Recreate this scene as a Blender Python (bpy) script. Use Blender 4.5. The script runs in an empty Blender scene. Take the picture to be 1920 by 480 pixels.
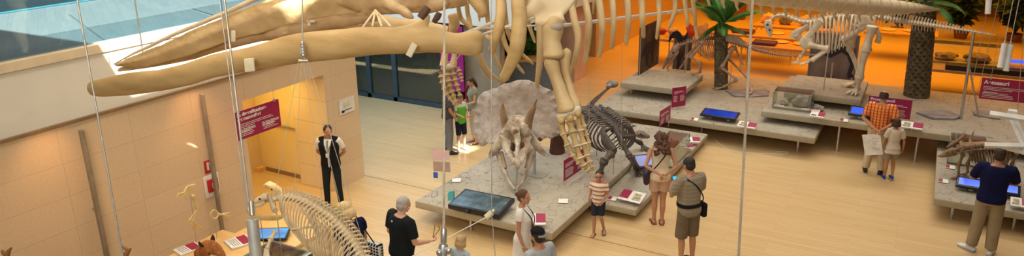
import bpy, bmesh, math, random
from mathutils import Vector as Vc, Matrix, Quaternion, noise
random.seed(7)
SC = bpy.context.scene
COL = SC.collection
PI = math.pi
# ------------------------------------------------------------------ camera (calibrated: 6 m above the hall floor)
CAMH = 6.0
PX0, PY0 = 960.0, 225.0
FPX = 1390.57
_v1 = Vc((1790 - PX0, -(-240 - PY0), -FPX)).normalized()
_v2 = Vc((-1600 - PX0, -(-186 - PY0), -FPX)).normalized()
AX = -_v2
AY = (_v1 - AX * _v1.dot(AX)).normalized()
AZ = AX.cross(AY)
RW = Matrix((AX, AY, AZ))
CP = Vc((0, 0, CAMH))
def ray(px, py): return RW @ Vc((px - PX0, -(py - PY0), -FPX))
def zp(px, py, z=0.0):
    d = ray(px, py); return CP + d * ((z - CAMH) / d.z)
def yp(px, py, y):
    d = ray(px, py); return CP + d * (y / d.y)
def xp(px, py, x):
    d = ray(px, py); return CP + d * (x / d.x)
def dp(px, py, D): return CP + ray(px, py) * (D / FPX)
cam = bpy.data.cameras.new('camera'); camo = bpy.data.objects.new('camera', cam); COL.objects.link(camo)
M4 = RW.to_4x4(); M4.translation = CP
camo.matrix_world = M4
cam.sensor_width = 36; cam.lens = FPX / 1920 * 36; cam.shift_y = -15.0 / 1920; cam.clip_end = 200
SC.camera = camo
# ------------------------------------------------------------------ materials
MATS = {}
def nt(name):
    m = bpy.data.materials.new(name); m.use_nodes = True
    n = m.node_tree.nodes; l = m.node_tree.links
    return m, n, l, n['Principled BSDF']
def mat(name, c, c2=None, rough=.6, scale=8, metal=0, bump=0, spec=.4, detail=4, stretch=None, lo=.35, hi=.65, coat=0, bscale=None):
    if name in MATS: return MATS[name]
    m, n, l, b = nt(name)
    b.inputs['Roughness'].default_value = rough; b.inputs['Metallic'].default_value = metal
    b.inputs['Specular IOR Level'].default_value = spec
    if coat: b.inputs['Coat Weight'].default_value = coat; b.inputs['Coat Roughness'].default_value = .15
    c2 = c2 or tuple(x * .82 for x in c)
    tc = n.new('ShaderNodeTexCoord'); mp = n.new('ShaderNodeMapping'); nz = n.new('ShaderNodeTexNoise'); cr = n.new('ShaderNodeValToRGB')
    if stretch: mp.inputs['Scale'].default_value = stretch
    nz.inputs['Scale'].default_value = scale; nz.inputs['Detail'].default_value = detail
    cr.color_ramp.elements[0].position = lo; cr.color_ramp.elements[1].position = hi
    cr.color_ramp.elements[0].color = (*c2, 1); cr.color_ramp.elements[1].color = (*c, 1)
    l.new(tc.outputs['Object'], mp.inputs[0]); l.new(mp.outputs[0], nz.inputs['Vector']); l.new(nz.outputs['Fac'], cr.inputs[0]); l.new(cr.outputs[0], b.inputs['Base Color'])
    if bump:
        bp = n.new('ShaderNodeBump'); bp.inputs['Strength'].default_value = bump; bp.inputs['Distance'].default_value = .02
        if bscale:
            nz2 = n.new('ShaderNodeTexNoise'); nz2.inputs['Scale'].default_value = bscale; nz2.inputs['Detail'].default_value = 5
            l.new(mp.outputs[0], nz2.inputs['Vector']); l.new(nz2.outputs['Fac'], bp.inputs['Height'])
        else: l.new(nz.outputs['Fac'], bp.inputs['Height'])
        l.new(bp.outputs[0], b.inputs['Normal'])
    MATS[name] = m; return m
def emis(name, c, s, c2=None, scale=6):
    m, n, l, b = nt(name)
    b.inputs['Base Color'].default_value = (*[x * .3 for x in c], 1); b.inputs['Roughness'].default_value = .2
    b.inputs['Emission Strength'].default_value = s
    if c2:
        tc = n.new('ShaderNodeTexCoord'); nz = n.new('ShaderNodeTexNoise'); cr = n.new('ShaderNodeValToRGB')
        nz.inputs['Scale'].default_value = scale; nz.inputs['Detail'].default_value = 5
        cr.color_ramp.elements[0].position = .4; cr.color_ramp.elements[1].position = .65
        cr.color_ramp.elements[0].color = (*c2, 1); cr.color_ramp.elements[1].color = (*c, 1)
        l.new(tc.outputs['Object'], nz.inputs['Vector']); l.new(nz.outputs['Fac'], cr.inputs[0]); l.new(cr.outputs[0], b.inputs['Emission Color'])
    else: b.inputs['Emission Color'].default_value = (*c, 1)
    return m
def glass(name, tint, refl=.1, rough=.02):
    m = bpy.data.materials.new(name); m.use_nodes = True
    n = m.node_tree.nodes; l = m.node_tree.links; n.remove(n['Principled BSDF'])
    t = n.new('ShaderNodeBsdfTransparent'); t.inputs[0].default_value = (*tint, 1)
    g = n.new('ShaderNodeBsdfGlossy'); g.inputs['Roughness'].default_value = rough; g.inputs[0].default_value = (.9, .95, 1, 1)
    fr = n.new('ShaderNodeFresnel'); fr.inputs[0].default_value = 1.45
    mth = n.new('ShaderNodeMath'); mth.operation = 'MULTIPLY_ADD'; mth.inputs[1].default_value = .8; mth.inputs[2].default_value = refl * .3
    l.new(fr.outputs[0], mth.inputs[0])
    mx = n.new('ShaderNodeMixShader'); l.new(mth.outputs[0], mx.inputs[0]); l.new(t.outputs[0], mx.inputs[1]); l.new(g.outputs[0], mx.inputs[2])
    l.new(mx.outputs[0], n['Material Output'].inputs[0]); return m
def floor_mat(name, ca, cb, cm, w=1.9, h=.11, rough=.28, rot=0):
    m, n, l, b = nt(name)
    tc = n.new('ShaderNodeTexCoord'); mp = n.new('ShaderNodeMapping'); mp.inputs['Rotation'].default_value = (0, 0, rot)
    br = n.new('ShaderNodeTexBrick'); br.offset = .37; br.offset_frequency = 2
    br.inputs['Color1'].default_value = (*ca, 1); br.inputs['Color2'].default_value = (*cb, 1); br.inputs['Mortar'].default_value = (*cm, 1)
    br.inputs['Scale'].default_value = 1; br.inputs['Brick Width'].default_value = w; br.inputs['Row Height'].default_value = h; br.inputs['Mortar Size'].default_value = .0022; br.inputs['Bias'].default_value = -.1
    nz = n.new('ShaderNodeTexNoise'); nz.inputs['Scale'].default_value = 3; mp2 = n.new('ShaderNodeMapping'); mp2.inputs['Scale'].default_value = (.6, 9, 1)
    mx = n.new('ShaderNodeMix'); mx.data_type = 'RGBA'; mx.blend_type = 'MULTIPLY'; mx.inputs[0].default_value = .35
    cr = n.new('ShaderNodeValToRGB'); cr.color_ramp.elements[0].color = (.72, .68, .62, 1); cr.color_ramp.elements[0].position = .3; cr.color_ramp.elements[1].position = .7
    l.new(tc.outputs['Object'], mp.inputs[0]); l.new(mp.outputs[0], br.inputs['Vector']); l.new(mp.outputs[0], mp2.inputs[0]); l.new(mp2.outputs[0], nz.inputs['Vector'])
    l.new(nz.outputs['Fac'], cr.inputs[0]); l.new(br.outputs['Color'], mx.inputs[6]); l.new(cr.outputs[0], mx.inputs[7]); l.new(mx.outputs[2], b.inputs['Base Color'])
    b.inputs['Roughness'].default_value = rough; b.inputs['Specular IOR Level'].default_value = .4
    return m
def tile_mat(name, c, c2, cm, w=1.05, h=.475, axis='yz', off=(0, 0), rough=.55):
    m, n, l, b = nt(name)
    tc = n.new('ShaderNodeTexCoord'); sp = n.new('ShaderNodeSeparateXYZ'); cb = n.new('ShaderNodeCombineXYZ')
    l.new(tc.outputs['Object'], sp.inputs[0]); l.new(sp.outputs['Y' if axis == 'yz' else 'X'], cb.inputs[0]); l.new(sp.outputs['Z'], cb.inputs[1])
    mp = n.new('ShaderNodeMapping'); mp.inputs['Location'].default_value = (off[0], off[1], 0); l.new(cb.outputs[0], mp.inputs[0])
    br = n.new('ShaderNodeTexBrick'); br.offset = 0; br.squash = 1
    br.inputs['Color1'].default_value = (*c, 1); br.inputs['Color2'].default_value = (*c2, 1); br.inputs['Mortar'].default_value = (*cm, 1)
    br.inputs['Scale'].default_value = 1; br.inputs['Brick Width'].default_value = w; br.inputs['Row Height'].default_value = h; br.inputs['Mortar Size'].default_value = .004
    nz = n.new('ShaderNodeTexNoise'); nz.inputs['Scale'].default_value = 25; nz.inputs['Detail'].default_value = 6
    cr = n.new('ShaderNodeValToRGB'); cr.color_ramp.elements[0].color = (.86, .84, .8, 1); cr.color_ramp.elements[0].position = .3; cr.color_ramp.elements[1].position = .7
    mx = n.new('ShaderNodeMix'); mx.data_type = 'RGBA'; mx.blend_type = 'MULTIPLY'; mx.inputs[0].default_value = .5
    l.new(tc.outputs['Object'], nz.inputs['Vector']); l.new(nz.outputs['Fac'], cr.inputs[0]); l.new(mp.outputs[0], br.inputs['Vector'])
    l.new(br.outputs['Color'], mx.inputs[6]); l.new(cr.outputs[0], mx.inputs[7]); l.new(mx.outputs[2], b.inputs['Base Color'])
    b.inputs['Roughness'].default_value = rough; return m
def mud_mat(name, c, c2, crack, scale=4.2):
    m, n, l, b = nt(name)
    tc = n.new('ShaderNodeTexCoord'); nzw = n.new('ShaderNodeTexNoise'); nzw.inputs['Scale'].default_value = 3; nzw.inputs['Detail'].default_value = 3
    mxv = n.new('ShaderNodeMix'); mxv.data_type = 'VECTOR'; mxv.inputs[0].default_value = .22
    vo = n.new('ShaderNodeTexVoronoi'); vo.feature = 'DISTANCE_TO_EDGE'; vo.inputs['Scale'].default_value = scale
    l.new(tc.outputs['Object'], nzw.inputs['Vector']); l.new(tc.outputs['Object'], mxv.inputs[4]); l.new(nzw.outputs['Color'], mxv.inputs[5]); l.new(mxv.outputs[1], vo.inputs['Vector'])
    cr = n.new('ShaderNodeValToRGB'); cr.color_ramp.elements[0].position = .008; cr.color_ramp.elements[1].position = .026
    cr.color_ramp.elements[0].color = (*crack, 1); cr.color_ramp.elements[1].color = (1, 1, 1, 1)
    nb = n.new('ShaderNodeTexNoise'); nb.inputs['Scale'].default_value = 5; nb.inputs['Detail'].default_value = 2; l.new(tc.outputs['Object'], nb.inputs['Vector'])
    mk = n.new('ShaderNodeMapRange'); mk.inputs[1].default_value = .42; mk.inputs[2].default_value = .62; mk.inputs[3].default_value = 0; mk.inputs[4].default_value = .018; l.new(nb.outputs['Fac'], mk.inputs[0])
    ad = n.new('ShaderNodeMath'); ad.operation = 'ADD'; l.new(vo.outputs['Distance'], ad.inputs[0]); l.new(mk.outputs[0], ad.inputs[1])
    nz = n.new('ShaderNodeTexNoise'); nz.inputs['Scale'].default_value = 2.2; nz.inputs['Detail'].default_value = 8; cr2 = n.new('ShaderNodeValToRGB')
    cr2.color_ramp.elements[0].color = (*c2, 1); cr2.color_ramp.elements[1].color = (*c, 1); cr2.color_ramp.elements[0].position = .3; cr2.color_ramp.elements[1].position = .7
    l.new(tc.outputs['Object'], nz.inputs['Vector']); l.new(nz.outputs['Fac'], cr2.inputs[0]); l.new(ad.outputs[0], cr.inputs[0])
    mx = n.new('ShaderNodeMix'); mx.data_type = 'RGBA'; mx.blend_type = 'MULTIPLY'; mx.inputs[0].default_value = 1
    l.new(cr2.outputs[0], mx.inputs[6]); l.new(cr.outputs[0], mx.inputs[7]); l.new(mx.outputs[2], b.inputs['Base Color'])
    bp = n.new('ShaderNodeBump'); bp.inputs['Strength'].default_value = .5; bp.inputs['Distance'].default_value = .02
    l.new(cr.outputs[0], bp.inputs['Height']); l.new(bp.outputs[0], b.inputs['Normal'])
    b.inputs['Roughness'].default_value = .75; return m
def stripe_mat(name, c1, c2, axis='Z', freq=16, width=.5, c3=None, axis2=None, freq2=16, rough=.85):
    m, n, l, b = nt(name)
    tc = n.new('ShaderNodeTexCoord'); sp = n.new('ShaderNodeSeparateXYZ'); l.new(tc.outputs['Object'], sp.inputs[0])
    def band(ax, fr, w, ca, cb_, prev=None):
        a = n.new('ShaderNodeMath'); a.operation = 'MULTIPLY'; a.inputs[1].default_value = fr; l.new(sp.outputs[ax], a.inputs[0])
        f = n.new('ShaderNodeMath'); f.operation = 'FRACT'; l.new(a.outputs[0], f.inputs[0])
        g = n.new('ShaderNodeMath'); g.operation = 'LESS_THAN'; g.inputs[1].default_value = w; l.new(f.outputs[0], g.inputs[0])
        mx = n.new('ShaderNodeMix'); mx.data_type = 'RGBA'; l.new(g.outputs[0], mx.inputs[0])
        if prev: l.new(prev, mx.inputs[6])
        else: mx.inputs[6].default_value = (*ca, 1)
        mx.inputs[7].default_value = (*cb_, 1); return mx.outputs[2]
    o = band(axis, freq, width, c1, c2)
    if axis2:
        o = band(axis2, freq2, width, c1, c3 or c2, o)
    l.new(o, b.inputs['Base Color']); b.inputs['Roughness'].default_value = rough; b.inputs['Specular IOR Level'].default_value = .15; return m
# ------------------------------------------------------------------ mesh tools
def sp(pts, n=4):
    pts = [Vc(p) for p in pts]
    if len(pts) < 3: return pts
    out = []
    P = [pts[0] * 2 - pts[1]] + pts + [pts[-1] * 2 - pts[-2]]
    for i in range(1, len(P) - 2):
        a, b, c, d = P[i - 1:i + 3]
        for k in range(n):
            t = k / n
            out.append(.5 * ((2 * b) + (c - a) * t + (2 * a - 5 * b + 4 * c - d) * t * t + (3 * b - a - 3 * c + d) * t ** 3))
    out.append(pts[-1]); return out
def rs(r, n):
    """resample a list of radii to n entries"""
    if not isinstance(r, (list, tuple)): return [r] * n
    if len(r) == n: return list(r)
    o = []
    for i in range(n):
        t = i / (n - 1) * (len(r) - 1); k = min(int(t), len(r) - 2); f = t - k
        a, b = r[k], r[k + 1]
        if isinstance(a, tuple) or isinstance(b, tuple):
            a = a if isinstance(a, tuple) else (a, a); b = b if isinstance(b, tuple) else (b, b)
            o.append((a[0] + (b[0] - a[0]) * f, a[1] + (b[1] - a[1]) * f))
        else: o.append(a + (b - a) * f)
    return o
class MB:
    def __init__(s): s.bm = bmesh.new()
    def tube(s, pts, r, n=8, up=None, smooth=0):
        if smooth: pts = sp(pts, smooth)
        pts = [Vc(p) for p in pts]; N = len(pts); r = rs(r, N)
        u = Vc(up) if up is not None else None
        rings = []; prev = None
        for i, p in enumerate(pts):
            t = (pts[min(i + 1, N - 1)] - pts[max(i - 1, 0)])
            t = t.normalized() if t.length > 1e-9 else Vc((0, 0, 1))
            if prev is None:
                a = u if u is not None else (Vc((0, 0, 1)) if abs(t.z) < .9 else Vc((1, 0, 0)))
            else: a = u if u is not None else prev
            b = a - t * a.dot(t)
            if b.length < 1e-5: b = t.orthogonal()
            b.normalize(); c = t.cross(b); prev = b
            ri = r[i]; rb, rc = ri if isinstance(ri, tuple) else (ri, ri)
            rings.append([s.bm.verts.new(p + b * rb * math.cos(2 * PI * k / n) + c * rc * math.sin(2 * PI * k / n)) for k in range(n)])
        for A, B in zip(rings, rings[1:]):
            for k in range(n): s.bm.faces.new((A[k], A[(k + 1) % n], B[(k + 1) % n], B[k]))
        s.bm.faces.new(rings[0][::-1]); s.bm.faces.new(rings[-1]); return s
    def bone(s, a, b, r, ra=None, rb=None, n=8, bend=None):
        a, b = Vc(a), Vc(b); ra = ra or r * 1.6; rb = rb or r * 1.5
        L = b - a; off = Vc(bend) if bend is not None else Vc((0, 0, 0))
        ts = [-.02, .02, .09, .2, .4, .6, .8, .91, .98, 1.02]
        rr = [ra * .55, ra * .95, ra, r * 1.15, r * .95, r * .95, r * 1.15, rb, rb * .95, rb * .55]
        return s.tube([a + L * t + off * (4 * t * (1 - t)) for t in ts], rr, n)
    def ell(s, c, r, rot=None, seg=14, ring=9):
        r = r if isinstance(r, (tuple, list, Vc)) else (r, r, r)
        M = Matrix.Translation(Vc(c)) @ (rot.to_matrix().to_4x4() if rot is not None else Matrix()) @ Matrix.Diagonal((*r, 1))
        bmesh.ops.create_uvsphere(s.bm, u_segments=seg, v_segments=ring, radius=1, matrix=M); return s
    def box(s, c, d, rot=None, bev=0):
        M = Matrix.Translation(Vc(c)) @ (rot.to_matrix().to_4x4() if rot is not None else Matrix()) @ Matrix.Diagonal((*d, 1))
        r = bmesh.ops.create_cube(s.bm, size=1, matrix=M)
        if bev:
            es = list({e for v in r['verts'] for e in v.link_edges})
            bmesh.ops.bevel(s.bm, geom=es, offset=bev, segments=2, affect='EDGES', profile=.5)
        return s
    def cyl(s, a, b, r, n=14, r2=None): return s.tube([a, b], [r, r if r2 is None else r2], n)
    def prism(s, poly, ext):
        """planar polygon of 3D points extruded by vector ext"""
        ext = Vc(ext); A = [s.bm.verts.new(Vc(p) - ext / 2) for p in poly]; B = [s.bm.verts.new(Vc(p) + ext / 2) for p in poly]
        n = len(A); s.bm.faces.new(A[::-1]); s.bm.faces.new(B)
        for k in range(n): s.bm.faces.new((A[k], A[(k + 1) % n], B[(k + 1) % n], B[k]))
        return s
    def quad(s, pts):
        s.bm.faces.new([s.bm.verts.new(Vc(p)) for p in pts]); return s
    def loft(s, rings, cap=True):
        R = [[s.bm.verts.new(Vc(p)) for p in ring] for ring in rings]; n = len(R[0])
        for A, B in zip(R, R[1:]):
            for k in range(n): s.bm.faces.new((A[k], A[(k + 1) % n], B[(k + 1) % n], B[k]))
        if cap: s.bm.faces.new(R[0][::-1]); s.bm.faces.new(R[-1])
        return s
    def jit(s, a, f):
        for v in s.bm.verts:
            v.co += noise.noise_vector(v.co * f) * a
        return s
    def mesh(s, name, m, smooth=True):
        bmesh.ops.recalc_face_normals(s.bm, faces=s.bm.faces[:])
        me = bpy.data.meshes.new(name); s.bm.to_mesh(me); s.bm.free(); me.materials.append(m)
        if smooth:
            me.polygons.foreach_set('use_smooth', [True] * len(me.polygons))
            try: me.set_sharp_from_angle(angle=math.radians(50))
            except Exception: pass
        return me
def linkmesh(name, me, parent=None):
    o = bpy.data.objects.new(name, me); COL.objects.link(o)
    if parent is not None: o.parent = parent
    return o
def build(mb, name, m, parent=None, local=False, smooth=True):
    """links the mesh; world coordinates are made relative to the parent chain's base point"""
    if parent is not None and not local:
        off = base_of(parent)
        bmesh.ops.translate(mb.bm, verts=mb.bm.verts[:], vec=-off)
    return linkmesh(name, mb.mesh(name, m, smooth), parent)
def base_of(o):
    off = Vc((0, 0, 0))
    while o is not None: off = off + o.location; o = o.parent
    return off
def tag(o, label=None, cat=None, group=None, kind=None):
    if label: o['label'] = label
    if cat: o['category'] = cat
    if group: o['group'] = group
    if kind: o['kind'] = kind
    return o
def thing(name, loc, label, cat, group=None, rz=0):
    o = bpy.data.objects.new(name, None); COL.objects.link(o); o.location = Vc(loc); o.rotation_euler = (0, 0, rz); o.empty_display_size = .1
    return tag(o, label, cat, group)
def struct(name, mb, m, smooth=False):
    o = build(mb, name, m, None, smooth=smooth); o['kind'] = 'structure'; return o
def solo(name, mb, m, label, cat, group=None, kind=None, smooth=True, base=None):
    if base is not None: bmesh.ops.translate(mb.bm, verts=mb.bm.verts[:], vec=-Vc(base))
    o = linkmesh(name, mb.mesh(name, m, smooth))
    if base is not None: o.location = Vc(base)
    return tag(o, label, cat, group, kind)
def text(name, body, size, M, m, parent, bold=0):
    cu = bpy.data.curves.new('txt', 'FONT'); cu.body = body; cu.size = size; cu.extrude = .001; cu.offset = bold; cu.space_line = .95
    o = bpy.data.objects.new('txt', cu); COL.objects.link(o)
    bpy.context.view_layer.update()
    me = bpy.data.meshes.new_from_object(o.evaluated_get(bpy.context.evaluated_depsgraph_get()))
    bpy.data.objects.remove(o); me.materials.clear(); me.materials.append(m)
    me.transform(M)
    if parent is not None: me.transform(Matrix.Translation(-base_of(parent)))
    return linkmesh(name, me, parent)
def addmod_remesh(o, vox, smooth=4):
    r = o.modifiers.new('remesh', 'REMESH'); r.mode = 'VOXEL'; r.voxel_size = vox; r.use_smooth_shade = True
    if smooth:
        q = o.modifiers.new('smooth', 'SMOOTH'); q.iterations = smooth; q.factor = .5
    return o
# ------------------------------------------------------------------ colours
M_floor = floor_mat('maple_floor', (.66, .475, .25), (.60, .42, .21), (.45, .29, .14))
M_wall = tile_mat('stone_tile', (.74, .57, .37), (.70, .535, .34), (.56, .43, .29), off=(.08, .0), w=1.055)
M_recess = tile_mat('stone_tile_recess', (.76, .60, .38), (.72, .565, .36), (.42, .31, .2), axis='xz', w=1.0)
M_white = mat('white_paint', (.80, .79, .71), (.77, .76, .68), rough=.6, scale=3)
M_cream = mat('cream_rail', (.80, .68, .48), rough=.5, scale=3)
M_trim = mat('brown_trim', (.28, .18, .09), rough=.5)
M_door = mat('cream_door', (.80, .64, .34), (.76, .60, .31), rough=.5, scale=2)
M_gal = floor_mat('gallery_floor', (.25, .33, .36), (.22, .30, .33), (.16, .26, .31), w=1.2, h=.14, rough=.18, rot=.5)
M_gal2 = mat('cyan_floor', (.06, .62, .78), (.03, .50, .68), rough=.2, scale=2)
M_mud = mud_mat('cracked_mud', (.405, .36, .285), (.335, .295, .23), (.42, .38, .31), 6.5)
M_slab = mat('slab_edge', (.40, .34, .235), (.37, .31, .21), rough=.7, scale=14)
M_steel = mat('steel', (.62, .62, .60), rough=.35, metal=.85)
M_wire = mat('wire', (.52, .50, .46), rough=.45, metal=.5)
M_rope = mat('rope', (.55, .48, .37), (.42, .36, .27), rough=.7)
M_black = mat('black_plastic', (.012, .012, .014), rough=.35)
M_frame = mat('window_frame', (.05, .09, .12), rough=.4)
M_mag = mat('magenta_sign', (.33, .012, .07), (.30, .01, .06), rough=.45, scale=3)
M_purp = mat('purple_banner', (.36, .012, .24), (.33, .01, .21), rough=.5, scale=2)
M_paper = mat('paper', (.84, .82, .78), rough=.6)
M_ink = mat('white_ink', (.85, .83, .80), rough=.6)
M_wood = mat('table_wood', (.80, .50, .20), (.70, .42, .16), rough=.4, scale=3, stretch=(1, 8, 1))
M_red = mat('alarm_red', (.55, .02, .02), rough=.35)
M_glass = glass('case_glass', (.965, .985, .975), .06)
M_gglass = glass('balustrade_glass', (.86, .95, .975), .25)
M_wglass = glass('dark_glass', (.50, .60, .64), .3)
M_pink = mat('pink_plaster', (.74, .50, .40), rough=.6, scale=3)
M_greyb = mat('grey_panel', (.36, .31, .23), rough=.6, scale=3)
M_dark = mat('dark_room', (.035, .04, .05), rough=.6)
M_brown = mat('brown_wall', (.30, .15, .05), (.22, .10, .03), rough=.6, scale=2)
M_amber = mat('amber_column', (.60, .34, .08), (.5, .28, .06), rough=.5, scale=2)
M_ceil = mat('ceiling_paint', (.8, .78, .74), rough=.7)
# ------------------------------------------------------------------ room shell
struct('floor', MB().box((-6, 16, -.1), (32, 44, .2)), M_floor)
struct('wall_left', MB().box((-10.23, 2.6, 1.455), (.3, 11.4, 2.91)), M_wall)
b = MB(); b.box((-12.5, 9.45, 1.225), (.3, 2.3, 2.45)); struct('wall_recess_side', b, M_wall)
b = MB(); b.box((-11.66, 10.65, 1.225), (1.42, .3, 2.45)); struct('wall_recess_back', b, M_door)
struct('trim_1', MB().box((-11.66, 10.485, .04), (1.42, .03, .08)), M_trim)
b = MB(); b.box((-12.29, 10.38, .05), (.12, .18, .1)); struct('trim_2', b, M_wood)
struct('wall_header', MB().box((-11.21, 9.3, 2.68), (2.26, 2.0, .46)), M_wall)
# pillar : stone slabs on the atrium side, warmer tiles on the front
b = MB(); b.box((-10.54, 10.76, 1.455), (.92, .92, 2.91)); struct('wall_pillar', b, M_wall)
b = MB(); b.box((-10.54, 10.29, 1.455), (.918, .012, 2.9)); struct('wall_pillar_front', b, M_recess)
# gallery slab with its fascia
struct('wall_fascia', MB().box((-13.6, 5.15, 3.36), (7.0, 12.1, .9)), M_white)
struct('trim_3', MB().box((-10.08, 5.15, 2.925), (.07, 12.1, .035)), M_trim)
struct('trim_4', MB().box((-10.14, 5.15, 3.83), (.16, 12.14, .13), bev=.008), M_cream)
struct('floor_gallery', MB().box((-12.2, 5.15, 3.85), (4.0, 12.08, .06)), M_gal)
struct('floor_gallery_far', MB().box((-18.2, 7, 3.84), (8.0, 18, .08)), M_gal2)
struct('trim_5', MB().box((-14.2, 5.15, 3.885), (.05, 12, .02)), M_frame)
for i, (y0, y1) in enumerate(((-1, 3.9), (3.93, 8.17), (8.2, 11.2))):
    t = thing('glass_balustrade', (-10.16, (y0 + y1) / 2, 3.895), ['tinted glass balustrade pane at the far left edge of the gallery', 'wide tinted glass balustrade pane above the blue gallery floor', 'tinted glass balustrade pane above the whale jaw'][i], 'balustrade')
    build(MB().box((-10.16, (y0 + y1) / 2, 4.43), (.016, y1 - y0, 1.07)), 'glass_pane', M_gglass, t)
    build(MB().box((-10.16, y0 + .03, 4.43), (.03, .02, 1.07)), 'clamp', M_frame, t)
# black window wall and the dark room behind
WY = 16.08
def window(n, x0, x1, z0, z1, y):
    b = MB(); f = .07
    b.box(((x0 + x1) / 2, y, z0 + .06), (x1 - x0, .1, .12)); b.box(((x0 + x1) / 2, y, z1 - .05), (x1 - x0, .1, .1))
    for x in (x0 + f / 2, x1 - f / 2): b.box((x, y, (z0 + z1) / 2), (f, .1, z1 - z0))
    o = struct('window_%d' % n, b, M_frame)
    build(MB().box(((x0 + x1) / 2, y, (z0 + z1) / 2), (x1 - x0 - .1, .012, z1 - z0 - .1)), 'glass_pane', M_wglass, o)
xs = [-16.2, -14.62, -13.95, -13.0, -11.1]
for i in range(4): window(i + 1, xs[i], xs[i + 1], 0, 3.5, WY)
struct('wall_dark_room', MB().box((-15.2, 21.0, 2), (6.6, .3, 4)), mat('dark_room_wall', (.10, .11, .12), (.05, .06, .07), scale=1.5))
struct('floor_dark_room', MB().box((-14, 18.5, .02), (9, 4.7, .04)), mat('dark_room_floor', (.16, .17, .17), rough=.3))
for i, (x, w, c) in enumerate(((-13.8, .28, (.30, .33, .36)), (-12.9, .2, (.35, .28, .12)), (-12.3, .16, (.06, .08, .12)))):
    struct('wall_room_post_%d' % (i + 1), MB().box((x, 17.2 + .5 * i, 2), (w, w, 4)), mat('post%d' % i, c))
for i, (x, y, w) in enumerate(((-13.2, 18.6, 1.8), (-12.3, 19.6, 1.6))):
    t = thing('bench', (x, y, .04), ['grey bench just inside the dark window', 'grey bench further back in the dark room'][i], 'bench')
    build(MB().box((x, y, .48), (w, .5, .08), bev=.01), 'seat', mat('bench_grey', (.40, .42, .44)), t)
    for s in (-1, 1): build(MB().box((x + s * (w / 2 - .1), y, .24), (.08, .45, .4)), 'leg', M_frame, t)
struct('wall_upper_fascia', MB().box((-15.0, 18.95, 3.26), (11.9, 5.9, 1.7)), M_white)
# purple banner beside the window
ban = thing('hanging_banner', (-11.05, 15.9, 0), 'tall purple floor banner with white -1 and a map outline beside the dark window', 'banner')
BW0, BW1 = -11.28, -10.55
build(MB().box(((BW0 + BW1) / 2, 15.9, 1.5), (BW1 - BW0, .03, 1.75)), 'panel', M_purp, ban)
build(MB().box(((BW0 + BW1) / 2, 15.95, .3), (.05, .05, .66)).box(((BW0 + BW1) / 2, 15.93, .015), (.6, .3, .03)), 'stand', M_steel, ban)
MT = lambda x, y, z: Matrix.Translation((x, y, z)) @ Matrix.Rotation(PI / 2, 4, 'X')
text('lettering', '-1', .30, MT(BW0 + .06, 15.875, 1.98), M_ink, ban, .01)
out = [(0, 0), (.05, .09), (.0, .16), (.02, .26), (.2, .3), (.34, .25), (.42, .3), (.5, .2), (.42, .1), (.3, .12), (.24, .02), (.1, -.04)]
pts = [(BW0 + .14 + x, 15.87, 1.42 + z) for x, z in out]
build(MB().tube(pts + pts[:1], .009, 5), 'map_outline', M_ink, ban)
bb = MB()
for z, x0, w in ((.78, .2, .12), (.90, .1, .35), (1.02, .1, .42), (1.12, .1, .3), (1.3, .3, .22)): bb.box((BW0 + x0 + w / 2, 15.88, z), (w, .006, .014))
build(bb, 'text_lines', M_ink, ban)
# middle distance : panels, columns, corridor block
struct('wall_grey_panel', MB().box((-10.15, 16.3, 2), (1.1, .25, 4)), M_greyb)
struct('wall_pink_column', MB().box((-9.95, 20.6, 2.3), (1.3, .9, 4.6)), M_pink)
struct('wall_corridor_front', MB().box((-10.75, 23.7, 2.4), (1.32, .2, 4.8)), tile_mat('grey_tile', (.52, .44, .35), (.48, .41, .32), (.3, .25, .2), axis='xz', w=.75, h=.62))
struct('wall_corridor', MB().box((-10.3, 29.9, 2.4), (.4, 12.4, 4.8)), tile_mat('amber_tile', (.66, .47, .28), (.62, .44, .26), (.36, .24, .13), w=1.5, h=.62))  # orange hall light painted into this side's tile colour
struct('wall_hall_left', MB().box((-17, 24, 3), (.3, 18, 6)), M_greyb)
struct('wall_back', MB().box((-2, 38.2, 3), (30, .4, 6)), M_brown)
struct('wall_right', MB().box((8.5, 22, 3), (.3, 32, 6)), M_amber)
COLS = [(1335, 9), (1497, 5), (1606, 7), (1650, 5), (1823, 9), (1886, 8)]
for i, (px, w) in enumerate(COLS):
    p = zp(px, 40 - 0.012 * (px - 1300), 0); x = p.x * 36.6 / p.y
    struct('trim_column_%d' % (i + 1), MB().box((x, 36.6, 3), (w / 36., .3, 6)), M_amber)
for i, (px0, px1) in enumerate(((1345, 1480), (1510, 1600), (1660, 1810), (1835, 1880))):
    x0 = yp(px0, 0, 37.9).x; x1 = yp(px1, 0, 37.9).x
    struct('window_%d' % (i + 5), MB().box(((x0 + x1) / 2, 37.9, 2.2), (x1 - x0, .1, 3.6)), mat('evening_window%d' % (i % 2), ((.10, .06, .02), (.05, .055, .03))[i % 2], (.03, .02, .01), rough=.15, scale=1.2))
# small magenta sign and dark doorway on the corridor block
struct('door_1', MB().box((-10.9, 23.58, 3.05), (.7, .04, 1.1)), M_black)
solo('wall_sign', MB().box((-10.42, 23.57, 2.95), (.3, .03, .62), bev=.005), M_mag, 'small magenta sign plate on the grey corridor wall', 'sign')
# reception counter beyond the triceratops
t = thing('reception_counter', (-10.6, 18.4, 0), 'long orange wooden counter behind the woman and child', 'counter')
build(MB().box((-10.6, 18.4, .98), (2.6, .55, .08), bev=.01, rot=Quaternion((0, 0, 1), .55)), 'worktop', M_wood, t)
build(MB().box((-10.6, 18.45, .48), (2.4, .4, .94), rot=Quaternion((0, 0, 1), .55)), 'body', mat('counter_blue', (.22, .26, .32)), t)
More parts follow.
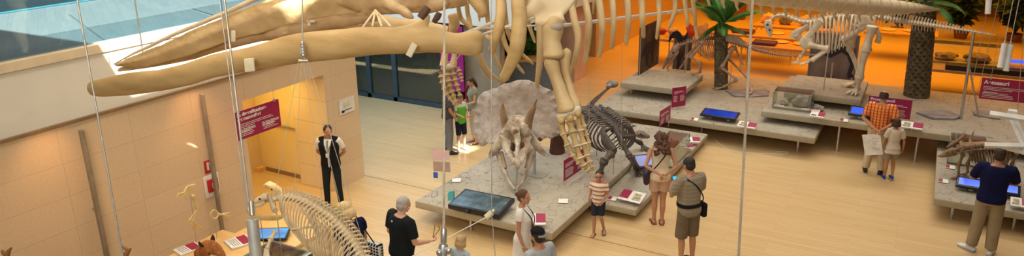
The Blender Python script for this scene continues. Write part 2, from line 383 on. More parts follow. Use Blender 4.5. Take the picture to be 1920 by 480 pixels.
# ceiling (above the picture): roof cut open for the sun, lower ceiling over the amber hall
b = MB()
Z = 9.6
def roofrect(x0, x1, y0, y1): b.box(((x0 + x1) / 2, (y0 + y1) / 2, Z), (x1 - x0, y1 - y0, .2))
# openings added and sized so the sun lands on gallery, floor and whale snout
HOLES = [(-7.4, -1.8, 3.6, 9.2), (2.5, 3.25, 9.25, 9.9), (-.72, .12, 3.93, 4.3)]
gx = sorted({-30, 40, *[h[0] for h in HOLES], *[h[1] for h in HOLES]}); gy = sorted({-12, 60, *[h[2] for h in HOLES], *[h[3] for h in HOLES]})
for xa, xb in zip(gx, gx[1:]):
    for ya, yb in zip(gy, gy[1:]):
        if not any(h[0] - .01 < (xa + xb) / 2 < h[1] + .01 and h[2] - .01 < (ya + yb) / 2 < h[3] + .01 for h in HOLES): roofrect(xa, xb, ya, yb)
struct('ceiling', b, M_ceil)
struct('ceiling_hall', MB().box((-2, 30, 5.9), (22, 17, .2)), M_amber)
# ------------------------------------------------------------------ display platforms
def platform(x0, x1, y0, y1, zt, th, label, legs, zf=0.0):
    t = thing('display_platform', ((x0 + x1) / 2, (y0 + y1) / 2, zf), label, 'platform')
    build(MB().box(((x0 + x1) / 2, (y0 + y1) / 2, zt - th / 2), (x1 - x0, y1 - y0, th), bev=.006), 'slab', M_slab, t)
    build(MB().box(((x0 + x1) / 2, (y0 + y1) / 2, zt + .001), (x1 - x0 - .02, y1 - y0 - .02, .006)), 'mud_surface', M_mud, t, smooth=False)
    for x, y in legs:
        build(MB().cyl((x, y, zf), (x, y, zt - th), .028, 10), 'leg', M_steel, t)
    return t
ZT, ZA, ZL, ZR, ZUL, ZUR, ZLR = .42, .25, .48, .75, .84, 1.06, .42
platform(-7.75, -4.95, 9.92, 13.6, ZT, .13, 'cracked mud platform in the centre carrying the triceratops skull', [(-6.67, 10.1), (-7.4, 11.4), (-5.4, 10.9), (-7.4, 13.3)])
platform(-7.0, -4.17, 11.75, 16.5, ZA, .11, 'low cracked mud platform under the dark armoured dinosaur skeleton', [(-4.6, 12.4), (-6, 15.8), (-4.6, 15.8)])
platform(-7.15, zp(1529, 258, ZL).x, 16.6, 21.3, ZL, .13, 'long cracked mud platform in the middle with the first palm tree', [(-2.24, 17.0), (-4.5, 17.2), (-6.8, 17.2), (-6.6, 20.8)])
platform(zp(1428, 208, ZR).x, 6.5, zp(1630, 235, ZR).y, 20.9, ZR, .13, 'wide raised cracked mud platform on the right under the second palm', [(-1.45, 17.35), (.12, 17.4), (4.5, 17.4), (2.5, 20.4), (-.5, 20.4)])
pUL0 = zp(1163, 155, ZUL); pUL1 = zp(1283, 170, ZUL); pULb = zp(1320, 142, ZUL)
platform(pUL0.x, pUL1.x, (pUL0.y + pUL1.y) / 2, pULb.y, ZUL, .14, 'small upper mud platform at the left under the crested skull', [(pUL0.x + .2, pUL0.y + .3), (pUL1.x - .2, pUL0.y + .3)], ZL + .004)
pUR1 = zp(1614, 188, ZUR); pURb = zp(1628, 154, ZUR); URx0 = zp(1475, 165, ZUR).x
platform(URx0, pUR1.x, pUR1.y, pURb.y, ZUR, .14, 'upper mud platform under the tall standing dinosaur skeleton', [(URx0 + .2, pUR1.y + .3), (pUR1.x - .2, pUR1.y + .3)], ZR + .004)
platform(.5, 5.5, 14.35, 18.2, ZLR, .12, 'low mud platform at the right edge under the small spiky reptile skeleton', [(.83, 14.6), (1.77, 14.6), (4.5, 14.6), (1, 16.5)])
# floor joints
struct('trim_6', MB().box((-2, zp(1123, 450).y, .002), (9.2, .012, .006)), M_trim)
struct('trim_7', MB().box((-8.6, 11.25, .002), (3.0, .012, .006)), M_trim)
# ------------------------------------------------------------------ left wall fittings
for y, l in ((5.47, 'tall grey metal post on the stone wall nearest the camera'), (7.46, 'tall grey metal post on the stone wall beside the red alarm boxes')):
    t = thing('wall_post', (-9.98, y, 0), l, 'post', 'posts')
    del t['group']
    build(MB().box((-9.98, y, 1.4), (.07, .05, 2.8), bev=.006), 'post', mat('post_grey', (.34, .29, .22), rough=.4, metal=.3), t)
    build(MB().box((-9.98, y + .03, 1.4), (.02, .015, 2.78)), 'groove', M_trim, t)
    build(MB().box((-10.03, y, 1.6), (.1, .03, .04)), 'bracket', M_steel, t)
XW = -10.07
t = thing('fire_alarm_sign', (XW, 7.46, 1.42), 'small red and white fire alarm sign, upper of the two on the stone wall', 'sign')
build(MB().box((XW, 7.47, 1.55), (.012, .2, .22), bev=.003), 'plate', M_red, t)
build(MB().box((XW + .008, 7.43, 1.56), (.006, .04, .14)).box((XW + .008, 7.5, 1.56), (.006, .06, .05)).box((XW + .008, 7.52, 1.5), (.006, .05, .04)), 'pictogram', M_ink, t)
t = thing('fire_alarm_box', (XW, 7.46, 1.05), 'red fire alarm call box in a white frame under the small sign', 'alarm')
build(MB().box((XW, 7.46, 1.21), (.02, .3, .38), bev=.005), 'frame', M_paper, t)
build(MB().box((XW + .02, 7.46, 1.22), (.05, .2, .22), bev=.01), 'box', M_red, t)
build(MB().box((XW + .048, 7.46, 1.22), (.006, .05, .1)).box((XW + .048, 7.49, 1.25), (.006, .05, .03)), 'pictogram', M_ink, t)
# notice on the pillar
t = thing('notice_sheet', (-10.07, 10.85, 1.5), 'white paper evacuation notice with small plan on the stone pillar', 'notice')
build(MB().box((-10.07, 10.85, 1.68), (.012, .44, .3)), 'sheet', M_paper, t)
build(MB().box((-10.062, 10.82, 1.72), (.006, .13, .1)), 'plan', mat('pale_yellow', (.75, .70, .38)), t)
build(MB().box((-10.062, 10.72, 1.585), (.006, .08, .05)).box((-10.062, 10.88, 1.6), (.006, .22, .012)), 'print', M_black, t)
t = thing('handrail', (-11.3, 10.42, 1.1), 'steel door bar across the cream door in the recess', 'handrail')
build(MB().tube([(-12.1, 10.46, 1.14), (-10.95, 10.46, 1.14)], .025, 8), 'bar', M_steel, t)
for x in (-12.1, -10.97): build(MB().box((x, 10.46, 1.14), (.06, .07, .07), bev=.01), 'end_bracket', M_steel, t)
# ------------------------------------------------------------------ signs
def sign_board(c, w, h, rz, label, title=None, ts=.1, sub=(), leg=0, m=None, hang=0, titleoff=(.05, .06), lines=True, title_rot=0):
    """upright board, centre c, facing -Y turned by rz"""
    t = thing('information_sign', (c[0], c[1], c[2] - h / 2 - leg), label, 'sign')
    R = Matrix.Rotation(rz, 4, 'Z'); T = Matrix.Translation(Vc(c)) @ R
    def W(x, y, z): return T @ Vc((x, y, z))
    q = R.to_quaternion()
    build(MB().box(c, (w, .012, h), rot=q), 'panel', m or M_mag, t)
    if title: text('lettering', title, ts, T @ MT(-w / 2 + titleoff[0], -.008, h / 2 - titleoff[1] - ts * .8), M_ink, t, ts * .03)
    n = title.count('\n') + 1 if title else 1
    if lines:
        bb = MB(); z = h / 2 - titleoff[1] - ts * n * 1.05 - .03
        rr = random.Random(int(w * 1000)); k = 0
        while z > -h / 2 + .03 and k < 9:
            ww = (w - 2 * titleoff[0]) * (rr.uniform(.75, .98) if k < 2 else rr.uniform(.3, .42))
            bb.box(W(-w / 2 + titleoff[0] + ww / 2, -.008, z), (ww, .003, .007), rot=q)
            if k >= 3:
                w2 = w * rr.uniform(.25, .36); bb.box(W(w * .08 + w2 / 2, -.008, z), (w2, .003, .007), rot=q)
            z -= .028 if k != 2 else .06; k += 1
        if k: build(bb, 'text_lines', M_ink, t)
    for s, x, z in sub: text('lettering', s, ts * .55, T @ MT(x, -.008, z), M_ink, t, .0005)
    if leg:
        for x in (-w * .42, w * .42): build(MB().cyl(W(x, .012, -h / 2 - leg), W(x, .012, h / 2 - .05), .006, 6), 'rod', M_steel, t)
    if hang:
        for x in (-w * .4, w * .4):
            build(MB().box(W(x, 0, h / 2 + .005), (.03, .03, .05), rot=q), 'clip', M_steel, t)
            build(MB().cyl(W(x, 0, h / 2), W(x, 0, h / 2 + hang), .003, 5), 'suspension_wire', M_wire, t)
    return t
# hanging mammal sign: corners measured at X = -9.2
def quadsign(tl, tr, br, bl, X=None, Y=None, z=None): pass
sc = [xp(440, 212, -9.6), xp(521, 185, -9.6), xp(526, 236, -9.6), xp(446, 265, -9.6)]
c = (sc[0] + sc[1] + sc[2] + sc[3]) / 4; w = (sc[1] - sc[0]).length; h = (sc[0] - sc[3]).length
sign_board((c.x, c.y, c.z), w, h, PI / 2 * .985, 'magenta hanging sign reading La diversificazione dei mammiferi over the seal skeleton', 'La diversificazione\ndei mammiferi', .083, [('The diversification\nof mammals', -w * .45, -h * .18), ('Die Diversifizierung\nder Säugetiere', w * .06, -h * .18)], hang=1.6, titleoff=(.04, .02), lines=True)
def floor_sign(px, py0, py1, zb, wpx, label, rz, hh, legh, **k):
    b0 = zp(px, py1, zb)
    return sign_board((b0.x, b0.y, zb + legh + hh / 2), wpx, hh, rz, label, leg=legh, **k)
p0 = zp(1057, 352, ZT); p1 = zp(1100, 322, ZT)
w = (p1 - p0).length
sign_board(((p0.x + p1.x) / 2, (p0.y + p1.y) / 2, ZT + .13 + .21), w, .42, math.atan2(p1.y - p0.y, p1.x - p0.x), 'upright magenta sign on the triceratops platform beside the flipper', None, .03, leg=.13, titleoff=(.05, .04))
p0 = zp(1225, 262, ZA); p1 = zp(1250, 245, ZA)
sign_board(((p0.x + p1.x) / 2, (p0.y + p1.y) / 2 + .3, ZA + .2 + .2), .62, .36, math.atan2(p1.y - p0.y, p1.x - p0.x), 'magenta sign behind the curly haired woman near the armoured skeleton', None, .03, leg=.2, titleoff=(.05, .04))
p0 = zp(1262, 209, ZL); p1 = zp(1281, 199, ZL)
sign_board(((p0.x + p1.x) / 2, (p0.y + p1.y) / 2, ZL + .05 + .26), .42, .5, .95, 'small magenta sign below the upper left platform', None, .03, leg=.05, titleoff=(.05, .04))
# Prosauropodi sign behind the man in orange
p0 = zp(1626, 222, ZR); p1 = zp(1703, 224, ZR)
sign_board(((p0.x + p1.x) / 2, p0.y + .12, ZR + .06 + .22), (p1 - p0).length, .44, 0, 'magenta sign headed Prosauropodi behind the man in orange', 'Prosauropodi', .09, leg=.06, titleoff=(.04, .02))
# Aetosauri sign, hanging at the right edge
q0 = yp(1842, 146, 16.0); q1 = yp(1842, 186, 16.0)
h = q0.z - q1.z; w = 1.35
sign_board((q0.x + w / 2, 16.0, q0.z - h / 2 + .01), w, h, 0, 'magenta hanging sign headed Aetosauri at the right edge', 'Aetosauri', .1, [('Aetosaurs', -w * .46, -h * .2), ('Aetosaurier', w * .1, -h * .2)], hang=2.2, titleoff=(.04, .03), lines=True)
# ------------------------------------------------------------------ labels, touch screens, cases
def label_stand(px, py, z, w, d, rz, label, red=.45, side=1, tilt=.3, photo=None):
    c = zp(px, py, z + .12); R = Quaternion((0, 0, 1), rz) @ Quaternion((1, 0, 0), tilt)
    t = thing('label_panel', (c.x, c.y, z), label, 'label')
    build(MB().box(c, (w, d, .015), rot=R), 'plate', M_paper, t)
    n = R @ Vc((0, 0, 1)); u = R @ Vc((1, 0, 0)); v = R @ Vc((0, 1, 0))
    build(MB().box(c + n * .009 + u * side * w * (.5 - red / 2) + v * d * .08, (w * red, d * .8, .004), rot=R), 'magenta_field', M_mag, t)
    if photo: build(MB().box(c + n * .0095 - u * side * w * .22 + v * d * .05, (w * .3, d * .5, .004), rot=R), 'picture', mat('photo_tan', (.55, .45, .25), (.2, .2, .1), scale=20), t)
    bb = MB()
    for k in range(4): bb.box(c + n * .009 - u * side * w * .25 + v * d * (-.12 - .07 * k), (w * .36, .006, .003), rot=R)
    build(bb, 'text_lines', M_black, t)
    build(MB().cyl((c.x, c.y, z), (c.x, c.y, c.z), .012, 8), 'post', M_steel, t)
def tiny_label(px, py, z, label, rz=0):
    c = zp(px, py, z); t = thing('caption_card', (c.x, c.y, z + .004), label, 'label'); R = Quaternion((0, 0, 1), rz) @ Quaternion((1, 0, 0), .25)
    build(MB().box((c.x, c.y, z + .035), (.17, .12, .008), rot=R), 'card', M_paper, t)
    build(MB().box((c.x - .045, c.y, z + .041), (.07, .1, .004), rot=R), 'magenta_field', M_mag, t)
    build(MB().box((c.x, c.y, z + .015), (.03, .03, .03)), 'foot', M_steel, t)
M_scrT = emis('touch_dim', (.10, .14, .15), .9, (.02, .03, .03), 5)
M_scrB = emis('touch_blue', (.01, .06, .55), .8, (.005, .02, .2), 3)
M_scrC = emis('touch_light_blue', (.03, .13, .85), 1.2, (.02, .08, .6), 3)
def touch(cx, cy, z, w, d, rz, label, m, th=.05, lift=.14, tilt=.12, br=False):
    t = thing('touch_screen', (cx, cy, z), label, 'screen'); R = Quaternion((0, 0, 1), rz) @ Quaternion((1, 0, 0), tilt); c = Vc((cx, cy, z + lift))
    n = R @ Vc((0, 0, 1)); u = R @ Vc((1, 0, 0)); v = R @ Vc((0, 1, 0))
    build(MB().box(c, (w, d, th), rot=R, bev=.012), 'housing', M_black, t)
    build(MB().box(c + n * (th / 2 + .001), (w - .09, d - .09, .006), rot=R), 'display', m, t)
    for s in (-1, 1): build(MB().box((cx + u.x * s * w * .25, cy + u.y * s * w * .25, z + (lift) / 2), (.07, .1, lift - .02)), 'foot', M_steel, t)
    if br: build(MB().box(c - v * d * .52 - u * .1, (.07, .06, .05), rot=R, bev=.008), 'plug_box', M_black, t)
pA, pB, pC, pD = zp(842, 378, ZT + .15), zp(868, 357, ZT + .15), zp(966, 375, ZT + .15), zp(938, 410, ZT + .15)
cc = (pA + pB + pC + pD) / 4; rz = math.atan2(pC.y - pB.y, pC.x - pB.x)
touch(cc.x, cc.y, ZT, 1.02, .62, rz - .02, 'large black touch screen table in front of the triceratops skull', M_scrT, .09, .13, .1, True)
c1 = zp(1350, 214, ZL + .14); touch(c1.x, c1.y, ZL, .85, .42, -.02, 'flat blue touch screen on the middle platform beneath the first palm', M_scrB)
c1 = zp(1214, 302, ZA + .2); touch(c1.x, c1.y, ZA, .62, .4, .75, 'tilted blue touch screen beside the curly haired woman', M_scrB, lift=.2, tilt=.35)
c1 = zp(1640, 213, ZR + .16); touch(c1.x - .05, c1.y + .0, ZR, .95, .34, -.03, 'bright blue touch screen in front of the man in orange', M_scrC, tilt=.3, lift=.16)
c1 = zp(1858, 356, ZLR + .12); touch(c1.x - .05, c1.y + .1, ZLR, 1.0, .28, -.03, 'bright blue touch screen in front of the man in navy', M_scrC, tilt=.35, lift=.14)
label_stand(1185, 368, ZA, .45, .30, -.08, 'white and magenta label panel on the low platform beside the striped boy', photo=True, side=-1, red=.4)
label_stand(1401, 234, ZL, .40, .22, -.05, 'white label panel with photo beside the blue touch screen', photo=True)
label_stand(1533, 215, ZR, .30, .2, -.05, 'small white and magenta label panel right of the fossil glass case')
label_stand(1710, 235, ZR, .42, .24, -.05, 'white label panel with photo right of the man in orange', photo=True)
label_stand(1003, 411, ZT, .36, .28, .5, 'magenta label panel between the white dress and the platform edge')
label_stand(1297, 262, ZA, .36, .22, .4, 'magenta and white label panel behind the glass case, upper', tilt=.2)
label_stand(1286, 274, ZA, .3, .2, .4, 'pale label panel behind the glass case, lower', tilt=.2)
label_stand(1914, 380, ZLR, .3, .24, 0, 'label panel cut off at the right edge of the frame', photo=True)
tiny_label(1056, 380, ZT, 'tiny caption card at the right side of the triceratops platform', .4)
tiny_label(1148, 375, ZA, 'tiny caption card between the boy and the white label panel')
tiny_label(1302, 226, ZL, 'tiny caption card left of the flat blue touch screen')
tiny_label(1582, 228, ZR, 'tiny caption card left of the man in orange')
tiny_label(1783, 289, ZLR, 'caption card below the skull of the spiky reptile, farthest')
tiny_label(1781, 316, ZLR, 'caption card on the right platform, middle of three')
tiny_label(1768, 342, ZLR, 'caption card on the right platform, nearest its corner')
tiny_label(856, 341, ZT, 'small magenta caption card on the left side of the triceratops platform', .5)
def glass_case(x0, x1, y0, y1, z0, z1, label):
    t = thing('glass_case', ((x0 + x1) / 2, (y0 + y1) / 2, z0), label, 'display case'); g = .006
    for nm, cc_, dd in (('side_pane', (x0, (y0 + y1) / 2, (z0 + z1) / 2), (g, y1 - y0, z1 - z0)), ('side_pane', (x1, (y0 + y1) / 2, (z0 + z1) / 2), (g, y1 - y0, z1 - z0)), ('front_pane', ((x0 + x1) / 2, y0, (z0 + z1) / 2), (x1 - x0, g, z1 - z0)), ('back_pane', ((x0 + x1) / 2, y1, (z0 + z1) / 2), (x1 - x0, g, z1 - z0)), ('top_pane', ((x0 + x1) / 2, (y0 + y1) / 2, z1), (x1 - x0, y1 - y0, g))):
        build(MB().box(cc_, dd), nm, M_glass, t, smooth=False)
    e = MB()
    for a in (x0, x1):
        e.tube([(a, y0, z1), (a, y1, z1)], .004, 4)
        for b_ in (y0, y1): e.tube([(a, b_, z0), (a, b_, z1)], .004, 4)
    for b_ in (y0, y1): e.tube([(x0, b_, z1), (x1, b_, z1)], .004, 4)
    build(e, 'edge', mat('glass_edge', (.45, .55, .5), rough=.3), t)
    build(MB().box(((x0 + x1) / 2, (y0 + y1) / 2, z0 + .02), (x1 - x0 - .03, y1 - y0 - .03, .04)), 'base', M_slab, t)
def rock(name, c, r, m, label, seed=0, cat='rock'):
    b = MB(); bmesh.ops.create_icosphere(b.bm, subdivisions=3, radius=1)
    for v in b.bm.verts:
        n = noise.noise(v.co * 1.4 + Vc((seed, 0, 0))) * .5 + noise.noise(v.co * 4 + Vc((seed, 3, 0))) * .15
        v.co = v.co * (1 + n); v.co = Vc((v.co.x * r[0], v.co.y * r[1], max(v.co.z, -.85) * r[2]))
    zmin = min(v.co.z for v in b.bm.verts)
    for v in b.bm.verts: v.co += Vc((c[0], c[1], c[2] - zmin))
    return solo(name, b, m, label, cat, base=c)
M_rock = mat('fossil_rock', (.36, .33, .28), (.22, .19, .16), rough=.85, scale=6, bump=.5)
M_slate = mat('slate', (.30, .28, .29), (.17, .16, .165), rough=.6, scale=4, bump=.3)
a = zp(1447, 203, ZR); c2 = zp(1512, 214, ZR)
glass_case(a.x, c2.x + .05, a.y, a.y + .55, ZR + .004, ZR + .42, 'glass case of fossil rocks on the wide raised platform')
rock('fossil_rock', (a.x + .22, a.y + .25, ZR + .045), (.1, .08, .07), M_rock, 'small leaf fossil rock, leftmost in the glass case', 1)
rock('fossil_rock', (a.x + .62, a.y + .27, ZR + .045), (.2, .11, .15), M_rock, 'largest fossil rock in the middle of the glass case', 5)
rock('fossil_rock', (a.x + .98, a.y + .25, ZR + .045), (.14, .1, .06), M_rock, 'low fossil rock, rightmost in the glass case', 9)
for i, x in enumerate((.15, .75, .95)):
    b = MB().box((a.x + x, a.y + .06, ZR + .06), (.22, .07, .012), rot=Quaternion((1, 0, 0), .4)); 
    t = solo('caption_strip', b, mat('pink_card', (.75, .55, .55)), ['pinkish caption strip, leftmost inside the fossil case', 'pinkish caption strip in the middle of the fossil case', 'pinkish caption strip, rightmost inside the fossil case'][i], 'label', base=(a.x + x, a.y + .06, ZR + .045))
g0 = zp(1262, 300, ZA); g1 = zp(1304, 255, ZA)
glass_case(-4.66, -4.2, 14.0, 15.1, ZA + .004, ZA + .45, 'glass case behind the curly haired woman')
rock('fossil_rock', (-4.43, 14.7, ZA + .045), (.12, .12, .2), M_rock, 'round grey fossil stump in the case behind the woman', 12)
a = zp(1775, 300, ZLR)
glass_case(a.x, a.x + .62, a.y - .25, a.y + .35, ZLR + .004, ZLR + .5, 'small glass case around the head of the spiky reptile')
def slabrock(pix, z, th, label):
    poly = [zp(px, py, z + th / 2) for px, py in pix]
    b = MB().prism(poly, (0, 0, th)); b.jit(.006, 7)
    solo('fossil_slab', b, M_slate, label, 'slab', smooth=False, base=((poly[0].x + poly[2].x) / 2, (poly[0].y + poly[2].y) / 2, z))
slabrock([(1360, 170), (1376, 181), (1412, 182), (1441, 180), (1443, 170), (1400, 167)], ZL, .04, 'grey slate slab under the hind feet beside the first palm')
slabrock([(1718, 212), (1748, 223), (1790, 224), (1803, 219), (1775, 209), (1742, 208)], ZR, .05, 'large dark slate slab lying right of the second palm')
slabrock([(1823, 209), (1826, 216), (1860, 222), (1876, 224), (1875, 212), (1845, 208)], ZR, .04, 'smaller dark slate slab at the far right of the platform')
t = thing('text_panel', zp(833, 340, .42), 'upright transparent panel with pink and blue text left of the touch table', 'panel')
p = zp(830, 343, ZT)
q = Quaternion((0, 0, 1), .35)
t.location = Vc((p.x, p.y, ZT + .004))
build(MB().box((p.x, p.y, ZT + .36), (.36, .008, .7), rot=q), 'glass_sheet', M_glass, t)
build(MB().box((p.x, p.y - .008, ZT + .58), (.33, .003, .20), rot=q), 'pink_field', mat('pale_pink', (.75, .45, .48), (.7, .5, .55), scale=9), t)
build(MB().box((p.x, p.y - .008, ZT + .34), (.33, .003, .2), rot=q), 'brown_field', mat('pale_brown', (.50, .32, .28), (.4, .28, .26), scale=9), t)
build(MB().box((p.x - .12, p.y - .008 - .045, ZT + .16), (.09, .003, .12), rot=q), 'blue_field', mat('deep_blue', (.05, .12, .6)), t)
c = zp(845, 366, ZT + .1)
solo('crystal_block', MB().prism([(c.x - .05, c.y, ZT + .01), (c.x + .06, c.y + .02, ZT + .01), (c.x + .07, c.y, ZT + .2), (c.x - .03, c.y, ZT + .17)], (0, .05, 0)), mat('turquoise_glass', (.10, .55, .62), rough=.2), 'small turquoise block at the left corner of the touch table', 'block', base=(c.x, c.y, ZT + .005))
for k, (px, py) in enumerate(((820, 368), (840, 372))):
    c = zp(px, py, ZT); solo('sensor_peg', MB().cyl((c.x, c.y, ZT + .003), (c.x, c.y, ZT + .09), .008, 8).ell((c.x, c.y, ZT + .1), .016), M_steel, ['small metal peg left of the touch table, farther left', 'small metal peg left of the touch table, beside the turquoise block'][k], 'peg', base=(c.x, c.y, ZT + .003))
# power cable curling under the platforms
pts = [zp(1340, 262), zp(1352, 272), zp(1375, 285), zp(1420, 288), zp(1465, 290), zp(1478, 286), zp(1455, 284)]
solo('power_cable', MB().tube([Vc((p.x, p.y, .009)) for p in pts], .006, 6, smooth=5), M_paper, 'thin white power cable curling under the middle platform', 'cable', base=(pts[0].x, pts[0].y, 0))
# ------------------------------------------------------------------ bones
M_whale = mat('whale_bone', (.54, .375, .17), (.38, .245, .095), rough=.55, scale=3.0, bump=.16, stretch=(.5, 1.2, 2.2), bscale=40, lo=.3, hi=.62)
M_whale2 = mat('whale_bone_pale', (.62, .46, .25), (.46, .32, .15), rough=.55, scale=3, bump=.2, bscale=25)
M_whale3 = mat('weathered_bone', (.52, .37, .21), (.36, .23, .11), rough=.7, scale=4, bump=.3, bscale=30)
M_ivory = mat('ivory_bone', (.72, .60, .42), (.60, .47, .30), rough=.5, scale=6)
M_cart = mat('cartilage_cap', (.66, .58, .42), rough=.5)
M_tri = mat('triceratops_bone', (.52, .45, .36), (.22, .15, .10), rough=.85, scale=5, bump=1.0, bscale=11, detail=9, lo=.3, hi=.6)
M_horn = mat('horn_brown', (.36, .25, .15), (.25, .16, .09), rough=.6, scale=5, bump=.3)
M_dk = mat('dark_bone', (.115, .09, .075), (.06, .045, .04), rough=.6, scale=8)
M_pinkb = mat('reddish_bone', (.50, .33, .24), (.36, .21, .14), rough=.65, scale=9)
M_pale = mat('pale_bone', (.74, .64, .48), (.60, .48, .33), rough=.6, scale=9)
M_aet = mat('brown_bone', (.33, .21, .11), (.20, .12, .06), rough=.65, scale=9)
M_seal = mat('seal_bone', (.72, .61, .43), (.58, .47, .30), rough=.4, scale=9)
M_yel = mat('yellow_bone', (.80, .62, .30), (.68, .48, .2), rough=.5, scale=9)
M_gap = mat('socket_dark', (.10, .06, .035), rough=.9)  # shade of skull openings, painted as dark blobs
def dps(L): return [dp(*a) for a in L]
def rough_(o, st, sc):
    tx = bpy.data.textures.new('clouds_%.3f' % sc, 'CLOUDS'); tx.noise_scale = sc; tx.noise_depth = 3
    d = o.modifiers.new('relief', 'DISPLACE'); d.texture = tx; d.strength = st; d.mid_level = .5; d.texture_coords = 'LOCAL'
# ================================================================== WHALE
wh = thing('whale_skeleton', dp(900, 90, 8), 'huge suspended whale skeleton with long brown jaws, hanging ribs and flippers', 'whale skeleton')
J = [(168, 168, 8.6), (178, 166, 8.6), (240, 158, 8.3), (330, 145, 8.0), (400, 124, 7.8), (480, 108, 7.6), (560, 91, 7.4), (640, 83, 7.25), (700, 77, 7.1), (800, 76, 6.95), (850, 81, 6.9), (885, 81, 6.9), (905, 81, 6.9)]
def R_(hp, D): return hp * D / FPX
b = MB(); b.tube(dps(J), [R_(h, D) for h, D in zip((8, 15, 21, 21, 22, 23.5, 28, 28.5, 27, 24, 20, 24, 17), [j[2] for j in J])], 18, smooth=3)
b.tube([dp(740, 70, 7), dp(768, 62, 7), dp(786, 52, 7), dp(797, 40, 7), dp(804, 27, 7.02)], [(R_(20, 7), .08), (R_(19, 7), .07), (R_(15, 7), .06), (R_(9, 7), .045), (R_(4, 7), .03)], 10, smooth=3)  # coronoid process
b.ell(dp(893, 70, 6.85), R_(14, 6.9)).ell(dp(891, 92, 6.85), R_(12, 6.9)); b.jit(.012, 5)
mj = build(b, 'mandible', M_whale, wh); addmod_remesh(mj, .02, 8)
J2 = [(222, 132, 9.6), (260, 122, 9.6), (330, 106, 9.5), (420, 78, 9.5), (480, 62, 9.4), (560, 50, 9.4), (640, 46, 9.4), (720, 52, 9.3), (800, 58, 9.3), (840, 62, 9.3)]
b = MB(); b.tube(dps(J2), [R_(h, 9.4) for h in (3, 8, 13, 16, 18, 21, 22, 22, 18, 12)], 14, smooth=3); b.jit(.012, 5); build(b, 'mandible', M_whale2, wh)
# rostrum: long tapering plates, sunlit top
def plate(rows, th):
    """rows of (top px,py,D),(bottom px,py,D); makes a slab of thickness th curved over"""
    rings = []
    for (t_, b_) in rows:
        T, B = dp(*t_), dp(*b_); n = (T - B).normalized(); f = ray((t_[0] + b_[0]) / 2, (t_[1] + b_[1]) / 2).normalized(); mid = (T + B) / 2
        rings.append([T - f * th * .2, mid - f * th, B - f * th * .2, B + f * th * .4, mid + f * th * .2, T + f * th * .4])
    return MB().loft(rings)
b = plate([((213, 120, 8.9), (216, 124, 8.9)), ((300, 84, 8.8), (268, 128, 8.9)), ((380, 48, 8.7), (330, 112, 8.8)), ((440, 22, 8.6), (440, 74, 8.7)), ((520, -10, 8.5), (520, 52, 8.6)), ((600, -30, 8.4), (600, 34, 8.5)), ((680, -40, 8.3), (690, 22, 8.4)), ((740, -40, 8.3), (735, 22, 8.4))], .10); b.jit(.01, 4)
build(b, 'maxilla', M_whale2, wh)
b = MB().tube(dps([(213, 121, 8.7), (262, 95, 8.6), (320, 68, 8.5), (380, 42, 8.45), (440, 16, 8.4), (500, -10, 8.3), (620, -50, 8.2)]), [(R_(h, 8.5), R_(h + 3, 8.5)) for h in (1.5, 3, 4, 4.5, 5, 5, 5)], 10, smooth=3)
b.jit(.01, 4); build(b, 'premaxilla', M_ivory, wh)
b = MB().tube(dps([(225, 128, 9.1), (300, 114, 9.0), (400, 86, 8.9), (480, 66, 8.8), (560, 50, 8.75), (640, 37, 8.7), (705, 28, 8.6)]), [(R_(h, 8.8), R_(h, 8.8)) for h in (2, 6, 9, 12, 13, 14, 11)], 10, smooth=3)
b.jit(.012, 5); build(b, 'palate_plate', M_whale3, wh)
b = MB().ell(dp(705, 11, 8.3), (.12, .2, .11)).tube(dps([(640, -8, 8.3), (720, -6, 8.2), (800, -10, 8.2), (870, -18, 8.3)]), [.12, .2, .22, .16], 12, smooth=4)
b.tube(dps([(722, 4, 8), (745, 15, 7.95), (768, 28, 7.9), (780, 31, 7.9)]), [.08, .06, .05, .02], 10, smooth=3)
b.tube(dps([(730, -5, 8.1), (762, 10, 8.2), (790, 2, 8.2), (812, 8, 8.1), (838, -2, 8.1)]), [.07, .05, .06, .09, .07], 10, smooth=3)
b.jit(.03, 4); build(b, 'braincase', mat('skull_bone', (.56, .40, .22), (.40, .26, .13), scale=5, bump=.3), wh)
M_ear = mat('dark_ear_bone', (.10, .045, .02), rough=.6)
build(MB().tube(dps([(788, 34, 6.85), (795, 24, 6.85), (803, 14, 6.85)]), [.035, .045, .035], 10), 'ear_bone', M_ear, wh); build(MB().tube(dps([(813, 42, 7.2), (820, 32, 7.2), (824, 24, 7.2)]), [.025, .035, .03], 8), 'ear_bone', M_ear, wh)
# skull stays / brackets
b = MB()
for x, y in ((680, 52), (698, 50), (716, 50), (733, 50)): b.tube([dp(704, 19, 7.9), dp(x, y, 7.5)], .012, 6)
build(b, 'support_strut', M_ivory, wh)
for (px, py, D, w_, h_, a_) in ((468, 122, 7.35, .10, .135, .1), (772, 94, 6.78, .06, .13, -.5), (678, 41, 9.0, .07, .1, 0), (438, 68, 8.3, .05, .13, 0)):
    q = (RW.to_quaternion()) @ Quaternion((0, 0, 1), a_)
    build(MB().box(dp(px, py, D), (w_, h_, .03), rot=q, bev=.008), 'bracket', M_cart, wh)
b = MB().box(dp(583, 40, 8.5), (.09, .025, .03), rot=RW.to_quaternion()).box(dp(580, 43, 8.5), (.025, .06, .03), rot=RW.to_quaternion()); build(b, 'bracket', M_cart, wh)
b = MB()
for i in range(5): b.ell(dp(567 + .4 * i, 82 + i * 5.5, 7.1), (.02, .02, .026))
b.cyl(dp(560, 114, 7.1), dp(577, 114, 7.1), .012); b.tube([dp(567, 78, 7.1), dp(563, 98, 7.1), dp(572, 112, 7.1)], .008, 6)
build(b, 'shackle', M_steel, wh)
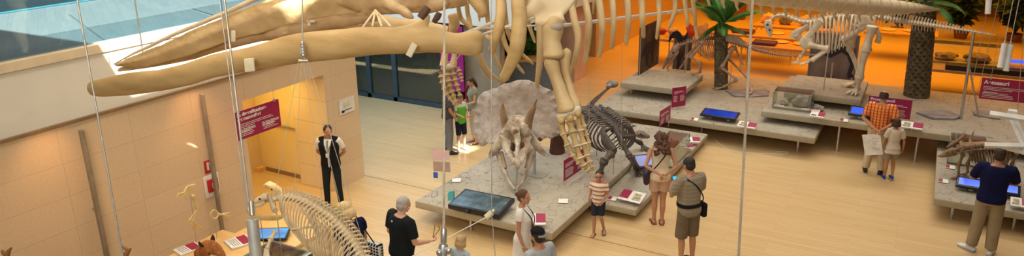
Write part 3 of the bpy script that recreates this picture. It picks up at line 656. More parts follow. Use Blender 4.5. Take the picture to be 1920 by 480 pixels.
# spine: from skull above the frame to the tail tip
TP = [(860, -25, 8.2), (920, -60, 8.2), (1000, -85, 8.4), (1100, -85, 9.0), (1200, -65, 9.9), (1300, -42, 11.0), (1380, -22, 12.0), (1440, -11, 12.9), (1500, -4, 13.8), (1560, 3, 14.6), (1620, 9, 15.4), (1680, 14, 16.2), (1725, 16, 16.8), (1760, 18, 17.2)]
TR = [.17, .2, .21, .215, .215, .215, .215, .215, .22, .225, .22, .16, .09, .02]
def vertebra_mesh(name, m, spine=1.2, trans=1.0, waist=.8, chev=0, disc=True):
    b = MB()
    b.tube([(-.5, 0, 0), (-.44, 0, 0), (-.25, 0, 0), (.25, 0, 0), (.44, 0, 0), (.5, 0, 0)], [.9, 1, waist, waist, 1, .9], 12)
    if spine: b.tube([(0, 0, .7), (-.08, 0, .9 + spine * .5), (-.2, 0, .9 + spine)], [(.30, .1), (.26, .08), (.3, .07)], 6, up=(1, 0, 0))
    if trans:
        for s in (-1, 1): b.tube([(0, s * .6, .2), (0, s * (.6 + trans * .5), .25), (-.1, s * (.6 + trans), .2)], [(.25, .12), (.2, .08), (.16, .06)], 6, up=(1, 0, 0))
    if chev: b.tube([(.5, 0, -.8), (.42, 0, -.9 - chev * .5), (.2, 0, -.9 - chev)], [(.14, .2), (.12, .08), (.08, .05)], 6, up=(1, 0, 0))
    return b.mesh(name, m)
def spine_run(root, me, pts, radii, n=None, gap=.94, up=(0, 0, 1), name='vertebra', lenk=None):
    """vertebrae copies along a smooth curve"""
    P = sp(pts, 12); Rr = rs(radii, len(P)); L = [0]
    for a, b in zip(P, P[1:]): L.append(L[-1] + (b - a).length)
    tot = L[-1]; s = 0; i = 0; out = []; base = base_of(root)
    def at_(s):
        k = 0
        while k < len(L) - 2 and L[k + 1] < s: k += 1
        f = (s - L[k]) / max(L[k + 1] - L[k], 1e-6); return P[k].lerp(P[k + 1], f), Rr[k] + (Rr[k + 1] - Rr[k]) * f
    if n: steps = [tot * (k + .5) / n for k in range(n)]; ds = [tot / n] * n
    else:
        steps = []; ds = []
        while s < tot:
            r = at_(s)[1]; d = max(r * lenk, .02); steps.append(s + d / 2); ds.append(d); s += d
    for s, d in zip(steps, ds):
        if s > tot: break
        p, r = at_(s); a = at_(max(s - d * .4, 0))[0]; c = at_(min(s + d * .4, tot))[0]
        x = (a - c).normalized(); z = Vc(up); z = (z - x * z.dot(x)).normalized(); y = z.cross(x)
        M = Matrix((x * d * gap, y * r, z * r)).transposed().to_4x4(); M.translation = p - base
        o = linkmesh(name, me, root); o.matrix_local = M; out.append((p, -x, y, z, r))
    return out
wv = vertebra_mesh('whale_vertebra', mat('vertebra_bone', (.76, .64, .44), (.64, .50, .31), rough=.5, scale=5), .35, .2, .95, .7)
wdisc = MB().tube([(-.5, 0, 0), (.5, 0, 0)], [1.05, 1.05], 16).mesh('whale_disc', M_cart)
# tail vertebrae with pale discs between them
W_ = spine_run(wh, wv, [dp(*p) for p in TP], TR, gap=.9, lenk=2.2)
for (p, t_, y_, z_, r) in W_[len(W_)//3:]:
    q = p + t_ * r * 1.1 if r > .05 else None
    if q is None: continue
    M = Matrix((-t_ * r * .16, y_ * r * .97, z_ * r * .97)).transposed().to_4x4(); M.translation = q + t_ * 0 - base_of(wh)
    o = linkmesh('disc', wdisc, wh); o.matrix_local = M
# chevrons under the tail
# near ribs : (x0,y0,D) paths, w
def rib(path, w_, m=None, name='rib', flat=.6):
    build(MB().tube([dp(*a) for a in path], rs([(w_ * .8, w_ * flat * .8), (w_, w_ * flat), (w_ * 1.05, w_ * flat), (w_ * .8, w_ * flat * .9), (w_ * .6, w_ * .4)], len(sp(path, 4)) if 0 else 5 * 1) if 0 else w_, 8, smooth=5), name, m or M_whale2, wh)
def rib2(path, w_, m=None, D0=None):
    pts = sp([dp(*a) for a in path], 5); n = len(pts)
    rr = [w_ * (.75 + .35 * math.sin(PI * min(1, i / (n - 1) * 1.15))) * (1 if i < n - 1 else .6) for i in range(n)]
    b = MB().tube(pts, rr, 8); b.jit(.006, 6); build(b, 'rib', m or M_whale2, wh)
NEAR = [((1062, -60, 8.6), (1066, -20, 8.2), (1076, 30, 7.8), (1084, 70, 7.7), (1079, 110, 7.8), (1068, 138, 8.0)),
        ((1078, -70, 8.8), (1088, -30, 8.5), (1100, 15, 8.1), (1104, 50, 8.0), (1101, 90, 8.1), (1097, 119, 8.2)),
        ((1105, -70, 9), (1115, -30, 8.8), (1124, 5, 8.5), (1129, 45, 8.4), (1127, 85, 8.5), (1124, 108, 8.6)),
        ((1130, -70, 9.4), (1142, -30, 9.2), (1149, 5, 8.9), (1150, 43, 8.8), (1149, 75, 8.9), (1146, 92, 9)),
        ((1160, -65, 9.8), (1172, -30, 9.6), (1177, 5, 9.3), (1178, 40, 9.2), (1176, 65, 9.3), (1174, 84, 9.4)),
        ((1190, -60, 10.2), (1198, -30, 10), (1203, 2, 9.7), (1205, 35, 9.6), (1206, 55, 9.7), (1207, 70, 9.8)),
        ((1222, -55, 10.6), (1230, -30, 10.4), (1235, 0, 10.2), (1236, 32, 10.1), (1234, 55, 10.1), (1231, 73, 10.2)),
        ((1255, -50, 11), (1263, -20, 10.8), (1266, 5, 10.6), (1264, 25, 10.5), (1258, 42, 10.5), (1253, 54, 10.6)),
        ((1276, -48, 11.3), (1281, -15, 11.1), (1285, 8, 11), (1288, 30, 11), (1289, 50, 11)),
        ((1288, -44, 11.6), (1296, -10, 11.4), (1301, 10, 11.3), (1303, 40, 11.3), (1307, 73, 11.4))]
for i, p in enumerate(NEAR): rib2(p, R_(6.3 if i < 3 else 5.6 if i < 6 else 4.2, p[2][2]))
rib2(((1010, 40, 8.2), (1013, 75, 8.1), (1012, 115, 8.1), (1007, 165, 8.2)), R_(6.5, 8.1))
BIG = [((962, -60, 7.6), (970, -10, 7.3), (974, 40, 7.1), (969, 90, 7.1), (955, 125, 7.2), (943, 150, 7.3)),
       ((925, -60, 7.9), (937, -10, 7.6), (940, 20, 7.4), (935, 55, 7.3), (927, 80, 7.3), (921, 100, 7.4))]
for p, w_ in zip(BIG, (.068, .05)): rib2(p, w_, M_whale)
rib2(((868, -40, 8.4), (885, -12, 8.2), (900, 12, 8.1), (908, 32, 8.1)), .075, M_whale)
b = MB().prism([dp(912, 62, 7.6), dp(921, 68, 7.6), (dp(935, 60, 7.6)), dp(934, 84, 7.6), dp(926, 104, 7.6), dp(923, 82, 7.6), dp(908, 70, 7.6)], ray(925, 80).normalized() * .05); b.jit(.01, 5); build(b, 'hyoid', M_whale, wh)
FAR = [((850, -50, 9.6), (857, 0, 9.6), (864, 33, 9.7), (882, 52, 9.7), (892, 85, 9.8), (903, 120, 9.9), (921, 152, 10)),
       ((868, -50, 9.8), (874, 0, 9.9), (878, 30, 10), (885, 60, 10), (903, 110, 10.1), (922, 140, 10.2), (945, 155, 10.3)),
       ((905, -50, 9.9), (912, 0, 10), (915, 40, 10.1), (925, 95, 10.2), (945, 140, 10.3)),
       ((930, -40, 10.2), (936, 20, 10.3), (945, 75, 10.4), (960, 108, 10.4), (982, 138, 10.5)),
       ((944, -40, 10.5), (947, 20, 10.6), (953, 60, 10.7), (968, 90, 10.8), (1000, 120, 10.9)),
       ((982, -30, 10.8), (988, 20, 10.9), (993, 50, 11), (1003, 80, 11.1)), ((890, -50, 9.9), (896, 0, 10), (899, 40, 10)),
       ((1036, -30, 11.5), (1043, 10, 11.6), (1050, 30, 11.7), (1066, 50, 11.8)), ((1118, -20, 12), (1114, 5, 12), (1112, 26, 12.1)), ((1082, -20, 12), (1078, 8, 12), (1074, 22, 12))]
for i, p in enumerate(FAR): rib2(p, R_(4.2 if i < 6 else 3, p[1][2]), M_whale2 if i % 2 else M_whale)
# white rails that space the ribs
for a, c, r in (((820, 83, 8), (935, 38, 8.6), .022), ((888, 54, 8.6), (1005, 48, 9.2), .012), ((1004, 54, 8.7), (1302, 17, 11.4), .022), ((820, 92, 8.3), (1010, 30, 9.3), .014)):
    build(MB().cyl(dp(*a), dp(*c), r, 8), 'spacing_rail', M_ink, wh)
# scapula, humerus, radius, ulna
def proc(pl, D, th): return MB().prism([dp(x, y, D) for x, y in pl], ray(1040, 0).normalized() * th)
b = proc([(960, -75), (978, -20), (992, -2), (1000, 12), (1008, 26), (1015, 38), (1040, 40), (1056, 32), (1072, 12), (1092, -15), (1120, -75)], 7.35, .09)
bmesh.ops.bevel(b.bm, geom=b.bm.edges[:], offset=.02, segments=2, affect='EDGES'); b.jit(.015, 5)
b.tube(dps([(1015, 2, 7.3), (995, 20, 7.3), (980, 31, 7.3), (968, 35, 7.3)]), [(.10, .05), (.07, .05), (.05, .045), (.03, .03)], 10, smooth=4); b.tube(dps([(1002, 40, 7.3), (1025, 42, 7.28), (1045, 38, 7.28), (1056, 32, 7.3)]), [.035, .05, .06, .04], 10, smooth=3)
build(b, 'scapula', mat('scapula_bone', (.74, .62, .42), (.64, .50, .30), scale=3, bump=.2), wh)
D = 7.15
b = MB().tube(dps([(1026, 40, D), (1034, 46, D), (1035, 60, D), (1033, 78, D), (1036, 94, D), (1038, 106, D), (1038, 111, D)]), [R_(h, D) for h in (14, 21, 21, 17, 18, 22, 12)], 14, smooth=3); b.jit(.012, 7)
build(b, 'humerus', M_whale2, wh)
build(MB().ell(dp(1040, 50, D - .035), (.085, .085, .055)), 'humerus_cap', mat('grey_cap', (.36, .30, .25), (.25, .2, .16), scale=7), wh)
b = MB().tube(dps([(1034, 110, D), (1034, 116, D), (1041, 140, D), (1049, 165, D), (1057, 192, D), (1062, 207, D), (1063, 212, D)]), [R_(h, D) for h in (10, 16, 12.5, 12, 15, 19, 12)], 12, smooth=3); b.jit(.008, 7); build(b, 'radius', M_whale2, wh)
b = MB().tube(dps([(1056, 92, D + .05), (1062, 100, D + .05), (1060, 116, D + .05), (1062, 140, D + .05), (1070, 170, D + .05), (1080, 198, D + .05), (1082, 205, D + .05)]), [R_(h, D) for h in (6, 11, 10, 8, 8, 11, 8)], 12, smooth=3); b.jit(.008, 7); build(b, 'ulna', M_whale2, wh)
b = MB(); b.tube(dps([(1044, 222, D), (1062, 214, D), (1080, 206, D), (1090, 204, D)]), [R_(h, D) for h in (6, 10, 10, 6)], 10, smooth=3); build(b, 'wrist_cartilage', M_cart, wh)
for x, y, r in ((1052, 226, 7), (1069, 222, 7.5), (1084, 214, 7)): build(MB().ell(dp(x, y, D - .05), R_(r, D)), 'carpal', M_whale, wh)
def digit(path, r0, r1, nseg, m1=M_whale, m2=M_cart, root=wh):
    P = sp(dps(path), 8); L = len(P)
    for k in range(nseg):
        i0 = int((L - 1) * k / nseg); i1 = int((L - 1) * (k + 1) / nseg); a, c = P[i0], P[i1]; r = r0 + (r1 - r0) * k / nseg; d = c - a
        if d.length < 1e-4: continue
        build(MB().tube([a + d * t for t in (.06, .15, .5, .85, .94)], [r * 1.0, r * .95, r * .68, r * .95, r], 8), 'phalanx', m1, root)
        build(MB().tube([c - d * .08, c, c + d * .06], [r * 1.05, r * 1.3, r * 1.05], 8), 'joint_cap', m2, root)
digit([(1052, 232, D), (1059, 258, D - .02), (1068, 280, D - .03), (1082, 301, D - .03), (1093, 312, D), (1102, 321, D)], .034, .016, 6)
digit([(1068, 226, D), (1076, 256, D - .04), (1084, 285, D - .05), (1092, 305, D - .04), (1099, 315, D), (1107, 324, D)], .044, .018, 6)
digit([(1082, 222, D), (1090, 252, D), (1097, 280, D), (1104, 300, D), (1109, 311, D), (1113, 322, D)], .038, .017, 6)
digit([(1089, 214, D + .05), (1097, 243, D + .05), (1103, 262, D + .05), (1109, 284, D + .05)], .026, .014, 4)
# far flipper
D = 10.2
b = MB().tube(dps([(848, 26, D), (852, 45, D), (846, 62, D), (843, 80, D)]), [R_(h, D) for h in (10, 11, 9, 11)], 10, smooth=3); build(b, 'humerus', M_whale, wh)
b = MB().tube(dps([(838, 84, D), (834, 105, D), (832, 124, D)]), [R_(h, D) for h in (7, 6, 8)], 10).tube(dps([(852, 84, D), (852, 105, D), (850, 122, D)]), [R_(h, D) for h in (6, 5, 7)], 10); build(b, 'forearm', M_whale2, wh)
build(MB().tube(dps([(826, 128, D), (842, 126, D), (856, 122, D)]), [R_(h, D) for h in (4, 8, 5)], 8, smooth=3), 'wrist_cartilage', M_cart, wh)
digit([(828, 134, D), (830, 150, D), (834, 166, D), (842, 182, D), (852, 194, D)], .05, .025, 6, M_whale)
digit([(838, 132, D), (841, 150, D), (846, 168, D), (852, 184, D), (858, 200, D)], .055, .025, 7, M_whale)
digit([(848, 130, D), (853, 148, D), (858, 164, D), (862, 178, D)], .045, .025, 5, M_whale)
digit([(858, 126, D), (863, 140, D), (866, 152, D)], .035, .022, 4, M_whale)
for o in list(COL.objects):
    if o.parent is wh or o.parent == wh:
        n_ = o.name.split('.')[0]
        if n_ in ('scapula', 'humerus', 'radius', 'ulna', 'wrist_cartilage', 'maxilla', 'braincase', 'hyoid', 'premaxilla'): addmod_remesh(o, .018, 8 if n_ == 'scapula' else 5)
        if n_ in ('maxilla', 'braincase'): rough_(o, .05, .2)
# ================================================================== TRICERATOPS SKULL
fl0 = zp(968, 352, ZT); ty = fl0.y
tr = thing('triceratops_skull', (fl0.x, ty + .5, ZT + .004), 'huge triceratops skull with wide frill and two brow horns on the central platform', 'dinosaur skull')
def tp(px, py, dy): return yp(px, py, ty + dy)
# frill : curved shield, thick
ctr = (972, 212); N = 40
outl = [(905, 275), (898, 262), (892, 240), (889, 222), (892, 202), (899, 188), (910, 176), (925, 167), (945, 160), (965, 156), (985, 154), (1003, 156), (1020, 164), (1034, 176), (1044, 190), (1051, 207), (1053, 225), (1050, 242), (1043, 256), (1032, 262), (1022, 258), (1010, 262), (990, 270), (960, 275), (930, 272), (918, 265)]
def dense(poly, k=3):
    P = [Vc((x, y, 0)) for x, y in poly]; n = len(P); o = []
    for i in range(n):
        a, b_, c, d = P[i - 1], P[i], P[(i + 1) % n], P[(i + 2) % n]
        for j in range(k):
            t = j / k; q = .5 * ((2 * b_) + (c - a) * t + (2 * a - 5 * b_ + 4 * c - d) * t * t + (3 * b_ - a - 3 * c + d) * t ** 3); o.append((q.x, q.y))
    return o
OL = dense(outl, 3)
def shield(ol, c, dyf, th, steps=7):
    b = MB(); n = len(ol); F = []; B = []
    for s in range(1, steps + 1):
        f = s / steps; rf = []; rb = []
        for i, (x, y) in enumerate(ol):
            px = c[0] + (x - c[0]) * f; py = c[1] + (y - c[1]) * f
            dy = dyf(px, py, f); ed = .03 * math.sin(i * 2.1) if s == steps else 0
            if s >= steps - 1: f = f * (1 + .018 * math.sin(i * .55) + .012 * math.sin(i * 1.9)); px = c[0] + (x - c[0]) * f; py = c[1] + (y - c[1]) * f
            e = .45 if s == steps else 1
            rf.append(b.bm.verts.new(tp(px, py, dy - th * .5 * e + ed))); rb.append(b.bm.verts.new(tp(px, py, dy + th * .5 * e + ed)))
        F.append(rf); B.append(rb)
    cf = b.bm.verts.new(tp(*c, dyf(*c, 0) - th / 2)); cb = b.bm.verts.new(tp(*c, dyf(*c, 0) + th / 2))
    for i in range(n):
        j = (i + 1) % n
        b.bm.faces.new((cf, F[0][i], F[0][j])); b.bm.faces.new((cb, B[0][j], B[0][i]))
        for s in range(steps - 1):
            b.bm.faces.new((F[s][i], F[s + 1][i], F[s + 1][j], F[s][j])); b.bm.faces.new((B[s][j], B[s + 1][j], B[s + 1][i], B[s][i]))
        b.bm.faces.new((F[-1][i], B[-1][i], B[-1][j], F[-1][j]))
    return b
b = shield(OL, (972, 218), lambda x, y, f: .75 + .0035 * (230 - y) + .35 * (abs(x - 972) / 80) ** 2 - .12 * f, .09)
b.jit(.03, 2.2); b.jit(.012, 9)
build(b, 'frill', mat('frill_bone', (.43, .37, .33), (.30, .24, .20), rough=.85, scale=4.5, bump=1.0, bscale=8, detail=9), tr); fr_ = tr.children[-1] if False else [o for o in COL.objects if o.name.startswith('frill')][-1]; addmod_remesh(fr_, .022, 1); rough_(fr_, .05, .3); rough_(fr_, .012, .05)
# face : brow block, ridged snout, side plates with open hollows between them
b = MB()
b.ell(tp(969, 236, .22), (.25, .25, .20)).ell(tp(969, 258, .32), (.20, .22, .26))
for s_, hx in ((-1, 951), (1, 988)):
    b.ell(tp(hx, 247, .10), (.10, .10, .12)).ell(tp(hx - s_ * 2, 236, .12), (.09, .1, .1))
    b.tube([tp(969 + s_ * 21, 254, .12), tp(969 + s_ * 17, 272, -.04), tp(970 + s_ * 11, 291, -.24), tp(969 + s_ * 6, 306, -.40)], [(.035, .10), (.03, .085), (.035, .07), (.04, .04)], 10, smooth=3)
    b.tube([tp(969 + s_ * 20, 262, .1), tp(969 + s_ * 24, 276, .02), tp(969 + s_ * 18, 288, -.12)], [.05, .045, .03], 8, smooth=3)
b.tube([tp(967, 244, .0), tp(970, 262, -.16), tp(971, 280, -.31), tp(971, 296, -.43), tp(969, 312, -.5), tp(968, 321, -.5)], [.085, .05, .036, .045, .05, .012], 12, smooth=4)
b.ell(tp(969, 304, -.43), (.10, .09, .085)); b.jit(.035, 3.5); b.jit(.015, 13)
fc = build(b, 'face', M_tri, tr); addmod_remesh(fc, .014, 1); rough_(fc, .05, .11); rough_(fc, .018, .03)
for s, P in ((-1, [(950, 254, .35), (938, 268, .25), (928, 280, .2), (917, 293, .2)]), (1, [(992, 254, .35), (1003, 268, .25), (1012, 280, .2), (1023, 291, .25)])):
    b = MB().tube([tp(*p) for p in P], [(.14, .05), (.10, .04), (.09, .035), (.05, .02)], 10, smooth=4, up=(s * .4, 0, 1)); b.jit(.02, 6); build(b, 'cheek_horn', M_tri, tr)
for P in ([(950, 240, .22), (945, 222, .14), (942, 205, .1), (943, 193, .05)], [(987, 242, .22), (993, 220, .12), (1000, 202, .04), (1006, 185, -.02)]):
    b = MB().tube([tp(*p) for p in P], [.095, .075, .05, .006], 12, smooth=4); b.jit(.010, 9); build(b, 'brow_horn', M_horn, tr)
b = MB().tube([tp(967, 250, -.06), tp(966, 246, -.12), tp(966, 242, -.16)], [.075, .055, .02], 10, smooth=3); b.jit(.01, 8); build(b, 'nose_horn', M_horn, tr)
for x, y, dy, r in ((961, 276, -.10, (.04, .06, .10)), (980, 276, -.10, (.04, .06, .10)), (1013, 260, .60, (.05, .06, .05)), (940, 256, .3, (.04, .06, .05))):
    build(MB().ell(tp(x, y, dy), r), 'socket', M_gap, tr)
# lower jaw : two rami meeting at the tip
for P in ([(934, 288, .35), (940, 306, .15), (948, 326, -.05), (957, 344, -.25), (966, 355, -.33)], [(1000, 284, .35), (993, 304, .15), (986, 324, -.05), (979, 342, -.25), (969, 355, -.33)]):
    b = MB().tube([tp(*p) for p in P], [(.10, .05), (.09, .045), (.06, .035), (.045, .03), (.03, .025)], 10, smooth=4); b.jit(.01, 8); build(b, 'lower_jaw', M_tri, tr)
    b = MB().tube([tp(P[0][0] + (6 if P[0][0] < 968 else -6), P[0][1] - 2, .30), tp(P[2][0], P[2][1] - 10, -.02)], [.04, .03], 8); build(b, 'tooth_row', M_horn, tr)
p = tp(969, 345, -.2); build(MB().cyl((p.x, p.y, ZT + .004), tp(969, 305, -.2), .015, 8).box((p.x, p.y, ZT + .012), (.14, .14, .012)), 'stand', M_steel, tr)
p = tp(1000, 270, .55); build(MB().cyl((fl0.x, ty + .75, ZT + .004), (fl0.x, ty + .75, tp(970, 240, .7).z), .03, 8).box((fl0.x, ty + .75, ZT + .012), (.5, .3, .014)), 'stand', M_steel, tr)
q = zp(1025, 300, ZT)
solo('tree_stump', MB().tube([(q.x, q.y + .5, ZT + .004), (q.x, q.y + .5, ZT + .35), (q.x + .02, q.y + .5, ZT + .75)], [.17, .14, .15], 12).jit(.02, 6), mat('dark_wood', (.10, .035, .02), (.06, .02, .012), scale=7), 'dark reddish brown wooden stump behind the triceratops skull', 'stump', base=(q.x, q.y + .5, ZT + .004))
# ================================================================== generic skeleton pieces
def ribcage(root, frames, m, widths, depths, r=.012, sweep=.12, i0=0):
    n = len(frames)
    for i, (p, t, y, z, rr) in enumerate(frames):
        f = i / max(n - 1, 1); w_ = rs(widths, n)[i]; d = rs(depths, n)[i]
        for s in (-1, 1):
            P = [p, p + y * s * w_ * .6 + z * w_ * .12, p + y * s * w_ - z * d * .35 + t * sweep * d * .3, p + y * s * w_ * .85 - z * d * .75 + t * sweep * d * .7, p + y * s * w_ * .45 - z * d + t * sweep * d]
            build(MB().tube(P, [r * 1.1, r * 1.2, r, r * .9, r * .6], 6, smooth=3), 'rib', m, root)
def limb(root, names, pts, rads, m):
    for nm, a, c, r in zip(names, pts, pts[1:], rads): build(MB().bone(a, c, r), nm, m, root)
def foot(root, ankle, z, heading, L, m, n=3, r=.016, name='toe', ground=None, spread=.45):
    """toes splayed from the ankle on height z"""
    g = Vc((ankle.x, ankle.y, z + r))
    for k in range(n):
        a = heading + (k - (n - 1) / 2) * spread; d = Vc((math.cos(a), math.sin(a), 0)); LL = L * (1 if k == (n - 1) // 2 else .82)
        P = [ankle, g + d * LL * .35 + Vc((0, 0, r * 2.2)), g + d * LL * .75 + Vc((0, 0, r * .8)), g + d * LL]
        build(MB().tube(P, [r * 1.2, r, r * .9, r * .35], 7, smooth=3), name, m, root)
def ys(root, L): return [yp(*a) for a in L]
# ================================================================== DARK ARMOURED DINOSAUR
H0 = ZA + .004
fA = zp(1192, 328, ZA); fB = zp(1122, 338, ZA); fC = zp(1052, 272, ZA)
an = thing('armoured_dinosaur_skeleton', (fA.x - .4, fA.y + .6, H0), 'dark brown four legged armoured dinosaur skeleton with raised tail club', 'dinosaur skeleton')
av = vertebra_mesh('dark_vertebra', M_dk, .7, 1.2, .75)
dA = lambda px, py, D: dp(px, py, D)
# body runs from the tail (back left) towards the shoulders (front right)
SPN = [dA(1128, 203, 16.1), dA(1118, 212, 15.8), dA(1112, 222, 15.4), dA(1116, 232, 15.0), dA(1130, 240, 14.6), dA(1146, 248, 14.2), dA(1160, 252, 14.0)]
SPN = [dA(1112, 203, 16.3), dA(1118, 210, 15.9), dA(1128, 218, 15.5), dA(1138, 226, 15.1), dA(1150, 235, 14.7), dA(1160, 243, 14.4), dA(1168, 250, 14.2)]
fr = spine_run(an, av, SPN, [.06, .075, .08, .08, .07], n=15)
ribcage(an, fr[2:14], M_dk, [.30, .42, .46, .44, .34], [.40, .55, .6, .55, .42], .021, .05)
# armour plates / scutes on the back
rr = random.Random(3)
for i, (p, t, y, z, r) in enumerate(fr[1:14]):
    for s in (-1, 1):
        for k in range(2):
            c = p + y * s * (.12 + .17 * k) + z * (.10 - .05 * k) + t * rr.uniform(-.03, .03)
            build(MB().tube([c - z * .012 - y * s * .03, c + z * .010, c + z * .006 + y * s * .05], [(.03, .014), (.04, .018), (.02, .008)], 7, up=t), 'armour_plate', M_dk, an)
# tail with club
TL = [SPN[0], dA(1108, 197, 16.6), dA(1118, 186, 16.9), dA(1128, 177, 17.1), dA(1138, 168, 17.3), dA(1146, 161, 17.4)]
spine_run(an, av, TL, [.06, .05, .038, .03, .028], n=18)
b = MB().ell(dA(1148, 158, 17.4), (.14, .1, .085)).ell(dA(1142, 161, 17.35), (.08, .1, .06)).ell(dA(1153, 157, 17.4), (.08, .1, .07)); b.jit(.02, 9); build(b, 'tail_club', mat('club_bone', (.26, .22, .19), (.15, .12, .1), scale=9), an)
# neck, head
NK = [SPN[-1], dA(1172, 256, 14.0), dA(1182, 255, 13.9), dA(1194, 253, 13.85)]
spine_run(an, av, NK, [.06, .045, .038, .034], n=11)
b = MB().tube([dA(1192, 253, 13.8), dA(1198, 250, 13.8), dA(1206, 251, 13.75), dA(1214, 255, 13.7), dA(1218, 257, 13.7)], [(.04, .045), (.058, .06), (.055, .055), (.035, .04), (.02, .022)], 12, smooth=3); b.jit(.012, 12)
hd = build(b, 'skull', mat('club_bone2', (.24, .19, .15), (.12, .09, .07), scale=9), an)
build(MB().ell(dA(1201, 251, 13.70), .018), 'eye_socket', M_gap, an)
build(MB().tube([dA(1194, 256, 13.75), dA(1206, 258, 13.7), dA(1215, 259, 13.66)], [.018, .018, .01], 8), 'lower_jaw', M_dk, an)
# shoulder, forelegs
sA = dA(1168, 262, 13.9); sB = dA(1120, 262, 14.1)
build(MB().tube([dA(1152, 238, 14.3), dA(1160, 255, 14.0), dA(1167, 270, 13.9)], [(.10, .03), (.08, .035), (.1, .05)], 8, smooth=3), 'scapula', M_dk, an)
e = dA(1180, 293, 13.75); limb(an, ('humerus', 'ulna'), [dA(1167, 268, 13.9), e, Vc((fA.x - .03, fA.y + .05, ZA + .12))], [.045, .035], M_dk)
build(MB().bone(e + Vc((.05, .03, 0)), Vc((fA.x + .05, fA.y + .06, ZA + .12)), .026), 'radius', M_dk, an)
foot(an, Vc((fA.x, fA.y + .05, ZA + .12)), ZA, -.5, .24, M_dk, 5, .022, spread=.4)
k1 = dA(1146, 288, 13.6)
build(MB().tube([dA(1128, 245, 14.0), dA(1136, 262, 13.8), dA(1152, 285, 13.6)], [(.10, .035), (.12, .05), (.11, .06)], 8, smooth=3), 'scapula', M_dk, an)
k2 = dA(1138, 300, 13.5); limb(an, ('humerus', 'ulna'), [k1, dA(1132, 303, 13.45), Vc((fB.x, fB.y + .08, ZA + .12))], [.06, .05], M_dk)
foot(an, Vc((fB.x, fB.y + .08, ZA + .12)), ZA, -1.2, .22, M_dk, 5, .024, spread=.4)
# hind legs and pelvis
build(MB().tube([dA(1090, 205, 16.1), dA(1112, 204, 16.0), dA(1136, 208, 15.9)], [(.06, .16), (.05, .2), (.06, .16)], 10, smooth=3).jit(.01, 7), 'pelvis', M_dk, an)
limb(an, ('femur', 'tibia'), [dA(1092, 212, 16.0), dA(1076, 240, 15.7), Vc((fC.x + .04, fC.y, ZA + .14))], [.055, .04], M_dk)
foot(an, Vc((fC.x + .04, fC.y, ZA + .14)), ZA, 3.6, .24, M_dk, 4, .022)
fD = zp(1150, 300, ZA); limb(an, ('femur', 'tibia'), [dA(1140, 216, 15.9), dA(1152, 245, 15.6), Vc((fD.x + .3, fD.y + .9, ZA + .14))], [.055, .04], M_dk)
foot(an, Vc((fD.x + .3, fD.y + .9, ZA + .14)), ZA, -.4, .24, M_dk, 4, .022)
for px, py, D_ in ((1120, 228, 15.5), (1152, 250, 14.4)):
    a = dA(px, py, D_); build(MB().cyl((a.x, a.y, ZA + .004), a, .01, 6), 'support_rod', M_steel, an)
# ================================================================== CRESTED RED BROWN DINOSAUR (upper left platform)
hf = zp(1345, 166, ZL); YH = hf.y + .1
ha = thing('reddish_dinosaur_skeleton', (hf.x, YH, ZL + .004), 'reddish brown dinosaur skeleton walking in front of the first palm, head lowered to the left', 'dinosaur skeleton')
hv = vertebra_mesh('reddish_vertebra', M_pinkb, 1.6, .8, .7, 0); hvt = vertebra_mesh('reddish_tail_vertebra', M_pinkb, 1.6, .9, .7, 1.3)
y = YH
fr = spine_run(ha, hv, ys(ha, [(1278, 84, y), (1290, 80, y), (1305, 76, y), (1325, 73, y), (1345, 73, y), (1362, 76, y)]), [.03, .04, .045, .05, .055, .055], n=20)
ribcage(ha, fr[5:18], M_pinkb, [.15, .24, .28, .26, .16], [.32, .5, .58, .52, .3], .013, .12)
spine_run(ha, hv, ys(ha, [(1262, 92, y), (1268, 86, y), (1278, 84, y)]), [.03, .032], n=6)
spine_run(ha, hvt, ys(ha, [(1362, 77, y), (1385, 83, y), (1410, 91, y + .2), (1440, 99, y + .6), (1470, 104, y + .9), (1505, 104, y + 1.2), (1545, 102, y + 1.5)]), [.055, .055, .05, .042, .034, .024, .01], n=42)
b = MB().tube(ys(ha, [(1273, 84, y), (1267, 92, y), (1260, 102, y), (1252, 113, y), (1245, 125, y), (1243, 129, y)]), [(.07, .06), (.10, .08), (.10, .08), (.065, .05), (.035, .035), (.02, .02)], 12, smooth=3); b.jit(.012, 11)
build(b, 'skull', M_pinkb, ha)
build(MB().ell(yp(1262, 99, y - .09), .03).ell(yp(1252, 110, y - .07), (.02, .02, .03)), 'eye_socket', M_gap, ha)
build(MB().tube(ys(ha, [(1272, 96, y), (1264, 108, y), (1256, 120, y), (1250, 128, y)]), [.035, .035, .025, .015], 8, smooth=3), 'lower_jaw', M_pinkb, ha)
for s, sc, el, wr, hd in ((-.2, (1322, 76), (1296, 106), (1311, 122), (1300, 142)), (.22, (1312, 80), (1286, 108), (1284, 118), (1275, 132))):
    build(MB().tube(ys(ha, [(*sc, y + s), ((sc[0] + el[0]) / 2, (sc[1] + el[1]) / 2, y + s * 1.1), (*el, y + s)]), [(.045, .02), (.03, .02), (.06, .03)], 8, smooth=3), 'scapula', M_pinkb, ha)
a = [yp(1293, 106, y - .2), yp(1313, 118, y - .2), yp(1311, 137, y - .25)]; zz = zp(1298, 147, ZUL); limb(ha, ('humerus', 'ulna'), a, [.03, .024], M_pinkb); build(MB().bone(a[1] + Vc((.03, .03, 0)), a[2] + Vc((.03, .03, 0)), .018), 'radius', M_pinkb, ha)
foot(ha, a[2], ZUL, PI + .25, .28, M_pinkb, 4, .017, 'finger', spread=.3)
a = [yp(1290, 107, y + .2), yp(1284, 116, y + .2), yp(1275, 128, y + .2)]; limb(ha, ('humerus', 'ulna'), a, [.028, .022], M_pinkb); foot(ha, a[2], a[2].z - .09, PI + .3, .14, M_pinkb, 3, .012, 'finger')
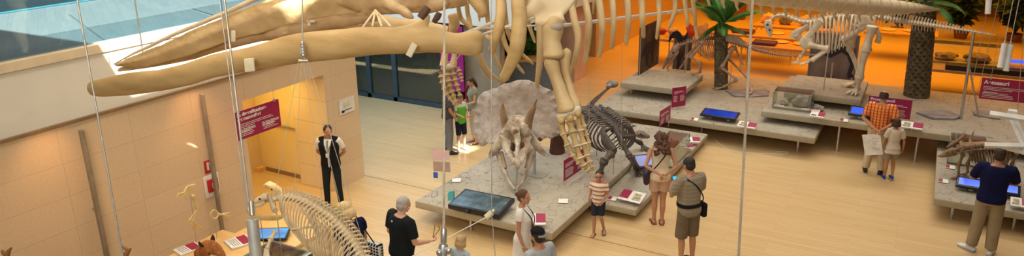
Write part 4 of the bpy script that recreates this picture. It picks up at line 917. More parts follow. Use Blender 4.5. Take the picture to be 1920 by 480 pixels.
b = MB().tube(ys(ha, [(1358, 74, y - .12), (1368, 72, y - .14), (1384, 76, y - .14), (1399, 85, y - .12)]), [(.05, .02), (.11, .03), (.10, .03), (.03, .02)], 10, smooth=4); b.jit(.01, 8); build(b, 'ilium', M_pinkb, ha)
build(MB().tube(ys(ha, [(1375, 86, y), (1352, 102, y - .05), (1340, 118, y - .05)]), [.035, .025, .012], 8, smooth=3), 'pubis', M_pinkb, ha)
build(MB().tube(ys(ha, [(1378, 86, y), (1385, 105, y + .1), (1394, 122, y + .1)]), [.035, .024, .03], 8, smooth=3), 'ischium', M_pinkb, ha)
kn = yp(1353, 127, y - .2); ak = yp(1382, 150, y - .2); limb(ha, ('femur', 'tibia', 'metatarsal'), [yp(1374, 90, y - .16), kn, ak, Vc((hf.x + .18, y - .2, ZL + .09))], [.042, .03, .032], M_pinkb)
foot(ha, Vc((hf.x + .18, y - .2, ZL + .09)), ZL, PI + .15, .3, M_pinkb, 3, .02)
f2 = zp(1408, 180, ZL + .03); kn2 = yp(1364, 108, y + .2); ak2 = yp(1402, 146, y + .0); limb(ha, ('femur', 'tibia', 'metatarsal'), [yp(1376, 90, y + .16), kn2, ak2, Vc((f2.x, f2.y + .1, ZL + .12))], [.042, .03, .03], M_pinkb)
foot(ha, Vc((f2.x, f2.y + .1, ZL + .12)), ZL + .03, PI + .6, .22, M_pinkb, 3, .018)
for px, py, z_ in ((1290, 82, ZUL), (1375, 80, ZL)):
    a = yp(px, py, y); build(MB().cyl((a.x, a.y, z_ + .004), a, .008, 6), 'support_rod', M_steel, ha)
# ================================================================== TALL PALE DINOSAUR (prosauropod)
pf = zp(1598, 180, ZUR); YPp = pf.y + .25; y = YPp
pr = thing('tall_dinosaur_skeleton', (pf.x, y, ZUR + .004), 'pale two legged long necked dinosaur skeleton with long tail beneath the whale tail', 'dinosaur skeleton')
pv = vertebra_mesh('pale_vertebra', M_pale, 1.1, .9, .7, 0); pvt = vertebra_mesh('pale_tail_vertebra', M_pale, 1.5, .9, .75, 1.7); pvn = vertebra_mesh('pale_neck_vertebra', M_pale, .5, .5, .7, 0)
spine_run(pr, pvn, ys(pr, [(1444, 44, y - .1), (1446, 36, y), (1456, 30, y), (1470, 29, y), (1484, 34, y), (1500, 40, y), (1518, 42, y)]), [.03, .04, .05, .06, .065, .07], n=11, gap=.98)
fr = spine_run(pr, pv, ys(pr, [(1518, 42, y), (1535, 39, y), (1560, 34, y), (1590, 31, y), (1620, 30, y), (1645, 31, y)]), [.07, .075, .08, .085, .085], n=16)
ribcage(pr, fr[0:13], M_pale, [.22, .34, .38, .36, .25], [.5, .72, .8, .7, .42], .02, -.18)
spine_run(pr, pvt, ys(pr, [(1645, 32, y), (1670, 36, y), (1700, 41, y), (1735, 46, y), (1770, 51, y), (1805, 56, y), (1835, 61, y), (1867, 66, y)]), [.08, .075, .07, .06, .045, .03, .02, .006], n=38)
b = MB().tube(ys(pr, [(1440, 38, y - .1), (1440, 46, y - .1), (1442, 56, y - .1), (1444, 65, y - .1), (1445, 70, y - .1)]), [(.06, .06), (.10, .085), (.085, .07), (.05, .05), (.02, .02)], 12, smooth=3); b.jit(.012, 11); build(b, 'skull', M_pale, pr)
build(MB().ell(yp(1439, 46, y - .18), .03).ell(yp(1443, 56, y - .17), (.02, .03, .035)), 'eye_socket', M_gap, pr)
for s, P in ((-.3, ((1538, 38), (1524, 58), (1513, 72), (1510, 84))), (.3, ((1530, 40), (1505, 55), (1494, 62), (1492, 72)))):
    b = MB().tube([yp(*q, y + s) for q in P], [(.10, .025), (.06, .025), (.10, .04), (.17, .05)], 10, smooth=4); build(b, 'scapula', M_pale, pr)
build(MB().ell(yp(1512, 80, y - .3), (.16, .05, .16)), 'coracoid', M_pale, pr)
el = yp(1554, 92, y - .35); limb(pr, ('humerus', 'ulna'), [yp(1516, 84, y - .32), el, yp(1522, 114, y - .4)], [.06, .04], M_pale); build(MB().bone(el + Vc((0, .04, .05)), yp(1514, 116, y - .35), .03), 'radius', M_pale, pr)
foot(pr, yp(1518, 115, y - .4), yp(1518, 115, y - .4).z - .1, PI + .2, .26, M_pale, 4, .02, 'finger', spread=.28)
el = yp(1512, 88, y + .3); limb(pr, ('humerus', 'ulna'), [yp(1492, 66, y + .3), el, yp(1500, 108, y + .25)], [.05, .035], M_pale)
foot(pr, yp(1500, 108, y + .25), yp(1500, 108, y + .25).z - .16, PI + .6, .22, M_pale, 4, .017, 'finger', spread=.3)
b = MB().tube(ys(pr, [(1602, 34, y - .2), (1618, 36, y - .22), (1640, 40, y - .2)]), [(.10, .03), (.16, .04), (.08, .03)], 10, smooth=4); build(b, 'ilium', M_pale, pr)
b = MB().tube(ys(pr, [(1630, 46, y - .1), (1605, 60, y - .1), (1580, 74, y - .1)]), [(.05, .05), (.06, .12), (.10, .22)], 10, smooth=4); build(b, 'pubis', M_pale, pr)
build(MB().tube(ys(pr, [(1638, 48, y), (1648, 66, y), (1645, 80, y)]), [.06, .05, .07], 8, smooth=3), 'ischium', M_pale, pr)
kn = yp(1623, 96, y - .25); ak = yp(1612, 148, y - .2)
limb(pr, ('femur', 'tibia'), [yp(1636, 48, y - .25), kn, ak], [.085, .06], M_pale); build(MB().bone(kn + Vc((-.08, .03, -.05)), ak + Vc((-.07, .03, 0)), .035), 'fibula', M_pale, pr)
g = zp(1597, 176, ZUR); build(MB().bone(ak, Vc((g.x + .1, g.y + .05, ZUR + .1)), .05), 'metatarsal', M_pale, pr)
foot(pr, Vc((g.x + .1, g.y + .05, ZUR + .1)), ZUR, -2.1, .34, M_pale, 4, .03, spread=.35)
kn = yp(1592, 88, y + .3); ak = yp(1612, 138, y + .3)
limb(pr, ('femur', 'tibia'), [yp(1608, 46, y + .25), kn, ak], [.085, .055], M_pale)
g = zp(1590, 164, ZUR); build(MB().bone(ak, Vc((g.x + .15, g.y + .05, ZUR + .1)), .045), 'metatarsal', M_pale, pr)
foot(pr, Vc((g.x + .15, g.y + .05, ZUR + .1)), ZUR, PI, .34, M_pale, 4, .028, spread=.35)
a = yp(1560, 36, y); build(MB().cyl((a.x, a.y, ZUR + .004), a, .014, 6), 'support_rod', M_steel, pr)
# tripod mast carrying the tail
p0 = zp(1800, 166, ZR); mx = yp(1826, 60, y)
t = thing('tail_mast', (mx.x, y + .0, ZR + .004), 'slim grey mast holding the tip of the long dinosaur tail', 'stand')
build(MB().cyl((p0.x, y, ZR + .004), (mx.x, y, mx.z), .03, 8), 'mast', M_steel, t); build(MB().cyl((p0.x + .35, y + .3, ZR + .004), (mx.x - .02, y + .02, mx.z - .6), .018, 8), 'brace', M_steel, t)
# ================================================================== SPIKY SMALL REPTILE (right)
q = zp(1802, 341, ZLR); y = q.y + .25
ae = thing('spiky_reptile_skeleton', (q.x + .4, y, ZLR + .004), 'small brown spiky armoured reptile skeleton on the right platform', 'reptile skeleton')
aev = vertebra_mesh('brown_vertebra', M_aet, .9, 1.2, .8)
fr = spine_run(ae, aev, ys(ae, [(1796, 284, y), (1810, 281, y), (1830, 278, y), (1860, 277, y), (1890, 280, y), (1915, 286, y)]), [.03, .035, .04, .04, .035], n=20)
ribcage(ae, fr[3:17], M_aet, [.16, .24, .24, .16], [.26, .36, .36, .26], .013, .05)
spine_run(ae, aev, ys(ae, [(1915, 286, y), (1945, 290, y), (1990, 300, y)]), [.035, .02, .01], n=14)
rr = random.Random(5)
for i, (p, t, yy, z, r) in enumerate(fr[:18]):
    for s in (-1, 1):
        for k in range(2):
            c = p + yy * s * (.07 + .12 * k) + z * (.06 - .03 * k)
            build(MB().box(c, (.075, .10, .018), rot=Quaternion((1, 0, 0), -s * .35), bev=.004), 'armour_plate', M_aet, ae)
for i in (1, 4): 
    p, t, yy, z, r = fr[i]
    for s in (-1, 1): build(MB().tube([p + yy * s * .2, p + yy * s * .34 + z * .08, p + yy * s * .42 + z * .22 + t * .1], [.035, .028, .005], 7, smooth=3), 'shoulder_spike', M_aet, ae)
b = MB().tube(ys(ae, [(1797, 283, y), (1787, 284, y), (1775, 288, y), (1764, 292, y), (1758, 293, y)]), [(.055, .05), (.085, .07), (.06, .05), (.03, .03), (.012, .012)], 10, smooth=3); b.jit(.008, 14); build(b, 'skull', M_aet, ae)
build(MB().ell(yp(1785, 284, y - .075), (.02, .02, .016)), 'eye_socket', M_gap, ae); build(MB().ell(yp(1776, 287, y - .06), (.02, .02, .012)), 'nostril', M_gap, ae)
build(MB().tube(ys(ae, [(1792, 290, y), (1778, 292, y), (1764, 295, y)]), [.02, .02, .01], 8), 'lower_jaw', M_aet, ae)
build(MB().tube(ys(ae, [(1776, 276, y + .1), (1792, 266, y + .1), (1812, 252, y + .1)]), [.03, .035, .03], 8, smooth=3).jit(.01, 9), 'raised_tail_piece', M_aet, ae)
for (px, dy, hx) in ((1806, -.12, 1801), (1822, .18, 1830), (1894, -.12, 1899), (1906, .18, 1915)):
    a = yp(px, 288, y + dy); k = a + Vc((-.04, -.02, -.22)); g = Vc((a.x - .01, a.y - .02, ZLR + .06)); limb(ae, ('upper_leg', 'lower_leg'), [a, k, g], [.028, .022], M_aet); foot(ae, g, ZLR, -2.4, .15, M_aet, 4, .013, spread=.4)
b = MB().ell(yp(1836, 296, y - .1), (.12, .04, .1)); build(b, 'shoulder_blade', M_aet, ae)
# ================================================================== SEAL / MANATEE SKELETON (hanging, lower left)
se = thing('sea_mammal_skeleton', dp(560, 390, 8), 'suspended ivory sea mammal skeleton with long curved ribs at the lower left', 'mammal skeleton')
sv = vertebra_mesh('ivory_vertebra', M_seal, 1.3, .8, .75)
SP2 = [(512, 374, 8.3), (530, 370, 8.3), (550, 371, 8.2), (575, 379, 8.1), (600, 393, 8.0), (625, 410, 7.9), (645, 430, 7.8), (662, 450, 7.7), (677, 474, 7.6), (690, 502, 7.5)]
fr = spine_run(se, sv, dps(SP2), [.035, .045, .05, .05, .05, .045, .045, .04], n=30)
n = len(fr)
Zc = AZ
for i, (p, t, yv, z, r) in enumerate(fr[2:28]):
    f = i / 25; L = .46 * math.sin(PI * min(1, .30 + f * .66)) + .08; w_ = .155 * math.sin(PI * (.25 + .6 * f)) + .03
    for s in (-1, 1):
        sw = .25 * (1 - f) - .05 * f; P = [p, p + yv * s * w_ * .7 + z * .02 + t * .03, p + yv * s * w_ - z * L * .38 + t * sw * .2, p + yv * s * w_ * .85 - z * L * .78 + t * sw * .6, p + yv * s * w_ * .4 - z * L + t * sw]
        build(MB().tube(P, [.009, .0105, .0095, .009, .006], 6, smooth=3), 'rib', M_seal, se)
spine_run(se, sv, dps([(492, 376, 8.3), (502, 374, 8.3), (512, 374, 8.3)]), [.035, .035], n=6)
b = MB().tube(dps([(503, 368, 8.2), (496, 369, 8.2), (487, 373, 8.2), (479, 378, 8.2), (474, 381, 8.2)]), [(.03, .04), (.042, .05), (.032, .034), (.02, .022), (.008, .012)], 12, smooth=3); b.jit(.012, 14); build(b, 'skull', M_seal, se)
build(MB().ell(dp(487, 373, 8.15), .013), 'eye_socket', M_gap, se)
build(MB().tube(dps([(497, 378, 8.2), (488, 384, 8.2), (478, 385, 8.2), (474, 384, 8.2)]), [.02, .025, .018, .01], 8, smooth=3), 'lower_jaw', M_seal, se)
build(MB().tube(dps([(506, 368, 8.0), (510, 385, 7.95), (516, 395, 7.9)]), [(.06, .02), (.08, .02), (.04, .03)], 8, smooth=3), 'scapula', M_seal, se)
limb(se, ('humerus', 'ulna'), dps([(516, 434, 7.8), (507, 449, 7.75), (501, 466, 7.7)]), [.022, .018], M_seal)
for k in range(4): build(MB().tube(dps([(500 - k * 1.5 + 2, 466, 7.7), (498 - k * 3 + 6, 480, 7.65), (496 - k * 4 + 8, 500, 7.6)]), [.012, .01, .006], 6), 'digit', M_seal, se)
build(MB().tube(dps([(545, 430, 8.0), (600, 424, 7.95), (650, 428, 7.9)]), [.012, .016, .01], 6, smooth=3), 'breast_bone', M_seal, se)
# ------------------------------------------------------------------ people
def cloth(name, c, c2=None, rough=.9, scale=5): return mat('cloth_' + name, c, c2, rough=rough, scale=scale, spec=.15, bump=.15, bscale=12)
M_skin = mat('skin', (.62, .36, .24), (.56, .31, .20), rough=.55, scale=6); M_skin2 = mat('skin_tanned', (.50, .25, .14), (.44, .21, .12), rough=.55, scale=6); M_skin3 = mat('skin_fair', (.70, .42, .30), (.64, .36, .25), rough=.55, scale=6)
M_eye = mat('eye_dark', (.03, .02, .02), rough=.3); M_lip = mat('lips', (.45, .17, .13), rough=.5)
def hair_m(n, c, c2): return mat('hair_' + n, c, c2, rough=.6, scale=30, stretch=(3, 3, 1), bump=.4)
def ringpts(c, a, b, rot, n=16, sq=2.3):
    o = []
    for k in range(n):
        t = 2 * PI * k / n; x = math.cos(t); y = math.sin(t)
        o.append(Vc(c) + rot @ Vc((a * math.copysign(abs(x) ** (2 / sq), x), b * math.copysign(abs(y) ** (2 / sq), y), 0)))
    return o
def hand(mb, wr, d, nrm, s, side, curl=.5, k=1.0):
    """palm and five fingers; d = hand direction, nrm = palm normal, side=+1 thumb on +lat"""
    d = d.normalized(); nrm = (nrm - d * nrm.dot(d)).normalized(); lat = d.cross(nrm) * side
    P = lambda a, b_, c_: wr + d * a * s + lat * b_ * s + nrm * c_ * s
    mb.tube([P(-.01, 0, 0), P(.03, 0, 0), P(.065, 0, .002), P(.092, 0, .004)], [(.017 * s, .023 * s), (.016 * s, .034 * s), (.015 * s, .04 * s), (.012 * s, .038 * s)], 10, up=nrm)
    for i, (off, L) in enumerate(((.029, .072), (.0095, .08), (-.0105, .075), (-.030, .058))):
        c = curl
        a = P(.082, off, .002); ang = .25 + c * .9
        e1 = a + (d * math.cos(c * .8) + nrm * math.sin(c * .8)) * L * .48 * s
        e2 = e1 + (d * math.cos(c * 1.8) + nrm * math.sin(c * 1.8)) * L * .3 * s
        e3 = e2 + (d * math.cos(c * 2.6) + nrm * math.sin(c * 2.6)) * L * .24 * s
        mb.tube([a, e1, e2, e3], [.0095 * s, .009 * s, .0082 * s, .0065 * s], 8)
    a = P(.02, .026, .004); mb.tube([a, P(.045, .05, .012), P(.072, .054, .02 + .01 * curl), P(.09, .048, .026 + .015 * curl)], [.013 * s, .011 * s, .0095 * s, .0075 * s], 8)
def person(name, loc, rz, label, h=1.75, sex='m', build_=1.0, skin=None, lean=0, lean_side=0, head=(0, 0, 0), arms=None, legs=None, top=None, bottom=None, shoes=None, hair=None, extra=None, shoulder=None, belly=0, cat='person'):
    """figure faces local +Y; arms/legs: {'R':(elbow, wrist, palm_normal, curl)} in units of a 1.75 m figure"""
    s = h / 1.75; bw = build_; t = thing('person', loc, label, cat, rz=rz); skin = skin or M_skin
    child = h < 1.45; hs = (1.0 if not child else 1.0 + (1.45 - h) * .55)
    shw = (shoulder or (.195 if sex == 'm' else .168)) * bw * (0.92 if child else 1)
    hipw = .092 if sex == 'm' else .095
    PV = Vc((0, 0, .95))
    qL = Quaternion((1, 0, 0), -lean) @ Quaternion((0, 1, 0), lean_side)
    def T(p): p = Vc(p); return (PV + qL @ (p - PV)) * s      # upper body
    def S(p): return Vc(p) * s
    # torso section: z, half width, half depth, y offset
    if sex == 'm': TS = [(.84, .12, .085, -.01), (.90, .165, .115, -.012), (.96, .168, .118, -.01), (1.03, .158, .11 + belly * .4, belly * .3), (1.10, .150, .105 + belly, belly * .7), (1.2, .158, .112 + belly * .6, belly * .4), (1.30, .172, .12, .005), (1.38, .178, .115, 0), (1.44, .150, .085, -.012), (1.475, .095, .062, -.018), (1.50, .062, .058, -.016)]
    else: TS = [(.84, .12, .09, -.01), (.90, .172, .118, -.015), (.96, .170, .118, -.012), (1.03, .145, .10, 0), (1.10, .126, .09, .004), (1.2, .135, .10, .008), (1.29, .150, .125, .02), (1.37, .150, .105, .004), (1.43, .130, .076, -.012), (1.465, .085, .056, -.018), (1.495, .052, .05, -.014)]
    TS = [(z, a * bw * (.94 if child else 1), b_ * bw, y) for z, a, b_, y in TS]
    def rings(a0, a1, grow, table=TS):
        R = []
        zs = [z for z, *_ in table]
        def interp(z):
            z = min(max(z, zs[0]), zs[-1])
            for A, B in zip(table, table[1:]):
                if A[0] <= z <= B[0]:
                    f = (z - A[0]) / (B[0] - A[0]); return [A[i] + (B[i] - A[i]) * f for i in range(4)]
        Z = [a0] + [z for z in zs if a0 + .01 < z < a1 - .01] + [a1]
        for z in Z:
            q = interp(z); R.append(ringpts(T((0, q[3], z)), (q[1] + grow) * s, (q[2] + grow) * s, qL))
        return R
    b = MB(); b.loft(rings(.84, 1.5, 0))
    # neck, head
    nb = T((0, -.014, 1.46)); hq = qL @ Quaternion((0, 0, 1), head[0]) @ Quaternion((1, 0, 0), -head[1]) @ Quaternion((0, 1, 0), head[2])
    nk = T((0, .0, 1.535)); hc = nk + hq @ Vc((0, .018, .098)) * s * hs
    HP = lambda x, y, z: hc + hq @ Vc((x, y, z)) * s * hs
    b.tube([nb, T((0, -.008, 1.50)), nk + (hc - nk) * .15], [(.058 if sex == 'm' else .048) * s] * 3, 12)
    b.ell(HP(0, -.008, .028), Vc((.076, .094, .088)) * s * hs, hq, 18, 14)           # cranium
    b.ell(HP(0, .014, -.035), Vc((.060, .072, .075)) * s * hs, hq, 16, 12)            # face / jaw
    b.ell(HP(0, .062, -.085), Vc((.028, .022, .02)) * s * hs, hq)                     # chin
    b.tube([HP(0, .082, .015), HP(0, .099, -.022), HP(0, .086, -.034)], [.010 * s, .014 * s, .012 * s], 8)   # nose
    b.tube([HP(-.04, .076, .024), HP(0, .086, .03), HP(.04, .076, .024)], .011 * s, 8)         # brow
    for e in (-1, 1): b.ell(HP(.076 * e, -.005, -.012), Vc((.010, .020, .032)) * s * hs, hq @ Quaternion((0, 0, 1), .3 * e)); b.ell(HP(.038 * e, .062, -.03), Vc((.02, .02, .022)) * s, hq)
    # arms
    A = {'R': ((.245, -.03, 1.14), (.26, .05, .90), (-1, 0, 0), .45), 'L': ((-.245, -.03, 1.14), (-.26, .05, .90), (1, 0, 0), .45)}
    A.update(arms or {}); J = {}
    for sd, e in (('R', 1), ('L', -1)):
        el, wr, pn, cu = A[sd]; el, wr = T(el), T(wr); sh = T((e * shw, -.01, 1.425)); J[sd] = (sh, el, wr)
        k = bw * (1 if sex == 'm' else .84)
        b.tube([T((e * shw * .55, -.008, 1.43)), sh, sh.lerp(el, .35), sh.lerp(el, .75), el, el.lerp(wr, .25), el.lerp(wr, .6), wr], [.052 * s * k, .054 * s * k, .048 * s * k, .040 * s * k, .037 * s * k, .038 * s * k, .031 * s * k, .024 * s * k], 12)
        hand(b, wr, (wr - el), qL @ Vc(pn), s * (1 if sex == 'm' else .92), -e if False else (1 if (wr - el).cross(qL @ Vc(pn)).dot(Vc((0, 1, 0))) >= 0 else -1), cu)
    # legs
    Lg = {'R': ((.10, .02, .50), (.105, -.02, .085), (.12, 1)), 'L': ((-.10, .02, .50), (-.105, -.02, .085), (-.12, 1))}
    Lg.update(legs or {}); K = {}
    for sd, e in (('R', 1), ('L', -1)):
        kn, an_, td = Lg[sd]; kn, an_ = S(kn), S(an_); hp = S((e * hipw, -.005, .91)); K[sd] = (hp, kn, an_, td)
        b.tube([hp, hp.lerp(kn, .2), hp.lerp(kn, .6), kn, kn.lerp(an_, .15) + Vc((0, -.008, 0)), kn.lerp(an_, .35) + Vc((0, -.014, 0)), kn.lerp(an_, .75), an_], [.085 * s * bw, .085 * s * bw, .066 * s * bw, .053 * s, .051 * s, .055 * s * bw, .038 * s, .036 * s], 12)
        f = Vc((td[0], td[1], 0)).normalized(); lat = Vc((f.y, -f.x, 0)); g = Vc((an_.x, an_.y, an_.z - .085 * s))
        b.tube([g - f * .055 * s + Vc((0, 0, .03)) * s, g + Vc((0, 0, .045)) * s, g + f * .08 * s + Vc((0, 0, .03)) * s, g + f * .15 * s + Vc((0, 0, .018)) * s, g + f * .19 * s + Vc((0, 0, .014)) * s], [(.03 * s, .032 * s), (.045 * s, .036 * s), (.03 * s, .042 * s), (.018 * s, .045 * s), (.012 * s, .035 * s)], 12, up=(0, 0, 1))
    body = build(b, 'body', skin, t, local=True); addmod_remesh(body, .0085 if h > 1.3 else .007, 2)
    for e in (-1, 1): build(MB().ell(HP(.031 * e, .074, .008), Vc((.011, .008, .007)) * s, hq), 'eye', M_eye, t, local=True)
    build(MB().ell(HP(0, .083, -.060), Vc((.022, .008, .006)) * s, hq), 'mouth', M_lip, t, local=True)
    # clothes
    def garment(nm, mb, m, v=.011, it=5):
        o = build(mb, nm, m, t, local=True); addmod_remesh(o, v, it); return o
    if top:
        nm, m, hem, sl, gr = top['name'], top['m'], top.get('hem', .90), top.get('sleeve', .5), top.get('grow', .016)
        b = MB(); R = rings(max(hem, .84), top.get('neck', 1.475), gr)
        if hem < .84 or top.get('flare'):
            q = TS[0]; fl = top.get('flare', .04)
            R = rings(.93, top.get('neck', 1.475), gr); zz = .93
            for z in [zz - (zz - hem) * k / 4 for k in range(4, 0, -1)]:
                f = (zz - z) / max(zz - hem, .01); R.insert([4, 3, 2, 1][0] * 0 + len(R) - len(R) if False else 0, None); R[0] = None
                R = [r for r in R if r is not None]
                R.insert(0, ringpts(S((0, -.012, z)), (.182 * bw + fl * f) * s, (.128 * bw + fl * f) * s, Quaternion()))
            R.sort(key=lambda r: sum((p.z for p in r), 0))
        b.loft(R)
        if top.get('shoulders', True):
            for sd, e in (('R', 1), ('L', -1)):
                sh, el, wr = J[sd]; k = bw * (1 if sex == 'm' else .84)
                P = [T((e * shw * .5, -.008, 1.43)), sh]
                r0 = [(.052 * k + gr) * s, (.056 * k + gr) * s]
                if sl > 0:
                    n_ = 4
                    for q in range(1, n_ + 1):
                        f = sl * q / n_; p = sh.lerp(el, min(1, f)) if f <= 1 else el.lerp(wr, f - 1)
                        P.append(p); r0.append(((.052 - .012 * f) * k + gr * (1.15 if sl <= 1 else .8)) * s)
                b.tube(P, r0, 12)
        garment(nm, b, m)
        if top.get('vest'):
            b = MB().loft(rings(.90, 1.45, gr + .016)); 
            for e in (-1, 1): b.tube([T((e * .05, -.01, 1.47)), T((e * shw * .8, -.01, 1.445)), T((e * shw * .95, -.01, 1.40))], [.07 * s, .068 * s, .066 * s], 10)
            # opening at the front: cut a wedge of the vest
            bmesh.ops.recalc_face_normals(b.bm, faces=b.bm.faces[:])
            o = garment('vest', b, top['vest'], .011, 3)
            c = MB().prism([T((-.018, .1, .86)), T((.018, .1, .86)), T((.018, .1, 1.12)), T((.085, .1, 1.50)), T((-.085, .1, 1.50)), T((-.018, .1, 1.12))], qL @ Vc((0, .22 * s, 0)))
            me = c.mesh('cut', top['vest'], False); co = bpy.data.objects.new('cut', me); COL.objects.link(co); co.parent = t
            bo = o.modifiers.new('cut', 'BOOLEAN'); bo.object = co; bo.operation = 'DIFFERENCE'; bo.solver = 'EXACT'
            CUTS.append((o, co))
    if bottom:
        m, ln, gr = bottom['m'], bottom.get('len', 1.95), bottom.get('grow', .014)
        b = MB()
        if bottom['name'] in ('skirt',):
            R = rings(.93, 1.0, gr); 
            for z in (.85, .75, .62, .5)[:bottom.get('n', 4)]: R.insert(0, ringpts(S((0, -.012, z)), (.185 + (.93 - z) * .12) * s, (.13 + (.93 - z) * .12) * s, Quaternion()))
            b.loft(R)
        else:
            b.loft(rings(.85, bottom.get('waist', 1.01), gr))
            for sd, e in (('R', 1), ('L', -1)):
                hp, kn, an_, td = K[sd]; P = [hp + Vc((0, 0, .03))]; r0 = [(.088 * bw + gr) * s]; lz = bottom.get('loose', 0)
                n_ = 7
                for q in range(1, n_ + 1):
                    f = ln * q / n_; p = hp.lerp(kn, f) if f <= 1 else kn.lerp(an_, f - 1)
                    base = (.088 - .032 * f) * bw if f <= 1 else (.056 - .012 * (f - 1)) * bw
                    P.append(p); r0.append((base + gr + lz * min(f, 1)) * s)
                b.tube(P, r0, 12)
        garment(bottom['name'], b, m)
        if bottom.get('belt'):
            q = [r for r in rings(.985, 1.015, gr + .006)]; build(MB().loft([q[0], q[-1]]), 'belt', bottom['belt'], t, local=True)
    if shoes:
        for sd in ('R', 'L'):
            hp, kn, an_, td = K[sd]; f = Vc((td[0], td[1], 0)).normalized(); g = Vc((an_.x, an_.y, an_.z - .085 * s))
            b = MB()
            if shoes.get('sandal'):
                b.box(g + f * .06 * s + Vc((0, 0, .006)), (.085 * s, .26 * s, .014), rot=Quaternion((0, 0, 1), math.atan2(-f.x, f.y)), bev=.004)
                lat = Vc((f.y, -f.x, 0))
                for q, w_, hh in ((.12, .05, .04), (.0, .048, .07)): b.tube([g + f * q * s - lat * w_ * s, g + f * q * s - lat * w_ * .8 * s + Vc((0, 0, hh * s * .8)), g + f * q * s + Vc((0, 0, hh * s)), g + f * q * s + lat * w_ * .8 * s + Vc((0, 0, hh * s * .8)), g + f * q * s + lat * w_ * s], .008 * s, 6)
                build(b, 'sandal', shoes['m'], t, local=True)
            else:
                b.tube([g - f * .075 * s + Vc((0, 0, .035)) * s, g - f * .03 * s + Vc((0, 0, .055)) * s, g + f * .03 * s + Vc((0, 0, .055)) * s, g + f * .10 * s + Vc((0, 0, .035)) * s, g + f * .18 * s + Vc((0, 0, .026)) * s, g + f * .215 * s + Vc((0, 0, .022)) * s], [(.03 * s, .03 * s), (.055 * s, .043 * s), (.055 * s, .045 * s), (.036 * s, .05 * s), (.026 * s, .05 * s), (.014 * s, .03 * s)], 12, up=(0, 0, 1))
                o = build(b, 'shoe', shoes['m'], t, local=True)
                sb = MB().box(g + f * .065 * s + Vc((0, 0, .008)), (.088 * s, .27 * s, .016), rot=Quaternion((0, 0, 1), math.atan2(-f.x, f.y)), bev=.006)
                build(sb, 'sole', shoes.get('sole', mat('sole_grey', (.45, .43, .40))), o, local=True)
    if hair:
        m, st = hair['m'], hair['style']; b = MB(); v = .009; amp = .006; vo_ = hair.get('vol', 1)
        if st in ('short', 'bob', 'curly', 'bun', 'tuft', 'long'):
            b.ell(HP(0, -.022, .040), Vc((.086, .096, .088)) * s * hs, hq, 18, 12)
            b.ell(HP(0, -.045, -.01), Vc((.080, .068, .075)) * s * hs, hq, 16, 10)
            if hair.get('fringe', st != 'short'): b.ell(HP(.01, .052, .074), Vc((.055, .035, .026)) * s * hs, hq)
        if st == 'bald':
            for k in range(-6, 7):
                a = -PI / 2 + k * .27
                for z_, rd in ((-.025, 1.0), (.02, 1.02), (.055, .93 if abs(k) < 5 else .8)): b.ell(HP(.072 * rd * math.cos(a), -.010 + .090 * rd * math.sin(a), z_), Vc((.017, .017, .03)) * s * hs, hq)
        if st == 'bob':
            for k in range(-6, 7):
                a = -PI / 2 + k * .27; b.ell(HP(.084 * math.cos(a), -.012 + .088 * math.sin(a), -.045), Vc((.028, .028, .06)) * s * hs, hq)
        if st == 'bun': b.ell(HP(0, -.12, .02), Vc((.035, .035, .035)) * s * hs, hq)
        if st == 'tuft': b.ell(HP(.0, .0, .10), Vc((.07, .08, .04)) * s * hs, hq)
        if st == 'curly':
            rr = random.Random(4)
            for k in range(110):
                a = -PI / 2 + rr.uniform(-1.7, 1.7) * (1 if k < 60 else .6); z = rr.uniform(-.33, .06); rad = .088 + .03 * min(1, (0.06 - z) * 4)
                b.ell(HP(rad * math.cos(a) * 1.1, -.02 + rad * math.sin(a) * .9, z), rr.uniform(.022, .036) * s, None, 8, 6)
            amp = .016
        if st == 'long':
            b.tube([HP(0, -.07, .03), HP(0, -.095, -.06), HP(.01, -.10, -.14), HP(.02, -.085, -.22)], [(.07 * s, .05 * s), (.08 * s, .04 * s), (.07 * s, .035 * s), (.04 * s, .02 * s)], 10, up=hq @ Vc((1, 0, 0)))
        if st == 'ponytail':
            b.ell(HP(0, -.022, .040), Vc((.082, .094, .082)) * s * hs, hq); b.tube([HP(0, -.10, .03), HP(0, -.14, -.02), HP(0, -.13, -.1)], [.025 * s, .03 * s, .012 * s], 8)
        b.jit(amp, 22)
        if vo_ != 1:
            for q in b.bm.verts: q.co = hc + (q.co - hc) * vo_
        o = build(b, 'hair', m, t, local=True); addmod_remesh(o, v, 1)
    ctx = dict(t=t, T=T, S=S, HP=HP, J=J, K=K, s=s, q=qL, hq=hq, rings=rings)
    if extra: extra(ctx)
    return t
CUTS = []
def at_floor(px, py, z=0): p = zp(px, py, z); return (p.x, p.y, .002)
def under(px, py, h):
    """floor point under a head top seen at px,py"""
    p = zp(px, py, h); return (p.x, p.y, .002)
def tocam(loc, off=0): return math.atan2(loc[0], -loc[1] * -1) * 1  # unused
def face(dx, dy): return math.atan2(-dx, dy)     # rotation so local +Y looks along (dx,dy)
M_wht = cloth('white', (.82, .80, .76)); M_blk = cloth('black', (.012, .012, .014)); M_nav = cloth('navy', (.008, .010, .055)); M_khk = cloth('khaki', (.36, .28, .17)); M_blk2 = cloth('black2', (.018, .022, .026))
S_blk = mat('shoe_black', (.02, .018, .018), rough=.5); S_brn = mat('sandal_brown', (.18, .08, .04), rough=.5); S_blu = mat('shoe_blue', (.01, .04, .30), rough=.5); S_wht = mat('shoe_white', (.75, .74, .72), rough=.5)
